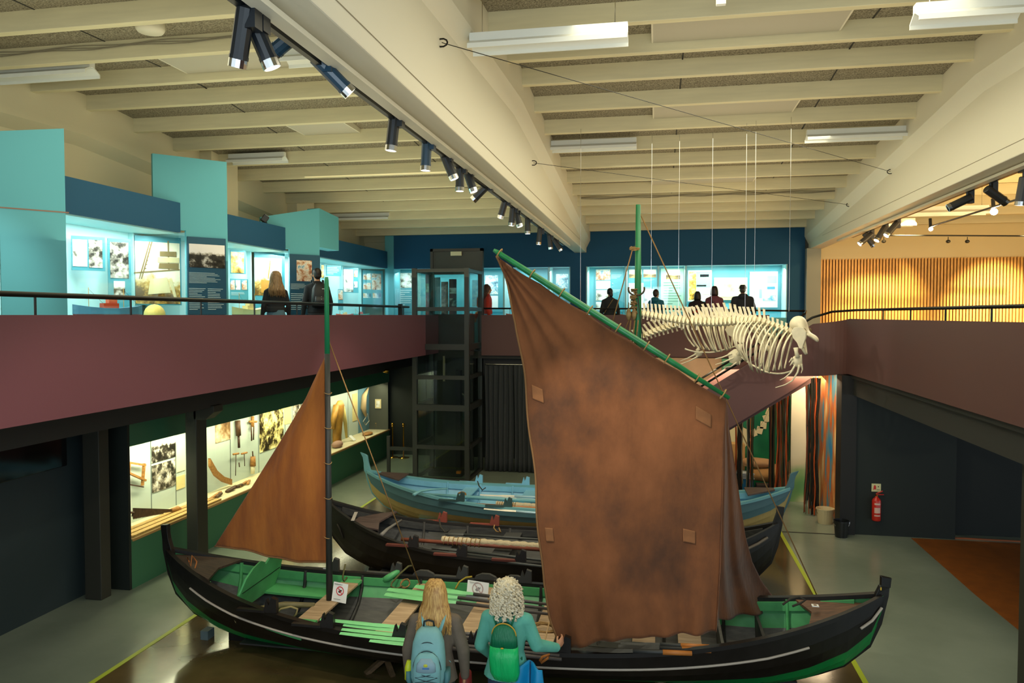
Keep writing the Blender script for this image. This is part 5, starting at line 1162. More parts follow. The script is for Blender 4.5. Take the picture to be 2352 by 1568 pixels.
# ---------------------------------------------------------------- painted niche with hanging nets
sl_w = lambda u, v, Y: at(u, v, Y=Y)
GP = photo('mural_green', ['0e5c3c', '187048', '1f8450', '2f9a50'], .8, 3, 2); CR = mat('mural_cream', 'cdbf9a', .7)
ng = struct(MB().box(1.5, 18.3, 0, 3.9, 18.4, 2.98), 'wall_niche_mural', GP, 'green painted back wall of the niche')
struct(MB().box(-1.5, 18.4, 0, 1.5, 18.5, 2.98), 'wall_under_stair', mat('beige_pink_lit', 'b89474', .7, noise=.15, nscale=1.5), 'beige wall behind the stair with pinkish light in its colour'); hill = MB(); Yh = 18.29  # pinkish light falling on this wall is put into its base colour
hill.slab([at(u, v, Y=Yh) for u, v in ((1672, 965), (1705, 975), (1725, 1010), (1700, 1040), (1672, 1045))], (0, -.01, 0))
hill.slab([at(u, v, Y=Yh) for u, v in ((1812, 860), (1862, 860), (1862, 1010), (1840, 1060), (1834, 1010), (1820, 980))], (0, -.01, 0))
tag(hill.build('mural_shape', mat('mural_pale', 'd8d0a4', .7)), 'pale painted landscape shapes on the green niche mural', 'mural')
tag(MB().slab([at(u, v, Y=18.27) for u, v in ((1822, 975), (1838, 1000), (1836, 1070), (1826, 1060))], (0, -.01, 0)).build('mural_shape', mat('mural_olive', '7a9a3c', .7)), 'olive-green painted hill at the edge of the mural', 'mural')
tag(MB().slab([at(u, v, Y=18.25) for u, v in ((1780, 1100), (1800, 1070), (1820, 1050), (1845, 1080), (1860, 1110), (1860, 1180), (1780, 1180))], (0, -.01, 0)).build('mural_shape', mat('mural_sand', 'b08a60', .7)), 'sandy painted ground low on the mural', 'mural')
def colm(u0, u1, Y, m, lab, z1=2.98, sm_=True):
    a = at(u0, 1000, Y=Y); b = at(u1, 1000, Y=Y); r = (b.x-a.x)/2
    tag(MB().lathe([(r, 0), (r, z1)], ((a.x+b.x)/2, Y+r, 0), 24).build('painted_column', m, smooth=True), lab, 'column')
cm = bpy.data.materials.new('painted_streaks'); cm.use_nodes = True; nt = cm.node_tree; b = nt.nodes['Principled BSDF']; b.inputs['Roughness'].default_value = .6
tc = nt.nodes.new('ShaderNodeTexCoord'); mp_ = nt.nodes.new('ShaderNodeMapping'); mp_.inputs['Scale'].default_value = (5, 5, .7); nt.links.new(tc.outputs['Object'], mp_.inputs[0])
nz = nt.nodes.new('ShaderNodeTexNoise'); nz.inputs['Scale'].default_value = 1.4; nz.inputs['Detail'].default_value = 5; nt.links.new(mp_.outputs[0], nz.inputs['Vector'])
rp = nt.nodes.new('ShaderNodeValToRGB')
for _ in range(3): rp.color_ramp.elements.new(.5)
for e, (p_, c_) in zip(rp.color_ramp.elements, ((.34, '2f7fb0'), (.44, '6c8a88'), (.5, 'c0602c'), (.58, 'cc8a4c'), (.68, 'e6c890'))): e.position = p_; e.color = (*lin(c_), 1)
nt.links.new(nz.outputs['Fac'], rp.inputs[0]); nt.links.new(rp.outputs[0], b.inputs['Base Color'])
a_ = at(1884, 1000, Y=15.6); b_ = at(1952, 1000, Y=15.1)
struct(MB().slab([(a_.x, 16.6, 0), (a_.x+.05, 16.6, 0), (b_.x+.05, 15.0, 0), (b_.x, 15.0, 0)], (0, 0, 2.98)), 'wall_niche_right', cm, 'niche side wall painted in orange, cream and blue streaks')
struct(MB().box(at(1855, 1000, Y=17.2).x, 17.2, 0, at(1905, 1000, Y=17.2).x, 17.26, 2.98), 'wall_niche_blue', photo('mural_bluegreen', ['0c5a68', '20707c', '56788c', '6c8ca0'], .9, 9, 2, sky=.5), 'blue and teal painted panel behind the thick net bundle')
struct(MB().box(at(1816, 1000, Y=17.0).x, 17.0, 0, at(1856, 1000, Y=17.0).x, 17.06, 2.98), 'wall_niche_cream', photo('mural_cream_green', ['2a8458', '86b070', 'e0d4b0', 'efe4c4'], .7, 14, 2, sky=.35), 'cream and green painted panel beside the net bundles')
# hanging net bundles
NETC = [mat('net_black', '17160e', .9), mat('net_olive', '3a3a1c', .9), mat('net_orange', 'b8501c', .8), mat('net_rust', '6c3418', .9), mat('net_grey', '70705c', .9)]
def net(u, w_, v0, v1, Y, lab, seed, orange=.2, n=26):
    rnd = random.Random(seed); t0 = at(u, v0, Y=Y); b0 = at(u, v1, Y=Y); b0.z = .02 if v1 > 1120 else b0.z; W = w_/FPX*(Y*.98); mb = MB()
    for i in range(n):
        x = rnd.uniform(-.5, .5)*W; y = rnd.uniform(-.5, .5)*W*.8; ph = rnd.uniform(0, 6); a = rnd.uniform(.004, .012)*W/.3; zz0 = t0.z; zz1 = b0.z+rnd.uniform(-.02, .30)*(0 if i < 6 else 1)
        k = rnd.random(); m_ = 2 if k < orange else rnd.choice((0, 0, 0, 1, 3, 4) if k < .8 else (0, 0, 1))
        P = [(t0.x+x*(1-.3*math.sin(PI*j/14))+a*math.sin(ph+j*1.3), Y+y+a*math.cos(ph+j), zz0+(zz1-zz0)*j/14) for j in range(15)]
        mb.tube(P, rnd.uniform(.007, .017)*min(1, W/.22+.3), 5, m_)
    tag(mb.build('net_bundle', NETC), lab, 'hanging net')
net(1866, 34, 868, 1172, 15.9, 'thickest net bundle with orange ropes, hanging nearest the painted wall', 1, .20, 34)
net(1800, 32, 900, 1126, 16.6, 'wide dark and orange net bundle right of the mural', 2, .12, 30)
net(1773, 16, 920, 1128, 16.9, 'slim black net bundle beside the wide one', 3, .05, 14)
net(1724, 16, 940, 1128, 17.2, 'black net bundle in front of the blue crate', 4, .03, 16)
net(1698, 18, 955, 1128, 17.3, 'olive net bundle nearest the brown sail', 5, .08, 16)
net(1816, 6, 880, 1090, 16.4, 'single dark strand hanging right of the wide net bundle', 6, 0, 3)
# garland of cards, sacks, crate, buckets, floats
gl = thing('card_garland', at(1745, 960, Y=18.28), 'string of pale cards sagging across the green mural', 'garland')
gp = [at(u, v, Y=18.28) for u, v in ((1690, 970), (1715, 985), (1740, 985), (1755, 965), (1772, 925))]
MB().tube(gp, .006, 5).build('string', NETC[1], gl)
for i, k in enumerate((.08, .22, .36, .5, .62, .76, .9)):
    c = polyl(gp, k); an = .4*math.sin(i*2.3); MB().obox(c-Vector((0, 0, .09)), (.14, .008, .17), Matrix.Rotation(an, 3, 'Y')).build('card', mat('card_cream', 'd8caa0', .7), gl)
def sack(u, v, Y, rx, rz, lab, c='c08a58'):
    p = at(u, v, Y=Y); p.z = max(p.z, rz+.02)
    mb = MB(); R = []
    for i in range(13):
        a = PI*i/12; ring = []
        for j in range(16):
            b2 = 2*PI*j/16; rr = 1+.05*math.sin(3*b2+i)
            ring.append(p+Vector((-rx*math.cos(a), .22*max(.04, math.sin(a))**.6*math.cos(b2)*rr, rz*max(.04, math.sin(a))**.6*math.sin(b2)*rr)))
        R.append(ring)
    tag(mb.rings(R).build('sack', mat('sack_'+c, '#'+c, .9, bump=.5, bscale=12), smooth=True), lab, 'sack')
sack(1738, 1062, 17.7, .33, .11, 'pale sack on top of the pile in the niche', 'c89a6c'); sack(1762, 1090, 17.6, .42, .16, 'large tan sack lower in the niche pile', 'b0824c'); sack(1790, 1078, 17.8, .2, .12, 'small sack behind the net bundles', 'b88a60')
p = at(1706, 1102, Y=17.6); cr_ = thing('crate', (p.x, 17.6, 0), 'bright blue crate with a striped cloth behind the olive net', 'crate')
MB().box(p.x-.25, 17.45, 0, p.x+.22, 17.75, p.z+.05).build('box', mat('crate_blue', '1f7fb8', .5), cr_, bevel=.01)
for k in range(4): MB().box(p.x-.26, 17.43, p.z+.06+.035*k, p.x+.23, 17.77, p.z+.08+.035*k).build('stripe', mat('stripe_white', 'd8e8f0', .6), cr_)
p = at(1770, 1112, Y=17.2); tag(MB().box(p.x-.3, 17.1, 0, p.x+.55, 17.35, p.z).build('bench', mat('dark_wood_box', '2e2018', .7), bevel=.01), 'low dark wooden box below the sacks', 'box')
p = at(1700, 1030, Y=17.9); tag(MB().box(p.x-.2, 17.8, 0, p.x+.1, 18.1, p.z+.12).build('fish_box', mat('sand_box', 'c89c60', .7), bevel=.01), 'sand-coloured block standing against the mural', 'box')
def bucket(u, v, Y, r, h, m, lab, wire_=True):
    p = at(u, v, Y=Y); t = thing('bucket', (p.x, Y, 0), lab, 'bucket')
    MB().lathe([(0, 0), (r*.8, 0), (r, h), (r*1.05, h), (r*1.05, h-.02), (r*.96, h-.02), (r*.76, .02), (0, .02)], (p.x, Y, 0), 20).build('pail', m, t, smooth=False)
    MB().tube([(p.x+r*1.03*math.cos(a), Y-.02-r*.5*math.sin(a)*.6, h-.02-r*1.0*math.sin(a)) for a in [PI*i/12 for i in range(13)]], .006, 5).build('handle', M['chrome'], t)
bucket(1895, 1178, 15.35, .16, .29, mat('bucket_cream', 'c8b890', .6), 'cream bucket beside the thick net bundle')
bucket(1932, 1224, 14.45, .13, .30, mat('bucket_black', '1a1c1e', .3), 'black bucket at the dark wall corner, nearest the camera')
def fish(u, v, Y, L, ang, m, lab):
    p = at(u, v, Y=Y); R_ = Matrix.Rotation(ang, 3, 'Y'); R = []
    for x, h in ((-.5, .02), (-.4, .12), (-.2, .2), (0, .2), (.2, .12), (.36, .05), (.44, .10), (.5, .18)): R.append([p+R_ @ Vector((x*L, .28*L*h*math.cos(a), L*h*math.sin(a))) for a in [2*PI*j/10 for j in range(10)]])
    tag(MB().rings(R).build('hanging_fish', m, smooth=True), lab, 'fish')
fm = mat('fish_silver', 'd8cca8', .4)
fish(1912, 1073, 15.9, .17, 1.2, fm, 'silver fish on the painted niche wall, lower left'); fish(1929, 1047, 15.5, .22, 1.0, mat('fish_yellow', 'd8a848', .5), 'yellow fish in the middle of the painted niche wall'); fish(1946, 1022, 15.2, .2, 1.3, fm, 'silver fish at the right edge of the painted niche wall')
# ---------------------------------------------------------------- extinguisher and its sign
p = at(2013, 1166, Y=14.58); ex = thing('fire_extinguisher', (p.x, 14.58, p.z-.25), 'red fire extinguisher on the dark wall at right', 'fire extinguisher')
zb = at(2013, 1195, Y=14.58).z; H = at(2013, 1143, Y=14.58).z-zb; r = .075
MB().lathe([(0, 0), (r*.9, 0), (r, .02), (r, H-.05), (r*.8, H-.015), (.025, H+.01), (.025, H+.03), (0, H+.03)], (p.x, 14.58, zb), 24).build('cylinder', M['red'], ex, smooth=True)
lb = mat('label_print', 'd8b0a0', .5)
mb = MB()
for z0_, z1_ in ((.72, .80), (.36, .60), (.22, .28)):
    mb.grid(lambda i, j: (p.x+(r+.002)*math.sin(-.7+1.4*i), 14.58-(r+.002)*math.cos(-.7+1.4*i), zb+H*(z0_+(z1_-z0_)*j)), 8, 1)
mb.build('label_text', lb, ex)
MB().tube([(p.x, 14.58, zb+H+.02), (p.x, 14.58, zb+H+.06)], .02, 8).build('valve', M['brass'], ex)
MB().bar((p.x-.01, 14.58, zb+H+.06), (p.x+.12, 14.58, zb+H+.065), .025, .012).build('lower_handle', M['red'], ex); MB().bar((p.x-.01, 14.58, zb+H+.075), (p.x+.10, 14.58, zb+H+.13), .025, .012).build('squeeze_lever', M['red'], ex)
MB().box(p.x-.03, 14.62, zb+H*.6, p.x+.03, 14.66, zb+H*.7).build('wall_bracket', M['black'], ex)
s0 = at(2002, 1110, Y=14.65); s1 = at(2023, 1129, Y=14.65); sg = thing('wall_sign', ((s0.x+s1.x)/2, 14.65, s1.z), 'small pale fire-extinguisher sign with a red pictogram', 'sign')
MB().box(s0.x, 14.645, s1.z, s1.x, 14.655, s0.z).build('plate', mat('sign_cream', 'd0cc98', .4), sg)
w_ = s1.x-s0.x; h_ = s0.z-s1.z
mb = MB(); mb.box(s0.x+w_*.22, 14.642, s1.z+h_*.28, s0.x+w_*.48, 14.6449, s1.z+h_*.70); mb.slab([(s0.x+w_*.27, 14.642, s1.z+h_*.70), (s0.x+w_*.43, 14.642, s1.z+h_*.70), (s0.x+w_*.38, 14.642, s1.z+h_*.85), (s0.x+w_*.32, 14.642, s1.z+h_*.85)], (0, .002, 0)); mb.bar((s0.x+w_*.20, 14.643, s1.z+h_*.2), (s0.x+w_*.26, 14.643, s1.z+h_*.75), .003, .008)
mb.build('pictogram', M['red'], sg)
mb = MB(); mb.slab([(s0.x+w_*.64, 14.642, s1.z+h_*.70), (s0.x+w_*.80, 14.642, s1.z+h_*.70), (s0.x+w_*.72, 14.642, s1.z+h_*.52)], (0, .002, 0)); mb.box(s0.x+w_*.55, 14.642, s1.z+h_*.22, s0.x+w_*.9, 14.6449, s1.z+h_*.27); mb.build('arrow', M['black'], sg)
# ---------------------------------------------------------------- lower left display: lining, photos and tools
lc = thing('display_case', (-7.9, 14, 0), 'long lower display case behind the pillars with tools and photographs', 'display case')
MB().box(-8.12, 9.74, .72, -8.10, YB, 2.12).build('case_back', M['lining'], lc)
MB().box(-8.10, 9.74, .70, -7.52, YB, .725).build('case_floor', mat('case_floor_cream', 'cbbf9c', .6), lc)
MB().box(-8.10, 9.74, 2.09, -7.62, YB, 2.11).build('case_top', mat('case_top_green', '6a8a6c', .6), lc)
MB().box(-8.10, YB-.06, .72, -7.52, YB, 2.1).build('end_panel', mat('case_end_grey', '4a4c44', .6), lc)
MB().box(-8.10, 9.74, .72, -7.62, 9.78, 2.1).build('end_panel', M['lining'], lc)
MB().box(-7.515, 9.76, .72, -7.508, YB, 2.09).build('glass_pane', M['glass'], lc)
MB().box(-7.52, 9.74, .70, -7.48, YB, .735).build('sill', mat('sill_wood', 'a8824c', .5), lc)
def LP(d=0): return (Vector((-8.10+d, 0, 0)), NX)
for u in (346, 403, 491+38, 529, 594, 655, 672, 800, 835, 851):
    y = at(u, 1050, X=-8.1).y; MB().box(-8.101, y-.006, .73, -8.096, y+.006, 2.09).build('panel_joint', mat('joint_dark', '4c5a58', .7), lc)
def wp(name, rc, m, label, cat='photograph', d=0, th=.012):
    r = rect(*rc, LP(d)); return tag(MB().slab(r, (th, 0, 0)).build(name, m), label, cat)
wp('photograph', (347, 402, 1002, 1064), BWS, 'monochrome landscape photo, upper one beside the hanging frame saw'); wp('photograph', (348, 402, 1070, 1132), BW, 'monochrome photo of people working, lower one above the long saw')
wp('caption_sheet', (404, 424, 1018, 1085), mat('panel_bright', 'f4ecc0', .5), 'bright text panel at the pillar edge, upper one', 'text panel'); wp('caption_sheet', (404, 424, 1095, 1125), mat('panel_cream', 'e4d090', .5), 'cream text panel at the pillar edge, lower one', 'text panel')
wp('photograph', (494, 528, 975, 1018), photo('print_brown2', ['5a3c20', '8a6a44', 'c8b090', 'e8dcc0'], 3, 31), 'brownish photo of a boat hull behind the pillar head'); wp('photograph', (595, 650, 935, 1040), photo('print_contrasty', ['141008', '3c3018', 'e8d890', 'fff8d0'], 4, 33, 7), 'large monochrome photo of a man among trees behind the small sail'); wp('caption_sheet', (653, 668, 935, 975), mat('panel_cream', 'e4d090', .5), 'cream text panel left of the small sail', 'text panel')
wp('photograph', (673, 692, 915, 960), BW, 'dark photo strip at the edge of the small sail'); wp('caption_sheet', (809, 820, 905, 968), mat('panel_cream', 'e4d090', .5), 'cream text strip beside the hanging coat', 'text panel')
wp('panel', (822, 850, 880, 1030), mat('panel_blue', '5c8498', .6), 'blue-grey backing panel behind the hanging sling', 'panel')
q = at(869, 927, Y=YB-.07); pf = thing('framed_print', (q.x, YB-.07, q.z-.15), 'small cream-framed print on the end panel of the lower case', 'picture')
MB().box(q.x-.09, YB-.09, q.z-.13, q.x+.09, YB-.062, q.z+.13).build('frame', mat('frame_cream', 'e0cfa0', .5), pf); MB().box(q.x-.05, YB-.095, q.z-.09, q.x+.05, YB-.089, q.z+.09).build('print', BW2, pf)
WD = wood('tool_wood', 'b07c3c', '8a5a28'); WDD = wood('tool_wood_dark', '5a3a1c', '3c2612'); IRON = mat('rusty_iron', '4a3426', .6, metal=.3, noise=.3, nscale=20)
def lq(u, v, d): return at(u, v, X=-8.10+d)
fs = thing('frame_saw', lq(310, 1090, .08), 'wooden frame saw hanging at the left end of the lower case', 'saw')
for a, b, w in (((296, 1062), (334, 1068), .03), ((296, 1086), (334, 1103), .045), ((331, 1064), (327, 1115), .04), ((297, 1060), (293, 1110), .04)): MB().bar(lq(*a, .07), lq(*b, .07), w, .03).build('frame_bar', WD, fs)
MB().bar(lq(294, 1112, .07), lq(330, 1118, .07), .012, .02).build('blade', IRON, fs)
sw = thing('hand_saw', lq(360, 1175, .2), 'long rusty crosscut saw hanging over the boards', 'saw'); A_ = -7.8
bl = [at(u, v, X=A_) for u, v in ((305, 1166), (395, 1169), (397, 1174), (305, 1190))]
MB().slab(bl, (.006, 0, 0)).build('blade', IRON, sw)
mb = MB()
for i in range(22):
    a = bl[3].lerp(bl[2], i/22*.75); b = bl[3].lerp(bl[2], (i+1)/22*.75); mb.slab([a, b, a.lerp(b, .5)-Vector((0, 0, .02))], (.006, 0, 0))
mb.build('teeth', IRON, sw)
MB().tube([at(394, 1171, X=A_), at(408, 1168, X=A_), at(424, 1174, X=A_)], [.03, .05, .03], 8).build('handle', WD, sw, smooth=True)
MB().tube([at(293, 1176, X=A_), at(306, 1177, X=A_), at(304, 1186, X=A_)], [.012, .02, .015], 8).build('handle', IRON, sw)
for k in range(3):
    a = at(296, 1228-k*8, Z=.76); b = at(420, 1182-k*5, Z=.76)
    tag(MB().bar(Vector((-7.58-.13*k, 9.80, .75)), Vector((-7.58-.13*k, 12.1, .75)), .10, .03).build('plank', wood('plank_yellow', 'c49c5c', 'a07c44')), ['front plank lying in the lower case under the long saw', 'middle plank lying in the lower case under the long saw', 'back plank lying in the lower case under the long saw'][k], 'plank')
st_ = [lq(u, v, .10) for u, v in ((478, 1070), (490, 1092), (508, 1106), (528, 1113))]; st2 = [lq(u, v, .10) for u, v in ((528, 1100), (510, 1094), (494, 1080), (478, 1052))]
tag(MB().slab(st_+st2, (.05, 0, 0)).build('boat_stem', WD), 'curved yellow wooden boat stem right of the pillar', 'boat part')
def tool(name, parts, lab, cat='tool', root_=None):
    t = thing(name, lq(*parts[0][0][0], .06), lab, cat)
    for (pts, r, m, nm) in parts: MB().tube([lq(u, v, .06) for u, v in pts], r, 8).build(nm, m, t, smooth=True)
tool('auger', [(((536, 1043), (548, 1041)), .02, WD, 'handle'), (((542, 1044), (541, 1092)), .008, IRON, 'shank')], 'longer auger with a wooden cross handle hanging in the lower case')
tool('auger', [(((555, 1042), (567, 1039)), .02, WD, 'handle'), (((561, 1042), (562, 1070)), .008, IRON, 'shank')], 'shorter auger beside the longer one in the lower case')
tool('knife', [(((549, 1062), (550, 1072)), .012, IRON, 'blade')], 'tiny hook hanging between the two augers')
tool('gouge', [(((546, 966), (548, 1000)), (.05), WDD, 'handle'), (((548, 1000), (549, 1028)), .025, IRON, 'blade')], 'long dark tapering tool hanging upper left of the two')
tool('measure', [(((580, 956), (580, 980)), .035, WD, 'stock'), (((573, 968), (589, 968)), .022, WD, 'cross_piece'), (((577, 978), (578, 1012)), .014, WDD, 'leg'), (((583, 978), (582, 1010)), .014, WDD, 'leg')], 'cross-shaped wooden tool with two legs in the lower case')
tool('brush', [(((580, 1036), (581, 1048)), .014, WDD, 'handle'), (((581, 1048), (581, 1070)), [.05, .06], WD, 'binding'), (((581, 1068), (580, 1088)), [.05, .04], mat('bristle', 'cfc4a0', .9), 'bristles')], 'bound brush hanging below the cross-shaped tool')
ct = thing('oilskin_coat', lq(778, 990, .2), 'yellow-brown oilskin coat hanging right of the dark mast', 'coat')
CO = mat('oilskin', 'a87828', .6, noise=.3, nscale=5, bump=.6, bscale=8)
MB().loft([(lq(776, 1052, .22), .08, .20), (lq(774, 1000, .22), .10, .17), (lq(776, 965, .22), .11, .20), (lq(779, 932, .22), .09, .26), (lq(781, 920, .22), .05, .10)], 14).build('body', CO, ct, smooth=True, remesh=0)
MB().tube([lq(772, 932, .22), lq(766, 965, .25), lq(766, 985, .25)], [.08, .07, .05], 10).build('sleeve', CO, ct, smooth=True); MB().tube([lq(786, 935, .22), lq(793, 970, .22), lq(796, 1005, .22)], [.07, .05, .03], 10).build('sleeve', mat('oilskin_pale', 'd8c070', .6), ct, smooth=True)
sg_ = thing('sling', lq(838, 930, .1), 'pale hide sling with a cord loop hanging on the blue-grey panel', 'sling')
MB().tube([lq(846, 890, .06), lq(836, 910, .06), lq(834, 935, .06), lq(840, 955, .06)], [.02, .08, .09, .03], 8).build('hide', mat('hide', 'c8aa80', .8), sg_, smooth=True)
MB().tube([lq(u, v, .06) for u, v in ((842, 955), (834, 968), (840, 976), (848, 966), (844, 950))], .01, 6).build('cord', mat('cord_grey', 'b8b09c', .9), sg_)
rnd = random.Random(9)
for i, (u, v, L_, hd, lab) in enumerate(((495, 1132, .5, WD, 'long wooden stick'), (530, 1125, .25, IRON, 'iron clamp'), (538, 1112, .3, WDD, 'dark mallet'), (500, 1142, .22, WDD, 'small plane'), (562, 1108, .35, WD, 'wooden vice'), (552, 1120, .15, IRON, 'small iron piece'), (572, 1098, .2, WD, 'tan wooden handle'))):
    p = at(u, v, X=-7.75); y = p.y
    tag(MB().bar((-7.72-.04*(i % 3), y-L_/2, .75), (-7.80+.05*(i % 2), y+L_/2, .77), .05+.02*(i % 2), .04).build('tool', hd, bevel=.008), lab+' lying on the floor of the lower case by the pillar', 'tool')
p = at(775, 1022, X=-7.75); tag(MB().ell((-7.75, p.y, .80), (.12, .22, .09), 14, 10).build('skin_bag', mat('skin_pink', 'a8806c', .8, bump=.5, bscale=10), smooth=True), 'pinkish skin bag on the case floor right of the dark mast', 'bag')
p = at(838, 990, X=-7.75); tag(MB().ell((-7.75, p.y+.2, .76), (.12, .26, .045), 14, 8).build('wooden_bowl', WD, smooth=True), 'flat brown wooden dish on the case floor near its far end', 'dish')
p = at(815, 1003, X=-7.7); tag(MB().slab([(-7.70, p.y-.08, .74), (-7.70, p.y+.08, .74), (-7.84, p.y+.08, .86), (-7.84, p.y-.08, .86)], (.005, 0, .005)).build('label_card', M['paper']), 'white label card leaning on the case floor', 'card')
# glossy monitor high on the slate wall, lamp on the downstand
a, b = at(5, 1022, X=-7.95), at(150, 1062, X=-7.95)
mo = thing('wall_screen', (-7.95, (a.y+b.y)/2, 2.2), 'glossy black screen mounted high on the slate wall at left', 'screen')
zt_ = zat(1002, -7.9, b.y); MB().slab([(-8.0, a.y-.8, zt_-.42), (-8.0, b.y, zt_-.42+.02), (-8.0, b.y, zt_+.1), (-8.0, a.y-.8, zt_+.1)], (.08, 0, 0)).build('screen', mat('glossy_black', '060708', .08), mo, bevel=.01)
MB().box(-8.0, a.y, zt_+.1, -7.96, b.y-.1, zt_+.16).build('bracket', M['black'], mo)
q = at(880, 851, X=-6.8); t = thing('lamp', q, 'small brass-tinted lamp under the left gallery near the lift', 'lamp'); MB().tube([q, q+Vector((.12, .05, -.02))], [.04, .06], 10).build('shade', M['brass'], t, smooth=True); MB().tube([q, q+Vector((0, 0, .12))], .01, 6).build('stem', M['black'], t)
# ---------------------------------------------------------------- ship models in the upper cases
def ship(p, L, d, hull_m, low_m, sup_m, lab, masts=2, h=.13):
    p = Vector(p); d = Vector(d).normalized(); s = Vector((-d.y, d.x, 0)); t = thing('model_ship', p, lab, 'model ship')
    def q(x, y, z): return p+d*x*L+s*y*L+Vector((0, 0, z*L))
    def hl(z0, z1, k0, k1):
        R = []
        for x in (-.5, -.44, -.3, -.1, .1, .3, .42, .5):
            w = .10*(1-abs(x*2)**3)+.004; sh = .05*(abs(x)*2)**2*(1 if k1 else 0)
            R.append([q(x*(.94 if k0 else 1), -w*(.55 if k0 else 1), z0), q(x*(.94 if k0 else 1), w*(.55 if k0 else 1), z0), q(x, w, z1+sh), q(x, -w, z1+sh)])
        return MB().rings(R)
    hl(0, .06, 1, 0).build('lower_hull', low_m, t); hl(.06, .14, 0, 1).build('upper_hull', hull_m, t)
    mb = MB(); mb.slab([q(-.1, -.05, .14), q(.12, -.05, .14), q(.12, .05, .14), q(-.1, .05, .14)], (0, 0, .07*L)); mb.slab([q(-.02, -.04, .21), q(.10, -.04, .21), q(.10, .04, .21), q(-.02, .04, .21)], (0, 0, .06*L)); mb.build('deckhouse', sup_m, t)
    for i in range(masts):
        x = -.28+.5*i; MB().tube([q(x, 0, .12), q(x, 0, .42)], .004, 5).build('mast', mat('model_mast', 'c8902c', .5), t); MB().tube([q(x, 0, .40), q(x+.25, 0, .16)], .002, 4).build('rigging', M['black'], t)
OR = mat('model_orange', 'b83c18', .4); CRM = mat('model_cream', 'd8c488', .5)
p = at(250, 715, X=-7.85); ship((-7.85, p.y, 3.95), 1.05, D38+Vector((-.3, .1, 0)), mat('model_blue', '4a7488', .4), mat('model_red', '8a2c20', .4), OR, 'red and blue model fishing vessel in the nearest upper case')
p = at(355, 705, X=-7.8); tag(MB().ell((-7.8, p.y, 4.0), (.14, .19, .17), 16, 10).build('helmet', mat('straw_yellow', 'd8b860', .8, bump=.5, bscale=14), smooth=True), 'rounded straw-coloured helmet below the sepia ship photograph', 'helmet')
p = at(570, 715, X=-7.85); ship((-7.85, p.y, 3.94), 1.15, (0, 1, 0), CRM, mat('model_brown', '6c2c1c', .4), CRM, 'cream model boat left of the long-haired visitor')
p = at(792, 712, X=-7.85); ship((-7.85, p.y, 3.94), .5, D38, OR, CRM, CRM, 'orange and cream model boat, left of two, in the farthest left case', 1); p = at(828, 712, X=-7.85); ship((-7.85, p.y, 3.94), .55, D38, mat('model_green', '3c8478', .4), CRM, OR, 'green-hulled model boat, right of two, in the farthest left case', 1)
for u, L_, lab in ((1096, .6, 'orange model boat seen through the right side of the lift'), (1182, .5, 'orange model boat left of the sail edge in the far case'), (1440, .4, 'small brownish model boats case item behind the halyard')):
    p = at(u, 716, Y=20.9); ship((p.x, 20.9, 3.95), L_, (1, 0, 0), OR, OR, CRM, lab, 1)
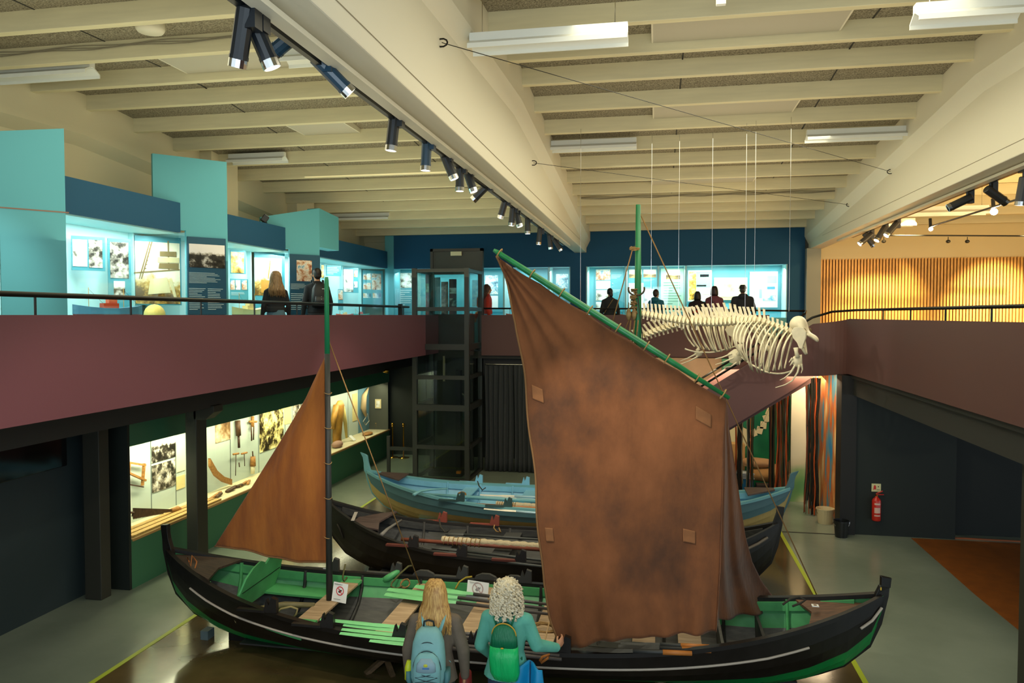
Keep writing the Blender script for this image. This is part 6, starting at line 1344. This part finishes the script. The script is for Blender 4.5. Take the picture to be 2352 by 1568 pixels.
# ---------------------------------------------------------------- people
SKIN = mat('skin', 'c48a66', .5, noise=.06, nscale=8); SKIND = mat('skin_darker', '9a6648', .5)
def hairm(n, a, b): return mat(n, a, .45, c2=b, nscale=30, stretch=(3, 3, .35), detail=5)
def person(loc, face, H, lab, top, topm, legm, hair, hairmm, pose=None, vox=.014, skin=None, hidden=True, wide=1.0, hooded=False, group=None):
    """face = heading in radians (0 = looking +Y). Built in local metres for a 1.70 m figure, scaled to H."""
    s = H/1.70; R_ = Matrix.Rotation(face, 3, 'Z'); L = Vector(loc); skin = skin or SKIN
    def W(x, y, z): return L + R_ @ Vector((x*s, y*s, z*s))
    pose = pose or {}
    t = thing('person', L, lab, 'person', group)
    def loft(mb, rows, n=18):
        R = []
        for (x, y, z, rx, ry) in rows: R.append([W(x+rx*math.cos(2*PI*j/n), y+ry*math.sin(2*PI*j/n), z) for j in range(n)])
        mb.rings(R)
    def cap(mb, a, b, ra, rb, n=12): mb.caps(W(*a), W(*b), ra*s, rb*s, n)
    wd = wide
    # skin body: one surface
    b = MB()
    loft(b, [(0, 0, .88, .13, .09), (0, 0, 1.0, .12, .085), (0, 0, 1.2, .13, .09), (0, 0, 1.36, .14, .08), (0, 0, 1.42, .07, .06), (0, .0, 1.47, .052, .052), (0, .01, 1.54, .05, .052)])
    hz = 1.585
    for c, r in (((0, .0, hz+.02), (.075, .095, .10)), ((0, .03, hz-.03), (.058, .065, .07)), ((0, .055, hz-.075), (.034, .03, .028))): b.ell(W(*c), tuple(k*s for k in r), 16, 12, rot=R_)
    b.ell(W(0, .105, hz-.015), (.012*s, .018*s, .022*s), 8, 6, rot=R_)
    for e in (-1, 1): b.ell(W(e*.076, -.005, hz-.015), (.010*s, .02*s, .032*s), 8, 6, rot=R_)
    for e in (-1, 1): cap(b, (e*.085, 0, .86), (e*.10, 0, .46), .07, .05); cap(b, (e*.10, 0, .46), (e*.10, -.02, .09), .05, .035); cap(b, (e*.10, -.02, .045), (e*.11, .14, .035), .04, .03)
    arms = pose.get('arms', {})
    AR = {}
    for e in (-1, 1):
        sh, el, wr, hd = arms.get(e, ((e*.165*wd, 0, 1.345), (e*.225*wd, -.02, 1.09), (e*.24*wd, .05, .86), (e*.235*wd, .08, .78)))
        AR[e] = (sh, el, wr, hd); cap(b, sh, el, .045, .038); cap(b, el, wr, .036, .026)
    b2 = b
    b.build('body', skin, t, remesh=vox*s, sm=2)
    # hands with five fingers
    if pose.get('hands', True):
        for e in (-1, 1):
            sh, el, wr, hd = AR[e]; wv, hv = W(*wr), W(*hd); d = (hv-wv).normalized(); fw = R_ @ Vector((0, 1, 0)) if abs(d.z) > .5 else Vector((0, 0, 1)); fw = (fw-d*fw.dot(d)).normalized(); sd = d.cross(fw).normalized()
            h = MB(); p0 = wv; p1 = wv+d*.09*s
            Rg = []
            for q, wdt, thk in ((-.01, .026, .020), (.02, .030, .018), (.05, .040, .017), (.085, .042, .014)):
                Rg.append([wv+d*q*s+fw*wdt*s*math.cos(2*PI*j/12)+sd*thk*s*math.sin(2*PI*j/12) for j in range(12)])
            h.rings(Rg)
            curl = pose.get('curl', .5); inn = -sd*(1 if (R_ @ Vector((e, 0, 0))).dot(sd) > 0 else -1)
            for k, (o, ln) in enumerate(((-.030, .058), (-.010, .072), (.010, .078), (.030, .070))):
                a = p1+fw*o*s-d*.012*s; b_ = a+(d+inn*curl*.35).normalized()*ln*.5*s; c_ = b_+(d+inn*curl*1.2).normalized()*ln*.32*s; e_ = c_+(d*.6+inn*curl*1.6).normalized()*ln*.26*s
                h.tube([a, b_, c_, e_], [.0095*s, .0088*s, .008*s, .0055*s], 7)
            a = wv+d*.03*s+fw*.028*s; h.tube([a, a+(fw*.8+d*.6+inn*.3).normalized()*.035*s, a+(fw*.5+d*1.0+inn*.5).normalized()*.062*s], [.012*s, .010*s, .007*s], 7)
            h.build('hand', skin, t, remesh=.0045*s if vox < .012 else .007*s, sm=1)
    # trousers / legs
    g = MB(); loft(g, [(0, 0, .80, .165*wd, .12), (0, 0, .90, .17*wd, .125), (0, 0, 1.0, .155*wd, .11)])
    for e in (-1, 1): cap(g, (e*.085, 0, .84), (e*.10, 0, .46), .092, .066); cap(g, (e*.10, 0, .46), (e*.10, -.02, .12), .066, .052)
    g.build('trousers', legm, t, remesh=vox*s, sm=2)
    f = MB()
    for e in (-1, 1): f = MB(); f.ell(W(e*.105, .05, .045), (.05*s, .14*s, .05*s), 12, 8, rot=R_); f.ell(W(e*.10, -.02, .07), (.048*s, .06*s, .07*s), 12, 8, rot=R_); f.build('shoe', mat('shoe_dark', '1c1c1e', .6), t, smooth=True, remesh=.014)
    # top garment
    j = MB(); hem = pose.get('hem', .88); fl = pose.get('flare', 0)
    loft(j, [(0, 0, hem, (.175+fl)*wd, .13+fl), (0, 0, hem+.08, (.170+fl*.5)*wd, .125), (0, 0, 1.08, .150*wd, .112), (0, 0, 1.22, .168*wd, .118), (0, 0, 1.34, .185*wd, .112), (0, 0, 1.405, .165*wd, .088), (0, 0, 1.44, .10, .068), (0, .0, 1.475, .066, .062)])
    for e in (-1, 1):
        sh, el, wr, hd = AR[e]; r0 = pose.get('sleeve', 1)
        j.caps(W(*sh), W(*el), .060*s*r0, .053*s*r0); j.caps(W(*el), W(*wr), .054*s*r0, .038*s*r0)
        j.caps(W(0, 0, 1.375), W(*sh), .075*s, .062*s*r0)
    if hooded: j.ell(W(0, -.09, 1.42), (.13*s, .08*s, .08*s), 12, 8, rot=R_)
    j.build(top, topm, t, remesh=vox*s, sm=3)
    # hair
    hm = MB(); rnd = random.Random(int(abs(L.x*100)+L.y*10)); HC = (0, -.005, hz+.03)
    if hair == 'short':
        hm.ell(W(0, -.012, hz+.035), (.082*s, .098*s, .098*s), 18, 12, rot=R_)
        hm.ell(W(0, -.045, hz-.01), (.070*s, .058*s, .075*s), 14, 10, rot=R_)
        hm.build('hair', hairmm, t, remesh=.010, sm=2)
    elif hair == 'bun':
        hm.ell(W(0, -.012, hz+.03), (.083*s, .10*s, .098*s), 18, 12, rot=R_); hm.ell(W(.03, -.07, hz-.06), (.055*s, .045*s, .07*s), 12, 8, rot=R_)
        hm.build('hair', hairmm, t, remesh=.010, sm=2)
    elif hair == 'bob':
        loft(hm, [(0, -.02, hz-.14, .085, .06), (0, -.02, hz-.10, .10, .085), (0, -.015, hz, .096, .10), (0, -.01, hz+.07, .082, .09), (0, -.01, hz+.12, .045, .05)]); hm.build('hair', hairmm, t, remesh=.010, sm=3)
    elif hair == 'long':
        # core cap plus many falling strands
        hm.ell(W(0, -.015, hz+.03), (.088*s, .105*s, .102*s), 18, 12, rot=R_)
        Ln = pose.get('hairlen', .36)
        loft(hm, [(0, -.085, hz+.08-Ln-.02, .085, .022), (0, -.085, hz-.16, .115, .045), (0, -.06, hz-.08, .105, .07), (0, -.03, hz, .092, .088)])
        for i in range(pose.get('strands', 150)):
            a = -PI*.5+rnd.uniform(-1.9, 1.9); ca, sa = math.cos(a), math.sin(a); k = rnd.uniform(.75, 1.05)
            P = [W(.008*ca, -.01+.008*sa, hz+.146), W(.050*ca, -.01+.060*sa, hz+.135), W(.080*ca, -.012+.092*sa, hz+.095), W(.098*ca, -.012+.110*sa, hz+.02), W(.103*ca, -.012+.114*sa, hz-.05)]
            x1 = (.10+rnd.uniform(-.012, .012))*ca*1.05; y1 = -.03+.095*min(sa, .2)
            P += [W(x1*1.10, y1-.01, hz-.12), W(x1*1.18+rnd.uniform(-.01, .01), y1-.02, hz-.19), W(x1*1.25+rnd.uniform(-.02, .02), min(y1, -.07)-.035, hz+.1-Ln*k)]
            hm.tube(P, [.005*s, .008*s, .009*s, .009*s, .009*s, .009*s, .007*s, .002*s], 5)
        hm.build('hair', hairmm, t, smooth=True)
    elif hair == 'curly':
        hm.ell(W(0, -.015, hz+.02), (.105*s, .112*s, .115*s), 18, 12, rot=R_); hm.ell(W(0, -.04, hz-.08), (.115*s, .085*s, .075*s), 18, 12, rot=R_)
        for i in range(300):
            a = rnd.uniform(0, 2*PI); z = rnd.uniform(-.16, .135); w_ = (.118+.012*rnd.random())*(math.sqrt(max(0.05, 1-(max(0, z)/.14)**2)) if z > 0 else 1.08)
            if math.sin(a) > .55 and z < .07: continue
            cx, cyy = w_*math.cos(a), w_*.92*math.sin(a)-.02; P = []; r_ = rnd.uniform(.008, .014); ph = rnd.uniform(0, 6)
            for q in range(9): P.append(W(cx+r_*math.cos(ph+q*1.3), cyy+r_*math.sin(ph+q*1.3), hz+z-.007*q))
            hm.tube(P, [.0085*s]*7+[.006*s, .003*s], 6)
        hm.build('hair', hairmm, t, smooth=True)
    elif hair == 'cap':
        hm.ell(W(0, -.01, hz+.0), (.080*s, .094*s, .09*s), 16, 10, rot=R_); hm.build('hair', hairmm, t, remesh=.012, sm=2)
        k = MB(); loft(k, [(0, -.005, hz+.03, .086, .10), (0, -.005, hz+.09, .083, .097), (0, 0, hz+.13, .055, .065)]); k.ell(W(0, .03, hz+.045), (.115*s, .12*s, .012*s), 16, 6, rot=R_); k.build('hat', mat('cap_dark', '2a2a22', .8), t, smooth=True)
    return t, W, R_, s, AR
def straps(W, xo, zt, zb, m, par, yb=-.15, w=.035):
    for e in (-1, 1):
        P = [W(e*xo*.6, yb-.01, zt-.07), W(e*xo*.85, -.135, zt+.0), W(e*xo*.98, -.075, zt+.055), W(e*xo, .01, zt+.07), W(e*xo*1.1, .13, zt-.12), W(e*xo*1.35, .09, zb+.12), W(e*xo*1.4, -.06, zb+.03)]
        MB().tube(P, [(w*.5, .008)]*len(P), 8).build('strap', m, par, smooth=True)
# --- woman with long blonde hair, foreground left
pA = at(1001, 1337, Y=6.30); hA = 1.69
pA = (at(1000, 1400, Y=6.30).x, 6.30, 0); hA = zat(1336, pA[0], 6.30)
FA = math.radians(9)
t1, W1, R1, s1, A1 = person(pA, FA, hA, 'person with long blonde hair in a grey-brown jacket, standing beside the foremost boat', 'jacket', mat('jacket_taupe', '6e6152', .85, noise=.10, nscale=10, bump=.35, bscale=6),
    mat('trousers_dark_green', '26302a', .8), 'long', hairm('hair_blonde', 'e8bc70', 'a8743a'), dict(hem=.84, flare=.025, hairlen=.40, strands=260, sleeve=1.08, arms={-1: ((-.17, 0, 1.35), (-.24, -.01, 1.10), (-.245, .03, .86), (-.225, .06, .78)), 1: ((.17, 0, 1.35), (.25, -.02, 1.10), (.26, .02, .86), (.25, .05, .78))}), vox=.009)
TB = mat('backpack_teal', '7fb4b4', .6, noise=.08, nscale=8, bump=.3, bscale=14); TBD = mat('backpack_teal_dark', '4a7c80', .6); CORD = mat('cord_dark', '2e4248', .7)
bp1 = thing('backpack', W1(0, -.20, .92), 'pale blue-green backpack with crossed cords worn by the blonde person', 'backpack')
def pack(W, rows, n=24, pw=.72):
    R = []
    for (x, y, z, rx, ry) in rows:
        R.append([W(x+math.copysign(abs(math.cos(2*PI*j/n))**pw, math.cos(2*PI*j/n))*rx, y+math.copysign(abs(math.sin(2*PI*j/n))**pw, math.sin(2*PI*j/n))*ry, z) for j in range(n)])
    return MB().rings(R)
cx = -.035
pack(W1, [(cx, -.17, .86, .105, .05), (cx, -.185, .875, .135, .075), (cx, -.20, .96, .150, .105), (cx, -.20, 1.10, .148, .11), (cx, -.19, 1.24, .135, .095), (cx, -.175, 1.33, .105, .07), (cx, -.16, 1.37, .06, .04)]).build('main_bag', TB, bp1, smooth=True)
pack(W1, [(cx, -.27, .92, .10, .03), (cx, -.295, .95, .118, .045), (cx, -.305, 1.06, .118, .05), (cx, -.30, 1.15, .10, .045), (cx, -.285, 1.20, .06, .03)]).build('front_pocket', TB, bp1, smooth=True)
pack(W1, [(cx, -.325, 1.04, .07, .02), (cx, -.342, 1.06, .085, .03), (cx, -.342, 1.12, .08, .03), (cx, -.33, 1.165, .045, .02)]).build('top_pocket', mat('pocket_grey_blue', '8aa8b4', .5), bp1, smooth=True)
for e in (-1, 1): pack(W1, [(cx+e*.155, -.20, .90, .018, .055), (cx+e*.165, -.20, .93, .026, .065), (cx+e*.165, -.20, 1.01, .024, .065)]).build('side_pocket', TBD, bp1, smooth=True)
for z0_, r_, yy in ((1.215, .118, -.285), (1.275, .13, -.25)):
    MB().tube([W1(cx+r_*math.cos(a), yy-.02*math.sin(a), z0_-.17+.17*math.sin(a)) for a in [PI*i/16 for i in range(17)]], .0045, 5).build('zip', CORD, bp1)
for k in range(3):
    for e in (-1, 1): MB().tube([W1(cx+e*.095, -.335, 1.045-.045*k), W1(cx, -.357, 1.022-.045*k), W1(cx-e*.095, -.335, 1.0-.045*k)], .003, 5).build('cord', CORD, bp1)
MB().tube([W1(cx-.045, -.16, 1.37), W1(cx-.04, -.17, 1.415), W1(cx, -.175, 1.43), W1(cx+.04, -.17, 1.415), W1(cx+.045, -.16, 1.37)], .008, 6).build('grab_loop', mat('strap_black', '22282a', .7), bp1, smooth=True)
MB().ell(W1(cx+.0, -.373, 1.12), (.018*s1, .004*s1, .014*s1), 10, 6, rot=R1).build('yellow_emblem', mat('emblem_yellow', 'c8cc38', .5), bp1); MB().bar(W1(cx-.028, -.371, 1.095), W1(cx+.03, -.371, 1.095), .003, .014).build('blue_emblem', mat('emblem_blue', '4a78b0', .5), bp1)
straps(W1, .095, 1.40, .98, TB, bp1, w=.05)
MB().tube([W1(cx-.175, -.215, .93), W1(cx-.172, -.215, 1.03), W1(cx-.166, -.21, 1.09)], [.030, .030, .018], 12).build('water_bottle', mat('bottle_lime', 'c8d424', .4), bp1, smooth=True)
bg = thing('handbag', W1(.24, .09, .70), 'dark bag with a red side hanging at the right side of the blonde person', 'bag')
pack(W1, [(.245, .16, .62, .05, .09), (.25, .16, .66, .06, .10), (.25, .16, .80, .055, .09), (.25, .16, .84, .03, .06)]).build('bag_body', mat('bag_red', '8a2420', .6), bg, smooth=True)
MB().tube([W1(.25, .16, .84), W1(.21, .10, 1.05), W1(.15, .09, 1.30), W1(.11, .0, 1.45)], .006, 6).build('bag_strap', mat('strap_black', '22282a', .7), bg)
# --- woman with curly grey-blonde hair, foreground right
pB = (at(1165, 1400, Y=6.42).x, 6.42, 0); hB = zat(1330, pB[0], 6.42)
t2, W2, R2_, s2, A2 = person(pB, math.radians(-2), hB, 'person with curly pale hair in a sea-green sweater reaching towards the foremost boat', 'sweater', mat('sweater_seagreen', '5fae9a', .85, noise=.08, nscale=10, bump=.3, bscale=9),
    mat('jeans_blue', '2e4258', .8, noise=.15, nscale=20), 'curly', hairm('hair_grey_blonde', 'f4ead0', 'c8b48a'), dict(hem=.86, flare=.035, sleeve=1.1, curl=.7, arms={-1: ((-.17, 0, 1.35), (-.24, .0, 1.10), (-.20, .16, .95), (-.15, .24, .92)), 1: ((.17, .0, 1.35), (.255, .03, 1.13), (.395, .22, 1.04), (.44, .30, 1.07))}), vox=.009)
GB = mat('bag_green', '08b864', .35, noise=.10, nscale=6, bump=.45, bscale=18, stretch=(3, 3, .6)); GBD = mat('bag_green_dark', '08704a', .45, bump=.5, bscale=20, stretch=(4, 4, .3))
bp2 = thing('backpack', W2(0, -.16, .92), 'bright green thin backpack with an ochre edge worn by the curly-haired person', 'backpack')
pack(W2, [(.03, -.155, .88, .05, .03), (.028, -.165, .90, .105, .05), (.02, -.17, .96, .128, .07), (.01, -.17, 1.10, .128, .075), (.01, -.165, 1.185, .122, .06)]).build('lower_bag', GB, bp2, smooth=True)
pack(W2, [(.01, -.165, 1.183, .120, .057), (.01, -.16, 1.26, .112, .05), (.01, -.15, 1.33, .09, .04), (.01, -.14, 1.37, .04, .025)]).build('upper_bag', GBD, bp2, smooth=True)
MB().tube([W2(.01+.105*math.cos(a), -.165, 1.275+.10*math.sin(a)) for a in [PI*i/16 for i in range(17)]], .006, 6).build('edge_piping', mat('piping_ochre', 'c89a2c', .6), bp2, smooth=True)
MB().ell(W2(.01, -.235, 1.19), (.014*s2, .008*s2, .007*s2), 8, 6).build('toggle', mat('piping_ochre', 'c89a2c', .6), bp2); straps(W2, .10, 1.40, 1.0, GBD, bp2, yb=-.12, w=.03)
# blue jacket hanging over the arm
bj = thing('jacket', W2(.20, .0, .6), 'bright blue jacket draped from the arm of the curly-haired person', 'jacket')
def drape(i, j):
    x = .10+.22*i+.10*j*(i-.35); y = -.06-.04*math.sin(i*9+j*2)-.03*math.sin(j*5); z = 1.02-.52*j-.10*abs(i-.45)*(1-j)
    return W2(x, y, z)
MB().grid(drape, 30, 20).build('cloth', mat('jacket_blue', '0a8cc4', .45, noise=.08, nscale=5), bj, smooth=True, solid=.02)
MB().tube([drape(.52, j/10)+Vector((0, -.018, 0)) for j in range(11)], .006, 5).build('zip', mat('zip_navy', '0c3858', .5), bj)
# --- upstairs visitors
def vis(u, v, Y=None, X=None, face=0, lab='', **k):
    p = at(u, v, X=X, Y=Y); z = zat(v, p.x, p.y); H = z-MEZ
    return person((p.x, p.y, MEZ), face, H, lab, **k)
DK = lambda n, c: mat(n, c, .85, bump=.2, bscale=10)
a_ = vis(633, 626, X=-6.75, face=math.radians(42), lab='person with long fair hair in a black top and grey-blue skirt facing the left case', top='top', topm=DK('top_black', '14161a'), legm=DK('skirt_greyblue', '3f5c6c'), hair='long', hairmm=hairm('hair_fair', 'a88458', '6e5230'), pose=dict(hairlen=.42, strands=150, hem=.98, sleeve=.85))
MB().loft([(a_[1](0, 0, 1.02), .15, .11), (a_[1](0, 0, .85), .20, .16), (a_[1](0, 0, .5), .26, .22)], 18).build('skirt', DK('skirt_greyblue', '3f5c6c'), a_[0], smooth=True)
b_ = vis(728, 617, X=-6.75, face=math.radians(38), lab='short-haired person in black with a black backpack facing the left case', top='t_shirt', topm=DK('shirt_black', '16181c'), legm=DK('trousers_dark', '24282c'), hair='short', hairmm=hairm('hair_brown_dark', '2c2018', '140e0a'), pose=dict(sleeve=1.0), wide=1.05)
bk = thing('backpack', b_[1](0, -.2, 1.0), 'black backpack with small white mark worn by the short-haired visitor', 'backpack')
pack(b_[1], [(0, -.16, .98, .11, .05), (0, -.19, 1.0, .145, .09), (0, -.20, 1.15, .15, .11), (0, -.18, 1.32, .13, .09), (0, -.15, 1.42, .07, .05)]).build('main_bag', mat('pack_black', '101114', .6, bump=.3, bscale=10), bk, smooth=True)
pack(b_[1], [(0, -.28, 1.02, .10, .03), (0, -.30, 1.08, .115, .045), (0, -.29, 1.18, .10, .035)]).build('front_pocket', mat('pack_black2', '1a1b1e', .5), bk, smooth=True)
straps(b_[1], .10, 1.42, 1.05, mat('pack_black', '101114', .6), bk)
MB().obox(b_[1](.05, -.275, 1.32), (.05, .01, .012), b_[2]).build('white_mark', M['paper'], bk)
for k in range(4): MB().ell(b_[1](0, -.338, 1.04+.045*k), .006, 6, 4).build('stud', M['paper'], bk)
vis(1120, 655, Y=19.5, face=math.radians(-75), lab='person with long brown hair in a red top beside the lift, seen from the side', top='red_top', topm=mat('top_red', 'b8301c', .8, bump=.2, bscale=10), legm=DK('jeans_pale', '7c94a8'), hair='long', hairmm=hairm('hair_auburn', '6a3a24', '3a1e12'), pose=dict(hairlen=.36, strands=110, hem=.95))
c_ = vis(1401, 662, Y=19.45, face=math.radians(5), lab='person with tied-up dark hair and thin shoulder strap left of the green mast', top='dark_top', topm=DK('top_darkgrey', '24282a'), legm=DK('skirt_dark', '2e3236'), hair='bun', hairmm=hairm('hair_black', '1c1a18', '0c0b0a'))
MB().tube([c_[1](-.17, -.14, 1.0), c_[1](-.05, -.135, 1.2), c_[1](.09, -.09, 1.42)], .008, 5).build('shoulder_strap', mat('strap_tan', '8a7048', .7), c_[0])
vis(1507, 665, Y=19.55, face=math.radians(-25), lab='person with short hair in a turquoise hooded jacket right of the mast', top='jacket', topm=mat('jacket_turquoise', '14687c', .7, bump=.2, bscale=10), legm=DK('trousers_dark', '24282c'), hair='short', hairmm=hairm('hair_brown', '3c2a1c', '1e140c'), hooded=True, pose=dict(sleeve=1.15))
d_ = vis(1602, 669, Y=19.45, face=math.radians(0), lab='person in a black and red top before the yellow poster, shortest of the group', top='black_top', topm=DK('top_black2', '1a1416'), legm=DK('trousers_dark', '24282c'), hair='bob', hairmm=hairm('hair_darkgreen', '1c2014', '0c0e08'), wide=1.08)
MB().grid(lambda i, j: d_[1](-.13+.16*i, -.145, 1.08+.12*j+.04*math.sin(i*3)), 6, 4).build('red_pattern', mat('pattern_red', 'c03818', .7), d_[0], solid=.004)
e_ = vis(1641, 657, Y=19.5, face=math.radians(-4), lab='person in a plum cardigan with a dark bag strap across the back', top='cardigan', topm=mat('cardigan_plum', '6e3c48', .85, bump=.3, bscale=10), legm=DK('trousers_dark', '24282c'), hair='bob', hairmm=hairm('hair_darkbrown', '2c1c16', '160e0a'))
MB().tube([e_[1](-.10, -.10, 1.40), e_[1](.0, -.145, 1.22), e_[1](.14, -.145, 1.02), e_[1](.19, -.10, .96)], .010, 6).build('bag_strap', mat('strap_black', '22282a', .7), e_[0])
vis(1706, 655, Y=19.5, face=math.radians(4), lab='broad person in a dark jacket and brimmed cap at the right of the group', top='jacket', topm=DK('jacket_charcoal', '22282e'), legm=DK('trousers_dark', '24282c'), hair='cap', hairmm=hairm('hair_grey', '4a4640', '2c2a26'), wide=1.22, hooded=True, pose=dict(sleeve=1.25))
